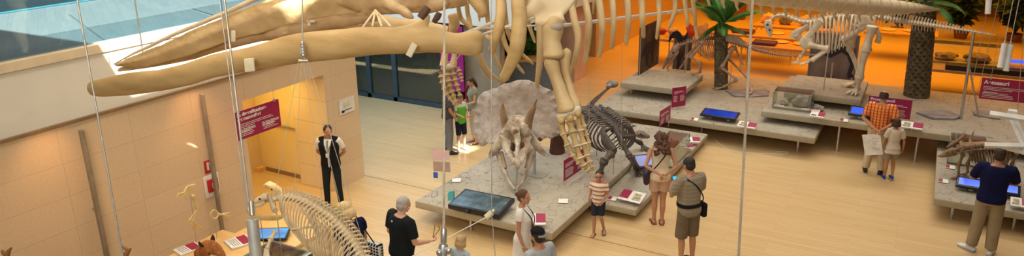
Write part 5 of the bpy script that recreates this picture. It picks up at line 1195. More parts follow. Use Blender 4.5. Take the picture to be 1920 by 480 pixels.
# --- guard
L0 = at_floor(628, 388)
def ex(c):
    T, s, t = c['T'], c['s'], c['t']
    build(MB().tube([T((0, .09, 1.46)), T((0, .125, 1.42)), T((0, .138, 1.30)), T((.0, .135, 1.22))], [(.016, .008), (.02, .008), (.03, .006), (.012, .005)], 8), 'tie', M_blk, t, local=True)
    build(MB().tube([T((-.07, .03, 1.47)), T((-.04, .15, 1.32)), T((.01, .155, 1.20)), T((.05, .15, 1.32)), T((.07, .03, 1.47))], .005, 6), 'lanyard', M_nav, t, local=True)
    build(MB().box(T((.01, .155, 1.17)), (.06 * s, .006, .085 * s), bev=.002), 'badge', M_paper, t, local=True)
person('person', L0, face(.55, -1), 'security guard in a black vest, white shirt and lanyard standing before the stone pillar', 1.67, 'm', 1.0, M_skin2, head=(.45, .05, .0),
       arms={'R': ((.27, -.12, 1.16), (.10, -.20, .98), (0, -1, 0), .6), 'L': ((-.27, -.12, 1.16), (-.08, -.21, .97), (0, -1, 0), .6)}, legs={'R': ((.12, .02, .5), (.14, -.01, .085), (.25, 1)), 'L': ((-.12, .02, .5), (-.14, -.01, .085), (-.25, 1))},
       top=dict(name='shirt', m=M_wht, sleeve=.62, vest=M_blk), bottom=dict(name='trousers', m=M_blk2), shoes=dict(m=S_blk, sole=S_blk), hair=dict(m=hair_m('black', (.03, .022, .018), (.012, .01, .008)), style='short'), extra=ex)
# --- three visitors by the banner
Lm = at_floor(843, 287)
person('person', Lm, face(.75, .8), 'man in dark grey shirt and grey trousers with hand in pocket beside the purple banner', 1.66, 'm', 1.03, M_skin2, head=(-.2, .15, 0),
       arms={'R': ((.28, .0, 1.16), (.22, .12, .95), (-1, 0, 0), .4)}, top=dict(name='shirt', m=cloth('charcoal', (.075, .07, .08)), sleeve=.75, hem=.88, grow=.022), bottom=dict(name='trousers', m=cloth('grey', (.19, .20, .21)), loose=.01), shoes=dict(m=S_blk, sole=S_blk), hair=dict(m=hair_m('dkbrown', (.06, .035, .02), (.03, .018, .01)), style='short'))
Lk = at_floor(866, 282)
def ex(c):
    T, S, t, s = c['T'], c['S'], c['t'], c['s']
    q = c['rings'](.86, 1.40, .026); q2 = q
    b = MB().loft([r for r in q]); o = build(b, 'green_vest', cloth('green', (.12, .55, .06)), t, local=True); addmod_remesh(o, .012, 3)
    J = c['J']; m = (J['R'][2] + J['L'][2]) / 2 + Vc((0, .10, .02))
    build(MB().box(m, (.30, .22, .014), rot=Quaternion((1, 0, 0), .35), bev=.004), 'orange_folder', cloth('orange', (.75, .13, .03)), t, local=True)
person('person', Lk, face(.55, -.25), 'child in green vest and navy shorts holding an orange folder', 1.36, 'm', .92, M_skin, head=(-.3, .3, 0),
       arms={'R': ((.2, .06, 1.2), (.10, .30, 1.14), (0, 0, 1), .6), 'L': ((-.2, .06, 1.2), (-.10, .30, 1.14), (0, 0, 1), .6)}, top=dict(name='shirt', m=cloth('pale', (.62, .56, .50)), sleeve=.7), bottom=dict(name='shorts', m=cloth('navy2', (.02, .025, .05)), len=.98, loose=.015), shoes=dict(m=S_wht), hair=dict(m=hair_m('brown', (.24, .12, .05), (.14, .07, .03)), style='tuft'), extra=ex)
Ls = at_floor(890, 268)
def ex(c):
    T, S, t, s, J = c['T'], c['S'], c['t'], c['s'], c['J']
    m = (J['R'][2] + J['L'][2]) / 2 + Vc((0, .12, .0))
    build(MB().box(m, (.30, .24, .008), rot=Quaternion((1, 0, 0), .5)), 'paper_sheet', M_paper, t, local=True)
    build(MB().tube([T((.16, -.09, 1.47)), T((.16, .02, 1.50)), T((.13, .12, 1.42)), T((.12, .14, 1.2)), T((.15, .05, 1.05))], [(.03, .012)] * 5, 8, smooth=3), 'backpack_strap', cloth('crimson', (.40, .02, .05)), t, local=True)
person('person', Ls, face(-.55, -.6), 'woman with long brown hair and sage top holding paper beside the green vested child', 1.64, 'f', 1.0, M_skin, head=(.1, .4, 0),
       arms={'R': ((.22, .03, 1.15), (.12, .28, 1.06), (0, 0, 1), .5), 'L': ((-.22, .03, 1.15), (-.12, .28, 1.06), (0, 0, 1), .5)}, top=dict(name='blouse', m=cloth('sage', (.30, .30, .22)), sleeve=.35, hem=.86), bottom=dict(name='trousers', m=cloth('sand', (.56, .50, .38)), len=1.75), shoes=dict(m=S_blk, sandal=1), hair=dict(m=hair_m('darkbrown', (.09, .03, .018), (.04, .015, .01)), style='long'), extra=ex)
# --- blond woman behind the seal skeleton
Lb = under(660, 386, 1.74)
def ex(c):
    T, t, s, J = c['T'], c['t'], c['s'], c['J']
    build(MB().box(T((.27, -.03, .92)), (.12, .30, .34), rot=Quaternion((0, 0, 1), .2), bev=.03), 'shoulder_bag', stripe_mat('bag_pattern', (.02, .02, .02), (.7, .7, .68), 'Z', 22, .35, (.7, .7, .68), 'Y', 20), t, local=True)
    build(MB().tube([T((.27, .08, 1.08)), T((.17, .06, 1.46)), T((.12, -.04, 1.49)), T((.25, -.13, 1.08))], .009, 6, smooth=4), 'bag_strap', M_blk, t, local=True)
    for e in (-1, 1): build(MB().tube([c['HP'](e * .03, .096, .012), c['HP'](e * .068, .082, .014), c['HP'](e * .085, .0, .01)], .006, 6), 'sunglasses', M_black, t, local=True)
person('person', Lb, face(-.8, .2), 'blond woman in navy top with patterned shoulder bag beside the sea mammal ribs', 1.74, 'f', 1.16, M_skin3, lean=.22, head=(.25, .35, 0),
       arms={'R': ((.25, .08, 1.15), (.15, .28, 1.05), (-1, 0, .2), .5), 'L': ((-.25, .08, 1.15), (-.12, .30, 1.08), (1, 0, .2), .5)}, top=dict(name='top', m=M_nav, sleeve=.45, hem=.88), bottom=dict(name='trousers', m=M_blk), shoes=dict(m=S_blk), hair=dict(m=hair_m('blond', (.78, .60, .32), (.60, .42, .2)), style='bob', vol=1.22), extra=ex)
# --- grey haired man in black T-shirt
Lg_ = under(747, 371, 1.78)
def ex(c):
    T, t, s, J = c['T'], c['t'], c['s'], c['J']
    w_ = J['R'][2]; 
    build(MB().tube([w_ + Vc((.0, .06, .04)), w_ + Vc((-.01, .10, .14)), w_ + Vc((-.02, .12, .20)), w_ + Vc((.01, .1, .23))], .0045, 6, smooth=3), 'spectacles', M_black, t, local=True)
    build(MB().tube([w_ + Vc((.02, .05, .04)), w_ + Vc((.08, .09, .14)), w_ + Vc((.11, .11, .20)), w_ + Vc((.08, .1, .23))], .0045, 6, smooth=3), 'spectacles', M_black, t, local=True)
    o = T((-.03, -.135, 1.395)); build(MB().ell(o, (.03, .008, .03)), 'logo', mat('logo_grey', (.55, .57, .56)), t, local=True)
person('person', Lg_, face(.35, 1), 'grey haired man in black T-shirt seen from behind, holding his spectacles', 1.78, 'm', 1.14, M_skin3, lean=.06, head=(-.15, .2, 0),
       arms={'R': ((.30, .02, 1.16), (.26, .29, 1.10), (-.3, 0, 1), .7), 'L': ((-.29, -.02, 1.15), (-.26, .16, .95), (1, 0, 0), .5)}, top=dict(name='t_shirt', m=cloth('blackteal', (.012, .016, .02)), sleeve=.75, hem=.86, grow=.022), bottom=dict(name='trousers', m=cloth('denim', (.05, .06, .09))), shoes=dict(m=S_blk), hair=dict(m=hair_m('grey', (.52, .49, .46), (.34, .31, .29)), style='short'), extra=ex, belly=.03)
# --- small blond child at the bottom edge
Lc = under(863, 443, 1.30)
person('person', Lc, face(.2, 1), 'fair haired child at the bottom edge, only the back of the head showing', 1.30, 'm', .9, M_skin3, head=(0, .1, 0), top=dict(name='t_shirt', m=cloth('lightblue', (.4, .5, .6)), sleeve=.5), bottom=dict(name='shorts', m=M_khk, len=.95, loose=.015), shoes=dict(m=S_wht), hair=dict(m=hair_m('fair', (.52, .38, .20), (.38, .26, .13)), style='bob'))
# --- woman in the white dress
Lw = under(980, 356, 1.68)
def ex(c):
    T, t, s, J = c['T'], c['t'], c['s'], c['J']
    build(MB().tube([T((-.09, .03, 1.47)), T((-.05, .17, 1.3)), T((.03, .16, 1.12)), T((.08, .15, 1.05)), T((.07, .16, 1.3)), T((.09, .03, 1.47))], .008, 6, smooth=3), 'camera_strap', M_blk, t, local=True)
    cb = build(MB().box(T((.08, .20, 1.03)), (.13, .07, .09), bev=.012), 'camera', M_black, t, local=True); build(MB().cyl(T((.08, .23, 1.03)), T((.08, .30, 1.03)), .032, 14), 'lens', M_black, cb, local=True)
    build(MB().tube([J['R'][2] + Vc((-.03, 0, .01)), J['R'][2] + Vc((0, .028, .01)), J['R'][2] + Vc((.03, 0, .01)), J['R'][2] + Vc((0, -.028, .01)), J['R'][2] + Vc((-.03, 0, .01))], .005, 6, smooth=3), 'bracelet', M_steel, t, local=True)
person('person', Lw, face(1, .25), 'woman in a white dress with a black camera walking past the touch table', 1.68, 'f', 1.0, M_skin2, head=(-.15, .05, 0),
       arms={'R': ((.22, -.02, 1.14), (.22, .06, .90), (-1, 0, 0), .4), 'L': ((-.2, .06, 1.14), (-.04, .24, 1.02), (1, 0, .3), .6)}, legs={'R': ((.09, .10, .5), (.09, .12, .09), (0, 1)), 'L': ((-.09, -.04, .5), (-.09, -.24, .1), (0, 1))},
       top=dict(name='dress', m=M_wht, sleeve=.4, hem=.50, flare=.05), shoes=dict(m=S_brn, sandal=1), hair=dict(m=hair_m('chestnut', (.13, .05, .03), (.07, .03, .015)), style='bun', fringe=False), extra=ex)
# --- man with a cap
Lp = under(1010, 428, 1.74)
def ex(c):
    HP, hq, t, s = c['HP'], c['hq'], c['t'], c['s']
    b = MB().ell(HP(0, -.008, .062), Vc((.088, .106, .07)) * s, hq, 18, 10); cp = build(b, 'cap', M_blk, t, local=True)
    b = MB().tube([HP(-.06, -.08, .04), HP(0, -.115, .035), HP(.06, -.08, .04)], [(.012, .04), (.012, .05), (.012, .04)], 10, smooth=3, up=(0, 0, 1)); build(b, 'peak', mat('cap_grey', (.2, .2, .2)), cp, local=True)
    build(MB().ell(HP(0, .062, -.085), Vc((.05, .04, .036)) * s, hq).jit(.003, 30), 'beard', hair_m('beard', (.05, .025, .015), (.025, .012, .01)), t, local=True)
    build(MB().tube([c['T']((-.09, -.06, 1.47)), c['T']((0, -.1, 1.42)), c['T']((.1, -.05, 1.47))], .008, 6, smooth=3), 'camera_strap', M_blk, t, local=True)
person('person', Lp, face(-1, .35), 'bearded man in a black cap and pale grey shirt at the bottom edge', 1.74, 'm', 1.0, M_skin2, head=(0, .05, 0), top=dict(name='t_shirt', m=cloth('paleblue', (.42, .46, .50)), sleeve=.6), bottom=dict(name='shorts', m=M_khk, len=1.1, loose=.02), shoes=dict(m=S_blk), hair=dict(m=hair_m('black', (.03, .022, .018), (.012, .01, .008)), style='short'), extra=ex)
# --- boy in striped shirt
Lo = at_floor(1121, 440)
def ex(c):
    HP, t = c['HP'], c['t']
    for e in (-1, 1): build(MB().tube([HP(e * .012, .096, .01), HP(e * .03, .096, .022), HP(e * .05, .088, .01), HP(e * .03, .096, -.006), HP(e * .012, .096, .01)], .0035, 6, smooth=2).tube([HP(e * .05, .088, .012), HP(e * .075, .0, .01)], .003, 5), 'glasses', M_black, t, local=True)
person('person', Lo, face(.15, -1), 'boy with glasses in red and white striped shirt walking beside the platform', 1.20, 'm', .92, M_skin2, head=(.1, .1, 0),
       arms={'R': ((.22, -.04, 1.16), (.25, .03, .93), (-1, 0, 0), .4), 'L': ((-.22, .0, 1.15), (-.10, .16, .98), (1, 0, 0), .5)}, legs={'R': ((.09, .08, .5), (.09, .06, .085), (.1, 1)), 'L': ((-.09, .06, .52), (-.12, -.14, .12), (-.3, 1))},
       top=dict(name='striped_shirt', m=stripe_mat('red_stripes', (.74, .66, .56), (.42, .16, .10), 'Z', 13, .38), sleeve=.7, hem=.86, grow=.028), bottom=dict(name='shorts', m=cloth('darkshort', (.025, .03, .045)), len=.85, loose=.02), shoes=dict(m=S_brn, sandal=1), hair=dict(m=hair_m('black', (.03, .022, .018), (.012, .01, .008)), style='short'), extra=ex)
# --- curly haired woman
Lu = at_floor(1233, 419)
def ex(c):
    T, t, s, J = c['T'], c['t'], c['s'], c['J']
    build(MB().tube([T((.13, -.08, 1.46)), T((.03, -.14, 1.3)), T((-.12, -.12, 1.1)), T((-.2, -.02, .98))], (.010), 6, smooth=4), 'bag_strap', M_blk, t, local=True)
    build(MB().box(T((-.24, .04, .92)), (.10, .26, .26), rot=Quaternion((1, 0, 0), .2), bev=.04), 'shoulder_bag', mat('bag_purple', (.03, .015, .035), rough=.5), t, local=True)
person('person', Lu, face(-.45, 1), 'woman with long curly brown hair in cream top and beige shorts, hands clasped behind her', 1.74, 'f', 1.03, M_skin2, lean=.10, head=(.2, .5, 0),
       arms={'R': ((.27, -.12, 1.15), (.06, -.20, 1.0), (0, -1, 0), .7), 'L': ((-.27, -.12, 1.15), (-.02, -.22, 1.02), (0, -1, 0), .7)}, legs={'R': ((.075, .01, .5), (.07, -.02, .085), (.1, 1)), 'L': ((-.075, .01, .5), (-.07, -.0, .085), (-.15, 1))},
       top=dict(name='sleeveless_top', m=cloth('creamtop', (.76, .66, .50)), sleeve=0, hem=.86, shoulders=False, grow=.016, neck=1.45), bottom=dict(name='shorts', m=cloth('beigeshort', (.58, .38, .27)), len=.62, loose=.02), shoes=dict(m=S_brn, sandal=1), hair=dict(m=hair_m('curlybrown', (.11, .042, .02), (.05, .02, .01)), style='curly'), extra=ex)
# --- man with the phone
pl = under(1298, 297, 1.84)
def ex(c):
    T, t, s, J, q = c['T'], c['t'], c['s'], c['J'], c['q']
    m = (J['R'][2] + J['L'][2]) / 2 + Vc((0, .09, .06))
    ph = build(MB().box(m, (.075, .012, .15), rot=Quaternion((1, 0, 0), -.7), bev=.004), 'phone', M_black, t, local=True)
    build(MB().box(m + Quaternion((1, 0, 0), -.7) @ Vc((0, -.0075, 0)), (.066, .002, .13), rot=Quaternion((1, 0, 0), -.7)), 'phone_display', emis('phone_glow', (.05, .45, .8), 1.2), ph, local=True)
    build(MB().tube([T((-.12, -.09, 1.46)), T((.02, -.14, 1.34)), T((.16, -.12, 1.14)), T((.2, -.02, .98))], (.014, .008), 6, smooth=4), 'bag_strap', M_blk, t, local=True)
    build(MB().box(T((.23, .0, .90)), (.09, .22, .24), bev=.03), 'shoulder_bag', M_blk, t, local=True)
    r = c['rings'](1.0, 1.05, .036); build(MB().loft([r[0], r[-1]]), 'waist_strap', M_blk, t, local=True)
    w_ = J['L'][2]; build(MB().tube([w_ + (J['L'][1] - w_).normalized() * .03, w_ + (J['L'][1] - w_).normalized() * .06], .034 * s, 12), 'wrist_watch', M_black, t, local=True)
person('person', pl, face(-.85, .65), 'man in grey checked T-shirt holding a blue lit phone, black bag strap across his back', 1.84, 'm', .98, M_skin2, lean=.03, head=(.05, .35, 0),
       arms={'R': ((.27, .08, 1.17), (.10, .30, 1.20), (-.4, 0, 1), .8), 'L': ((-.27, .08, 1.17), (-.08, .31, 1.20), (.4, 0, 1), .8)},
       top=dict(name='t_shirt', m=stripe_mat('grey_check', (.25, .21, .155), (.36, .31, .23), 'Z', 15, .12, (.29, .245, .185), 'X', 12), sleeve=.85, hem=.84, grow=.026), bottom=dict(name='cargo_shorts', m=cloth('olive', (.17, .13, .085)), len=1.05, loose=.03), shoes=dict(m=S_blk), hair=dict(m=hair_m('black', (.03, .022, .018), (.012, .01, .008)), style='short'), extra=ex, belly=.03)
# --- man in orange check shirt
Lr = at_floor(1636, 325)
def ex(c):
    T, t, s, J = c['T'], c['t'], c['s'], c['J']
    m = J['L'][2] + Vc((-.02, -.06, -.30))
    q = Quaternion((0, 1, 0), -.25)
    pm = build(MB().box(m, (.34, .006, .44), rot=q), 'map_sheet', M_paper, t, local=True)
    bb = MB(); rr = random.Random(2)
    for k in range(9): bb.box(m + q @ Vc((rr.uniform(-.04, .08), -.004, .12 - k * .03)), (rr.uniform(.05, .14), .003, .008), rot=q)
    build(bb, 'print', mat('print_grey', (.5, .4, .42)), pm, local=True)
person('person', Lr, face(.08, 1), 'balding man in orange checked shirt and cream trousers holding a map behind his back', 1.80, 'm', 1.06, M_skin2, head=(0, .25, 0),
       arms={'R': ((.30, -.10, 1.17), (.05, -.22, .99), (0, -1, 0), .8), 'L': ((-.30, -.10, 1.17), (-.02, -.24, 1.0), (0, -1, 0), .8)}, legs={'R': ((.115, .02, .5), (.14, -.02, .085), (.3, 1)), 'L': ((-.115, .02, .5), (-.14, -.02, .085), (-.2, 1))},
       top=dict(name='checked_shirt', m=stripe_mat('orange_check', (.74, .20, .035), (.80, .42, .17), 'Z', 17, .35, (.46, .07, .02), 'X', 15), sleeve=.75, hem=.97, grow=.024), bottom=dict(name='trousers', m=cloth('cream', (.62, .50, .32)), loose=.012, belt=S_brn, waist=1.0), shoes=dict(m=S_blk), hair=dict(m=hair_m('darkgrey', (.05, .03, .02), (.03, .02, .015)), style='bald'), extra=ex)
# --- girl beside him
Lq = at_floor(1665, 338)
person('person', Lq, face(-.25, .95), 'child in pale top, grey shorts and blue shoes walking beside the man in orange', 1.32, 'f', .98, M_skin2, head=(-.1, .05, 0), legs={'R': ((.09, .14, .52), (.09, .02, .12), (0, 1)), 'L': ((-.09, .06, .5), (-.09, .10, .085), (0, 1))},
       top=dict(name='t_shirt', m=cloth('palepink', (.64, .54, .44)), sleeve=.7, hem=.80, grow=.03, flare=.03), bottom=dict(name='shorts', m=cloth('greyshort', (.33, .28, .21)), len=.75, loose=.03), shoes=dict(m=S_blu), hair=dict(m=hair_m('darkbrown2', (.07, .03, .018), (.035, .015, .01)), style='bob', fringe=False))
# --- man in navy
Ln = at_floor(1838, 474)
person('person', Ln, face(.05, 1), 'man in navy T-shirt and khaki cargo trousers with arms folded at the right', 1.84, 'm', 1.05, M_skin2, head=(.1, .15, 0),
       arms={'R': ((.28, .12, 1.18), (.02, .22, 1.18), (0, -1, 0), .7), 'L': ((-.29, .10, 1.18), (-.14, .24, 1.24), (0, 1, 0), .6)}, legs={'R': ((.11, .02, .5), (.12, -.03, .085), (.2, 1)), 'L': ((-.11, .02, .5), (-.14, -.0, .085), (-.8, .6))},
       top=dict(name='t_shirt', m=M_nav, sleeve=.8, hem=.88, grow=.024), bottom=dict(name='cargo_trousers', m=M_khk, loose=.022, waist=1.0), shoes=dict(m=S_wht), hair=dict(m=hair_m('darkshort', (.05, .03, .02), (.03, .02, .015)), style='short'))
# bake the vest openings so that no cutting helper stays in the scene
bpy.context.view_layer.update()
for o, co in CUTS:
    dg = bpy.context.evaluated_depsgraph_get(); me = bpy.data.meshes.new_from_object(o.evaluated_get(dg)); o.modifiers.clear(); o.data = me
    bpy.data.objects.remove(co)
# ------------------------------------------------------------------ palms
M_bark = mat('palm_bark', (.20, .15, .08), (.08, .06, .035), rough=.9, scale=10, bump=.6)
M_leaf = mat('palm_leaf', (.13, .30, .06), (.05, .17, .03), rough=.5, scale=6); M_leafd = mat('dark_leaf', (.035, .07, .02), (.015, .035, .01), rough=.6, scale=6)
def palm(base, top, r0, r1, nfr, L, label, seed, elr=(.3, 1.25), droop=1.6):
    t = thing('palm_tree', base, label, 'palm tree'); rr = random.Random(seed); base, top = Vc(base), Vc(top)
    ax = (top - base); H_ = ax.length; axn = ax.normalized(); e1 = axn.orthogonal().normalized(); e2 = axn.cross(e1)
    b = MB().tube([base + ax * f for f in (0, .03, .5, 1)], [r0 * 1.05, r0 * .9, (r0 + r1) * .43, r1 * .85], 20)
    nz = int(H_ / .085)
    for k in range(nz):
        f = k / nz; r = r0 + (r1 - r0) * f; na = 11
        for j in range(na):
            a = 2 * PI * (j + .5 * (k % 2)) / na; d = e1 * math.cos(a) + e2 * math.sin(a); c = base + ax * f + d * r * .88
            b.tube([c - axn * .03, c + d * r * .10 + axn * .015, c + d * r * .20 + axn * .055], [(.045 * r / .17, .055 * r / .17), (.035, .05), (.010, .02)], 6, up=d)
    build(b, 'trunk', M_bark, t)
    for k in range(nfr):
        a = 2 * PI * k / nfr + rr.uniform(-.2, .2); el = rr.uniform(*elr) if k % 4 else rr.uniform(-.4, .1); LL = L * rr.uniform(.8, 1.1) * (1 if k % 4 else .55); d = Vc((math.cos(a), math.sin(a), 0))
        P = []; p = top + d * .03
        n = 14
        for i in range(n + 1):
            f = i / n; e_ = el - f * f * droop; P.append(p.copy()); p = p + (d * math.cos(e_) + Vc((0, 0, 1)) * math.sin(e_)) * LL / n
        b = MB().tube(P, [.022, .014, .004], 6)
        side = Vc((-d.y, d.x, 0))
        for i in range(1, n):
            for q in range(4):
                c = P[i].lerp(P[i + 1], q / 4); tg = (P[i + 1] - P[i]).normalized(); f = i / n; w_ = .30 * LL / 1.4 * math.sin(PI * min(1, .3 + f * .7)) + .03
                for s_ in (-1, 1):
                    tip = c + side * s_ * w_ * .75 + tg * w_ * .75 - Vc((0, 0, .10 * w_ / .3)) ; up = tg.cross(side); m_ = c.lerp(tip, .5) + Vc((0, 0, .02))
                    v = [b.bm.verts.new(x) for x in (c - tg * .008, m_ - tg * .013, tip, m_ + tg * .013, c + tg * .008)]; b.bm.faces.new(v)
        build(b, 'frond', M_leaf, t, smooth=False)
    return t
pb = zp(1352, 166, ZL); pt = yp(1352, 45, pb.y)
palm((pb.x, pb.y, ZL + .004), (pt.x, pb.y, pt.z), .16, .15, 20, 1.5, 'first palm tree, short textured trunk with green fronds behind the reddish skeleton', 3, (.45, 1.25), .8)
pb = zp(1718, 180, ZR); pt = yp(1736, 2, pb.y)
palm((pb.x, pb.y, ZR + .004), (pt.x, pb.y, pt.z), .27, .22, 14, 2.0, 'second palm tree, taller trunk on the right platform', 8, (.5, 1.3), 1.3)
def bush(loc, r, n, label, seed, m=M_leaf, L=.5, cat='plant'):
    t = thing('potted_plant', loc, label, cat); rr = random.Random(seed); l = Vc(loc)
    build(MB().tube([l, l + Vc((0, 0, .3))], [.2, .26], 14), 'pot', S_brn, t)
    b = MB(); 
    for k in range(n):
        a = rr.uniform(0, 2 * PI); h = rr.uniform(.5, 1) * r[1]; d = Vc((math.cos(a), math.sin(a), 0)); tip = l + Vc((0, 0, .3 + h)) + d * r[0] * rr.uniform(.3, 1)
        P = sp([l + Vc((0, 0, .3)), l.lerp(tip, .6) + Vc((0, 0, .2)), tip], 4); b.tube(P, [.015, .006], 5)
        for q in P[2:]:
            for s_ in range(5):
                dd = Vc((rr.uniform(-1, 1), rr.uniform(-1, 1), rr.uniform(-.4, .8))).normalized(); w_ = dd.orthogonal().normalized() * L * .13; e = q + dd * L * rr.uniform(.5, 1); mm = q.lerp(e, .5)
                b.bm.faces.new([b.bm.verts.new(x) for x in (q, mm + w_, e, mm - w_)])
    build(b, 'foliage', m, t, smooth=False)
p = zp(1012, 150, 0); bush((p.x - .1, 19.3, 0), (.5, 1.9), 26, 'leafy green plant behind the whale flipper beside the pink column', 2, L=.4)
for i, (px, lab) in enumerate(((1680, 'dark green plant at the back wall above the tall dinosaur tail'), (1800, 'dark green plant at the back wall left of the amber column'), (1900, 'dark green plant at the back wall at the right edge'))):
    p = zp(px, 66 + 6 * i, 0); bush((p.x, min(p.y, 35.5), 0), (.7, 1.6), 22, lab, 11 + i, m=M_leafd, L=.6)
# ------------------------------------------------------------------ painted display panels with dinosaur silhouettes
M_art = mat('painted_scene', (.12, .075, .05), (.04, .025, .02), rough=.6, scale=2.2, detail=8)
M_art2 = mat('painted_scene2', (.17, .10, .055), (.06, .035, .022), rough=.6, scale=1.6, detail=8)
M_sil = mat('silhouette', (.02, .015, .022), rough=.6)
def artpanel(a, c_, zb, zt, m, label, sil=None):
    a, c_ = Vc((a[0], a[1], 0)), Vc((c_[0], c_[1], 0)); t = thing('painted_panel', ((a.x + c_.x) / 2, (a.y + c_.y) / 2, zb), label, 'panel')
    d = (c_ - a); L = d.length; d.normalize(); nrm = Vc((d.y, -d.x, 0))
    P = lambda u, v, o=0: a + d * u * L + Vc((0, 0, zb + (zt - zb) * v)) + nrm * o
    build(MB().prism([P(0, 0), P(1, 0), P(1, 1), P(0, 1)], nrm * .03), 'board', m, t)
    for i, S_ in enumerate(sil or []):
        build(MB().prism([P(u, v, .02) for u, v in S_], nrm * .008), 'painted_figure', M_sil, t)
    for u in (.01, .99): build(MB().cyl(P(u, 0, .02), P(u, 1, .02), .012, 6), 'edge_rod', M_steel, t)
    return t
quad = [(.1, .35), (.2, .55), (.35, .62), (.55, .6), (.7, .7), (.85, .72), (.9, .62), (.78, .55), (.7, .4), (.72, .1), (.64, .1), (.6, .35), (.45, .36), (.42, .1), (.34, .1), (.32, .35), (.2, .4)]
branch = [(.2, .1), (.25, .5), (.12, .8), (.28, .6), (.4, .9), (.38, .55), (.6, .8), (.42, .42), (.32, .1)]
a = zp(1197, 141, ZUL); c_ = zp(1220, 128, ZUL)
tz = yp(1222, 42, c_.y).z
artpanel((a.x, a.y), (c_.x, c_.y + .6), ZUL + .004, tz, M_art, 'narrow dark painted panel on the upper left platform', [quad])
a = Vc((c_.x + .1, 21.4, 0)); e = Vc((yp(1298, 90, 21.4).x, 21.4, 0))
artpanel((a.x, 21.4), (e.x, 21.4), 0.0, yp(1250, 64, 21.4).z, M_art2, 'wide brown painted panel standing behind the reddish skeleton', [branch])
b0 = yp(1513, 140, 21.2); b1 = yp(1604, 140, 21.2)
artpanel((b0.x, 21.2), (b1.x, 21.2), 0.0, yp(1550, 62, 21.2).z, mat('painted_scene3', (.25, .17, .14), (.12, .08, .07), scale=2), 'grey brown painted panel standing behind the tall pale skeleton', [])
# black standing dinosaur cut-outs
def cutout(outline, y, zb, label, px_list=True, th=.05):
    P = [yp(px, py, y) for px, py in outline]; cx = sum(p.x for p in P) / len(P); zmin = min(p.z for p in P)
    t = thing('dinosaur_cutout', (cx, y, zb), label, 'cutout')
    build(MB().prism(P, (0, th, 0)), 'figure', M_sil, t)
    for dx in (-.25, .25): build(MB().cyl((cx + dx, y + .03, zb), (cx + dx, y + .03, zmin + .35), .02, 6), 'stand', M_steel, t)
cutout([(1253, 77), (1257, 66), (1262, 60), (1270, 57), (1276, 62), (1281, 72), (1290, 58), (1289, 70), (1285, 84), (1278, 84), (1272, 77), (1266, 70), (1260, 72), (1256, 78)], 20.6, ZUL + .004 if False else ZL + .004, 'black angular cut-out figure above the reddish dinosaur head')
cutout([(1546, 104), (1556, 92), (1560, 84), (1575, 76), (1590, 72), (1600, 82), (1604, 98), (1604, 118), (1597, 138), (1602, 145), (1590, 146), (1588, 140), (1594, 120), (1588, 104), (1578, 98), (1566, 104), (1558, 108)], 20.6, ZR + .004, 'dark purple standing dinosaur cut-out behind the pale legs')
# ------------------------------------------------------------------ exhibit tables
def exhibit_table(c, w_, d, h, label, m=None, legs=M_steel):
    t = thing('exhibit_table', (c[0], c[1], 0.002), label, 'table')
    build(MB().box((c[0], c[1], h - .04), (w_, d, .08), bev=.01), 'table_top', m or M_wood, t)
    for sx in (-1, 1):
        for sy in (-1, 1): build(MB().cyl((c[0] + sx * (w_ / 2 - .1), c[1] + sy * (d / 2 - .1), .002), (c[0] + sx * (w_ / 2 - .1), c[1] + sy * (d / 2 - .1), h - .08), .025, 8), 'leg', legs, t)
    return t
BT = [(1405, 60, 3.2, 1.2, 'orange exhibit table behind the first palm crown'), (1470, 84, 2.6, 1.1, 'orange exhibit table below the pale dinosaur head'), (1285, 70, 2.6, 1.2, 'exhibit table with red pieces behind the whale ribs'), (1690, 58, 2.2, 1.1, 'exhibit table with pale plates behind the tall skeleton hips'), (1500, 48, 3.0, 1.1, 'exhibit table farthest back between amber columns')]
TB = []
for px, py, w_, d, lab in BT:
    p = zp(px, py, .9); TB.append(p); exhibit_table((p.x, p.y), w_, d, .9, lab, mat('amber_table', (.58, .30, .09), rough=.5))
M_pl = mat('salmon_plate', (.78, .46, .32), rough=.5); M_vio = mat('violet_tray', (.10, .04, .12), rough=.5)
def disc_item(p, dx, dy, r, label): solo('exhibit_plate', MB().tube([(p.x + dx, p.y + dy, .903), (p.x + dx, p.y + dy, .925), (p.x + dx, p.y + dy, .94)], [r * .7, r, r * .9], 20), M_pl, label, 'plate', base=(p.x + dx, p.y + dy, .903))
disc_item(TB[1], .5, .3, .28, 'round salmon plate on the table under the pale head, right one'); disc_item(TB[1], -.15, .35, .24, 'round salmon plate on the table under the pale head, left one')
disc_item(TB[3], -.4, 0, .25, 'pale plate on the back table, left one'); disc_item(TB[3], .3, .1, .28, 'pale plate on the back table, right one'); disc_item(TB[0], .9, .1, .25, 'salmon plate on the table behind the palm')
for p, dx, lab in ((TB[1], -.55, 'dark violet tray on the table under the pale head'), (TB[0], -.15, 'dark violet tray on the table behind the palm')):
    solo('display_tray', MB().box((p.x + dx, p.y - .2, .955), (.7, .45, .10), bev=.02), M_vio, lab, 'tray', base=(p.x + dx, p.y - .2, .903))
rr = random.Random(9)
for i, (dx, dy) in enumerate(((-.9, .2), (-.4, -.1), (.1, .25), (.6, 0))):
    p = TB[2]; rock('fossil_piece', (p.x + dx, p.y + dy, .903), (.16, .12, .12 + .05 * i), (mat('red_piece', (.45, .06, .04)), mat('tan_piece', (.6, .35, .2)))[i % 2], ['red fossil piece on the rib side table, leftmost', 'tan fossil piece on the rib side table, second from left', 'red fossil piece on the rib side table, third from left', 'tan fossil piece on the rib side table, rightmost'][i], 30 + i)
for i, dx in enumerate((-1.1, -.5, .2, .9)):
    p = TB[4]; rock('fossil_piece', (p.x + dx, p.y, .903), (.22, .14, .2), (M_pl, M_rock)[i % 2], ['salmon fossil piece on the farthest table, leftmost', 'grey fossil piece on the farthest table, second from left', 'salmon fossil piece on the farthest table, third from left', 'grey fossil piece on the farthest table, rightmost'][i], 50 + i)
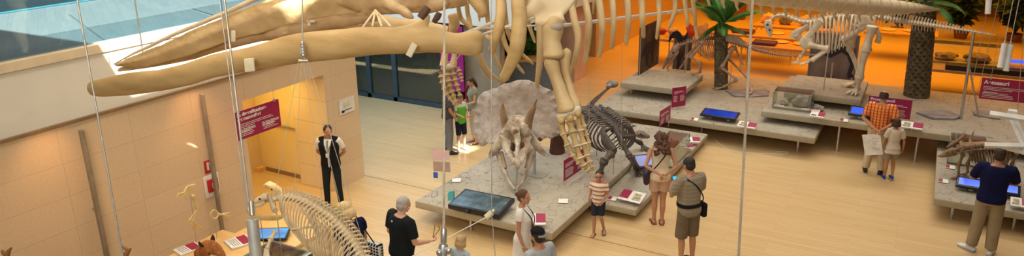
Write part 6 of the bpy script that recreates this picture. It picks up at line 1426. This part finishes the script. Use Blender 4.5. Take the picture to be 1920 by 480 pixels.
# dark reddish tall display behind the first palm
p = yp(1385, 35, 33); t = thing('tall_display', (p.x, 33, 0), 'tall reddish brown display rack behind the first palm crown', 'display rack')
build(MB().box((p.x, 33, 1.3), (.5, .4, 2.6)), 'body', mat('rust', (.30, .07, .02)), t)
for k in range(3): build(MB().box((p.x, 32.78, .8 + k * .6), (.4, .04, .1)), 'shelf', M_dark, t)
# right table with glass case, rocks and blue light
p = zp(1858, 128, .85)
t = exhibit_table((p.x + .3, p.y), 4.2, 1.5, .85, 'grey stone topped exhibit table at the right rear with a glass case', mat('grey_table', (.36, .24, .13), rough=.6))
glass_case(p.x - 1.5, p.x + .3, p.y + .1, p.y + .7, .854, 1.4, 'long glass case with fossils on the right rear table')
rock('fossil_rock', (p.x - 1.1, p.y + .4, .9), (.28, .18, .12), M_aet, 'brown fossil in the right rear glass case, left one', 71); rock('fossil_rock', (p.x - .3, p.y + .4, .9), (.32, .18, .14), M_aet, 'brown fossil in the right rear glass case, right one', 75)
solo('light_bar', MB().box((p.x + .9, p.y + .5, 1.0), (1.3, .06, .1), bev=.01), emis('blue_glow', (.05, .12, .9), 1.2), 'glowing blue light bar on the right rear table', 'light', base=(p.x + .9, p.y + .5, .854))
solo('black_console', MB().box((p.x + .2, p.y - .55, .93), (2.6, .35, .14), bev=.02), M_black, 'long black console along the front of the right rear table', 'console', base=(p.x + .2, p.y - .55, .854))
rock('fossil_rock', (p.x + 2.2, p.y + .2, .854), (.5, .3, .35), mat('brown_rock', (.30, .13, .06), (.15, .07, .04), scale=5), 'large reddish rock on the right rear table', 80)
# distant visitor standing at the back wall
# ------------------------------------------------------------------ left tables with mammal exhibits
t1 = zp(402, 447, .8)
M_tw = mat('blond_wood', (.80, .52, .22), (.72, .44, .17), rough=.35, scale=3, stretch=(1, 8, 1))
exhibit_table((-8.67, 5.85), 1.24, 2.2, .8, 'blond wooden exhibit table along the stone wall with the brown animal head', M_tw)
exhibit_table((-8.55, 7.56), 1.2, 1.08, .72, 'blond wooden exhibit table under the sea mammal skeleton', M_tw)
def lp(px, py, z, rz, w_, d, label, fr=.4):
    c = zp(px, py, z + .03); t = thing('label_panel', (c.x, c.y, z + .001), label, 'label'); R = Quaternion((0, 0, 1), rz)
    build(MB().box((c.x, c.y, z + .016), (w_, d, .03), rot=R, bev=.004), 'plate', M_paper, t)
    v = R @ Vc((0, 1, 0)); build(MB().box((c.x + v.x * d * .22, c.y + v.y * d * .22, z + .033), (w_ * .9, d * fr, .004), rot=R), 'magenta_field', M_mag, t)
    bb = MB()
    for k in range(4): bb.box(Vc((c.x, c.y, z + .033)) - v * d * (.08 + .09 * k), (w_ * .8, .006, .003), rot=R)
    build(bb, 'text_lines', M_black, t)
lp(352, 465, .8, -.2, .26, .34, 'magenta and white label panel at the left end of the wall table')
lp(392, 456, .8, -.2, .12, .16, 'small label panel behind the brown animal head')
lp(448, 452, .8, -.35, .34, .34, 'magenta and white label panel right of the brown animal head')
c = zp(510, 437, .8); t = thing('touch_screen', (c.x, c.y, .722), 'blue touch screen under the sea mammal skeleton', 'screen')
R = Quaternion((0, 0, 1), .55) @ Quaternion((1, 0, 0), .1)
build(MB().box((c.x, c.y, .78), (.52, .34, .035), rot=R, bev=.006), 'housing', M_black, t); build(MB().box(Vc((c.x, c.y, .78)) + R @ Vc((0, 0, .019)), (.46, .28, .004), rot=R), 'display', emis('sky_screen', (.10, .40, .85), .8, (.03, .2, .6), 4), t); build(MB().box((c.x, c.y, .742), (.2, .15, .038)), 'foot', M_black, t)
# brown animal head
hc_ = zp(394, 468, 1.0); hx, hy, hz = hc_.x, hc_.y, .98
t = thing('animal_head_model', (hx, hy, .802), 'furry reddish brown animal head with pale snout on the wall table', 'animal head')
M_fur = mat('red_fur', (.45, .16, .04), (.24, .08, .02), rough=.9, scale=14, bump=.6, bscale=40); M_furw = mat('pale_fur', (.70, .52, .34), (.55, .38, .2), rough=.9, scale=14, bump=.4)
b = MB().tube([(hx - .16, hy - .02, .81), (hx - .13, hy - .02, .9), (hx - .03, hy, 1.0), (hx + .08, hy + .02, .98), (hx + .17, hy + .03, .93), (hx + .22, hy + .04, .89)], [.12, .14, .14, .11, .07, .035], 16, smooth=3); b.jit(.012, 20); build(b, 'head', M_fur, t)
b = MB().tube([(hx + .08, hy - .02, .93), (hx + .17, hy - .01, .90), (hx + .23, hy, .87)], [.09, .07, .04], 12, smooth=3); b.jit(.006, 20); build(b, 'snout', M_furw, t)
build(MB().ell((hx + .235, hy, .885), (.02, .025, .018)), 'nose', M_black, t)
for e in (-1, 1): build(MB().tube([(hx - .04, hy + e * .09, 1.08), (hx - .05, hy + e * .11, 1.13), (hx - .05, hy + e * .12, 1.17)], [(.05, .02), (.04, .018), (.01, .006)], 8), 'ear', mat('dark_ear', (.05, .02, .012), rough=.9), t); build(MB().ell((hx + .09, hy + e * .085, 1.0), .017), 'eye', M_black, t)
build(MB().cyl((hx - .1, hy, .802), (hx - .1, hy, .86), .03, 8), 'stand', M_steel, t)
# limb bones mounted in front of the wall
def wx(px, py, x=-9.2): return xp(px, py, x)
t = thing('mounted_limb_skeleton', (-9.2, wx(374, 430).y, .802), 'yellowish shoulder blade, arm and paw bones hanging on a thin rod before the wall', 'bone mount')
b = MB().prism([wx(331, 370), wx(334, 363), (wx(345, 360)), wx(350, 350), wx(356, 347), wx(366, 345), wx(364, 350), wx(360, 356), wx(352, 366), wx(342, 372)], (.03, 0, 0)); b.jit(.006, 9); build(b, 'shoulder_blade', M_yel, t)
build(MB().bone(wx(361, 366), wx(371, 392), .02), 'humerus', M_yel, t); build(MB().bone(wx(371, 392), wx(360, 416), .014), 'radius', M_yel, t); build(MB().bone(wx(368, 394), wx(355, 414), .012), 'ulna', M_yel, t)
for k in range(5): build(MB().tube([wx(358 + k * 2, 418), wx(361 + k * 3.2, 427 - k * .6), wx(366 + k * 4.4, 436 - k * 1.5)], [.012, .009, .006], 6, smooth=3), 'digit', M_yel, t)
for p_ in ((354, 364), (374, 405)): pass
build(MB().cyl((-9.2, wx(366, 440).y, .802), wx(357, 366), .006, 6), 'rod', M_steel, t)
t = thing('mounted_paw_skeleton', (-9.1, wx(405, 430, -9.1).y, .802), 'yellowish ring shaped pelvis bone and paw bones in front of the second post', 'bone mount')
w2 = lambda px, py: xp(px, py, -9.1)
ring_ = [w2(402 + 7 * math.cos(a), 402 + 8 * math.sin(a)) for a in [i * .524 for i in range(13)]]
build(MB().tube(ring_, .012, 7), 'pelvis', M_yel, t); build(MB().bone(w2(409, 402), w2(420, 402), .016), 'femur', M_yel, t)
for k in range(4): build(MB().tube([w2(420, 401 + k), w2(427, 399 + k * 2.5), w2(433, 398 + k * 4)], [.012, .009, .006], 6), 'digit', M_yel, t)
build(MB().cyl((-9.1, w2(404, 430).y, .802), w2(404, 410), .006, 6), 'rod', M_steel, t)
# yellow skull and shell behind the seal head
q = xp(513, 352, -9.1)
c = zp(512, 405, .72); sk = dp(513, 354, 11.3)
t = thing('yellow_skull', (sk.x, sk.y, .722), 'yellowish animal skull on a thin rod behind the sea mammal skeleton', 'skull')
b = MB().tube([sk + Vc((-.16, 0, .02)), sk + Vc((-.08, 0, .04)), sk + Vc((.04, 0, .02)), sk + Vc((.14, 0, -.03)), sk + Vc((.2, 0, -.05))], [.035, .07, .065, .04, .02], 12, smooth=3); b.jit(.03, 12); build(b, 'skull', M_yel, t)
build(MB().ell(sk + Vc((.03, -.055, .02)), .02), 'eye_socket', M_gap, t); build(MB().cyl((sk.x, sk.y, .722), sk, .008, 6), 'rod', M_steel, t)
sh = dp(484, 398, 10.6)
t = thing('mounted_jaw', (sh.x, sh.y, .802), 'pale yellow curved jaw bone mounted beside the sea mammal skull', 'bone mount')
build(MB().tube([dp(462, 390, 10.6), dp(470, 400, 10.6), dp(490, 408, 10.6), dp(520, 408, 10.6), dp(536, 402, 10.6)], [(.03, .02), (.05, .02), (.05, .02), (.05, .02), (.02, .01)], 8, smooth=3), 'jaw', M_yel, t)
for px in (488, 520):
    a = dp(px, 408, 10.6); build(MB().cyl((a.x, a.y, .722 if a.y > 7 else .802), a, .006, 6), 'rod', M_steel, t)
glass_case(-7.95, -7.15, 6.05, 6.75, .72, 1.02, 'low glass case below the sea mammal ribs')
exhibit_table((-7.5, 6.4), .9, .85, .72, 'small exhibit table carrying the low glass case', M_tw)
solo('shell_fossil', MB().tube([(-7.6, 6.35, .765), (-7.6, 6.35, .79), (-7.6, 6.35, .82)], [.14, .13, .03], 14).jit(.008, 20), mat('dark_shell', (.12, .05, .04)), 'dark brown shell in the low glass case', 'shell', base=(-7.6, 6.35, .765))
# antler tips poking into the frame at the bottom left
for k, (px, py, lab) in enumerate(((14, 480, 'brown antler tip at the bottom left corner'), (236, 478, 'brown antler tip at the bottom edge left of the animal head'))):
    D = 8.3; t0 = dp(px, py + 25, D); t = thing('antler', (t0.x, t0.y, .002), lab, 'antler'); b = MB()
    b.tube([dp(px - 6, py + 40, D), dp(px - 2, py + 5, D), dp(px + 2, py - 8, D), dp(px + 8 if k == 0 else px - 8, py - 16, D)], [.04, .035, .025, .01], 8, smooth=3)
    b.tube([dp(px, py, D), dp(px - 8 if k == 0 else px + 6, py - 8, D), dp(px - 10 if k == 0 else px + 10, py - 12, D)], [.03, .02, .008], 8, smooth=3); b.jit(.008, 14)
    build(b, 'beam', mat('antler_brown', (.34, .15, .04), (.2, .09, .03), scale=12, bump=.4), t)
    build(MB().cyl((t0.x, t0.y, .002), dp(px - 6, py + 38, D), .02, 8), 'post', M_steel, t)
# ------------------------------------------------------------------ suspension cables
def rope(a, c_, r, label):
    A, B = dp(*a), dp(*c_); d = (B - A); L = d.length + 1.5; d.normalize(); A = A - d * 1.5; e1 = d.orthogonal().normalized(); e2 = d.cross(e1)
    t = thing('twisted_rope', B, label, 'rope'); b = MB(); n = int(L / .011)
    for k in range(3):
        b.tube([A + d * L * i / n + (e1 * math.cos(i * .85 + k * 2.094) + e2 * math.sin(i * .85 + k * 2.094)) * r * .5 for i in range(n + 1)], r * .56, 6)
    build(b, 'strands', M_rope, t)
def cable(a, c_, r, label, m=None, name='suspension_cable', ext=True):
    A, B = dp(*a), dp(*c_); d = (A - B).normalized()
    t = thing(name, B, label, 'cable'); build(MB().cyl(B, A + d * (2.5 if ext else 0), r, 8), 'wire', m or M_wire, t); return t
cable((145, 0, 5), (232, 490, 5.2), .0065, 'steel cable crossing the stone wall and the jaw tip')
cable((421, 0, 5), (467, 385, 5.1), .0075, 'thicker steel cable holding the grey cylinder, right of its twin')
cable((412, 0, 5.1), (463, 398, 5.2), .004, 'thinner steel cable left of the one holding the grey cylinder')
rope((833, 0, 4.6), (832, 432, 4.7), .0085, 'thick twisted cable ending in a turnbuckle in front of the touch table')
rope((1411, 0, 4.6), (1384, 495, 4.7), .009, 'thick twisted rope in front of the middle platform')
cable((921, 0, 6), (922, 400, 6.2), .004, 'thin wire left of the triceratops horns')
cable((922, 402, 6.2), (930, 495, 6.2), .004, 'thin wire hanging below the white tensioner', ext=False)
cable((567, -10, 7.1), (567, 80, 7.1), .007, 'cable holding the near jaw by its shackle')
cable((252, -5, 8.9), (268, 98, 8.9), .008, 'thin beaded cable holding the far tip of the upper jaw')
cable((1105, 150, 9.5), (1104, 300, 9.6), .003, 'thin wire beside the flipper fingers', ext=False)
cable((1166, 115, 11), (1164, 380, 12), .003, 'thin wire in front of the armoured skeleton')
cable((1783, 0, 12), (1726, 330, 13), .004, 'thin wire right of the second palm trunk') if False else None
for i, (x0, x1, D) in enumerate(((1856, 1816, 14), (1874, 1830, 14), (1925, 1905, 12))):
    cable((x0, -5, D), (x1, 190 if i < 2 else 240, D + 1), .005, ['thin wire rising from the right platform, left of the pair', 'thin wire rising from the right platform, right of the pair', 'thin wire at the far right edge of the frame'][i])
for i, (x0, y0, x1, y1) in enumerate(((560, 116, 515, 365), (565, 116, 552, 356), (570, 116, 604, 376), (574, 116, 645, 412), (578, 116, 680, 450))):
    cable((x0, y0, 7.1), (x1, y1, 8), .0028, ['fine wire from the jaw shackle to the sea mammal skull', 'fine wire from the jaw shackle, second of the fan', 'fine wire from the jaw shackle, middle of the fan', 'fine wire from the jaw shackle, fourth of the fan', 'fine wire from the jaw shackle, rightmost of the fan'][i], mat('fine_wire', (.7, .68, .62), rough=.4), ext=False)
# turnbuckles, tensioners, cylinders
t = thing('turnbuckle', dp(832, 485, 4.7), 'steel turnbuckle fitting at the bottom end of the thick cable', 'fitting')
build(MB().tube([dp(832, 426, 4.7), dp(832, 430, 4.7), dp(832, 455, 4.7), dp(832, 458, 4.7)], [.012, .02, .02, .012], 12), 'sleeve', M_steel, t)
build(MB().tube([dp(832, 458, 4.7), dp(831, 466, 4.7), dp(830, 490, 4.7)], [.028, .032, .024], 12), 'body', M_steel, t)
for px, py in ((824, 474), (841, 470)): build(MB().ell(dp(px, py, 4.68), (.022, .02, .025)), 'bolt', M_steel, t)
t = thing('tensioner', dp(917, 403, 6.2), 'small white cylinder tensioner on the thin slanting wire', 'fitting')
build(MB().cyl(dp(911, 408, 6.2), dp(923, 398, 6.2), .026, 12), 'cylinder', M_cart, t); build(MB().ell(dp(925, 396, 6.2), .02), 'knob', M_steel, t); build(MB().tube([dp(911, 408, 6.2), dp(850, 440, 6.3), dp(755, 490, 6.4)], .004, 6), 'slanting_wire', M_ink, t)
t = thing('hanging_cylinder', dp(478, 495, 5), 'grey metal cylinder hanging in front of the wooden table', 'cylinder')
build(MB().cyl(dp(473, 412, 5), dp(482, 500, 5), .040, 20), 'body', mat('grey_metal', (.55, .54, .5), rough=.35, metal=.4), t); build(MB().cyl(dp(471, 378, 5.05), dp(473, 404, 5.02), .018, 12), 'sleeve', M_steel, t); build(MB().cyl(dp(473, 402, 5.02), dp(474, 412, 5), .008, 8), 'bolt', M_steel, t)
for i, (xa, ya, xb, yb, D, lab) in enumerate(((1884, 82, 1875, 127, 9, 'white hanging tube at the right, left one of the pair'), (1895, 84, 1886, 133, 9, 'white hanging tube at the right, right one of the pair'), (1855, -14, 1852, 26, 9, 'white hanging tube at the top edge right of the palm'))):
    t = thing('hanging_tube', dp(xb, yb, D), lab, 'tube'); build(MB().cyl(dp(xa, ya, D), dp(xb, yb, D), .032, 14), 'tube', M_ink, t)
    build(MB().cyl(dp(xa + .5, ya - 6, D), dp(xa, ya, D), .014, 8), 'cap', M_steel, t); build(MB().cyl(dp(xa + (20 if i < 2 else 2), -20, D), dp(xa, ya - 5, D), .005, 6), 'wire', M_wire, t)
# white truss at the right edge
D = 7.0; t = thing('hanging_truss', dp(1885, 245, D), 'white hanging frame of crossed bars at the right edge', 'frame')
for nm, a, c_, w_ in (('bar', (1856, 213), (1935, 225), .030), ('bar', (1846, 272), (1940, 274), .028), ('bar', (1870, 272), (1940, 292), .022), ('rail', (1891, 212), (1930, 300), .022), ('rail', (1899, 212), (1940, 300), .020)):
    A, B = dp(a[0], a[1], D), dp(c_[0], c_[1], D - .2)
    build(MB().tube([A, B], [(w_, w_)] * 2, 4, up=(0, 0, 1)), nm, M_ink, t)
build(MB().box(dp(1897, 218, D), (.07, .07, .12)), 'joint', M_ink, t)

# ------------------------------------------------------------------ light
w = bpy.data.worlds.new('world'); SC.world = w; w.use_nodes = True
bg = w.node_tree.nodes['Background']; bg.inputs[0].default_value = (.72, .87, 1, 1); bg.inputs[1].default_value = .2
def area(name, loc, size, rot, e, c, spread=180):
    l = bpy.data.lights.new(name, 'AREA'); l.shape = 'RECTANGLE'; l.size, l.size_y = size; l.energy = e; l.color = c; l.spread = math.radians(spread)
    o = bpy.data.objects.new(name, l); COL.objects.link(o); o.location = loc; o.rotation_euler = rot; return o
s = bpy.data.lights.new('sun', 'SUN'); s.energy = 20; s.angle = .01; s.color = (1, .93, .8)
so = bpy.data.objects.new('sun', s); COL.objects.link(so)
so.rotation_euler = Vc((-.75, .25, -.6)).to_track_quat('-Z', 'Y').to_euler()
area('skylight_lamp', (-4, 12, 9.3), (12, 15), (0, 0, 0), 450, (1, .94, .82), 105)  # unseen overhead fill, added to brighten the hall
area('platform_lamp', (-2, 20.0, 8.9), (12, 2), (math.radians(-32), 0, 0), 210, (1, .93, .80), 120)
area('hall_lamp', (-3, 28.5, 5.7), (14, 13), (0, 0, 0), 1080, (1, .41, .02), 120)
area('recess_lamp', (-11.3, 9.3, 2.43), (1.4, 1.4), (0, 0, 0), 36, (1, .66, .16))
area('window_daylight', (-12.4, 13.5, 5.2), (4, 4), (0, 0, 0), 230, (.50, .72, 1))  # added lamp above the floor, whitens it near the dark windows
area('wall_washer', (-7.5, 6, 2.9+5.5), (1, 9), (0, math.radians(-25), 0), 190, (1, .72, .42))
for i, (x, y) in enumerate(((-9.55, 5.0), (-9.55, 7.3))):
    l = bpy.data.lights.new('wall_spot', 'SPOT'); l.energy = 30; l.color = (1, .50, .2); l.spot_size = 1.5; l.spot_blend = 1; l.shadow_soft_size = .08
    o = bpy.data.objects.new('wall_spot', l); COL.objects.link(o); o.location = (x, y, 3.3); o.rotation_euler = Vc((-.28, 0, -1)).to_track_quat('-Z', 'Y').to_euler()
fl = area('balcony_lamp', (-1, -1.5, 7.6), (6, 1.5), (0, 0, 0), 105, (1, .88, .70), 75); fl.rotation_euler = Vc((-4.2, 7.5, -3.6)).to_track_quat('-Z', 'Y').to_euler()  # added lamp aimed at the whale to lift its dim side
SC.view_settings.view_transform = 'Standard'; SC.view_settings.look = 'None'
SC.view_settings.exposure = 0.15; SC.view_settings.gamma = 1; SC.view_settings.use_curve_mapping = False
SC.cycles.use_denoising = True
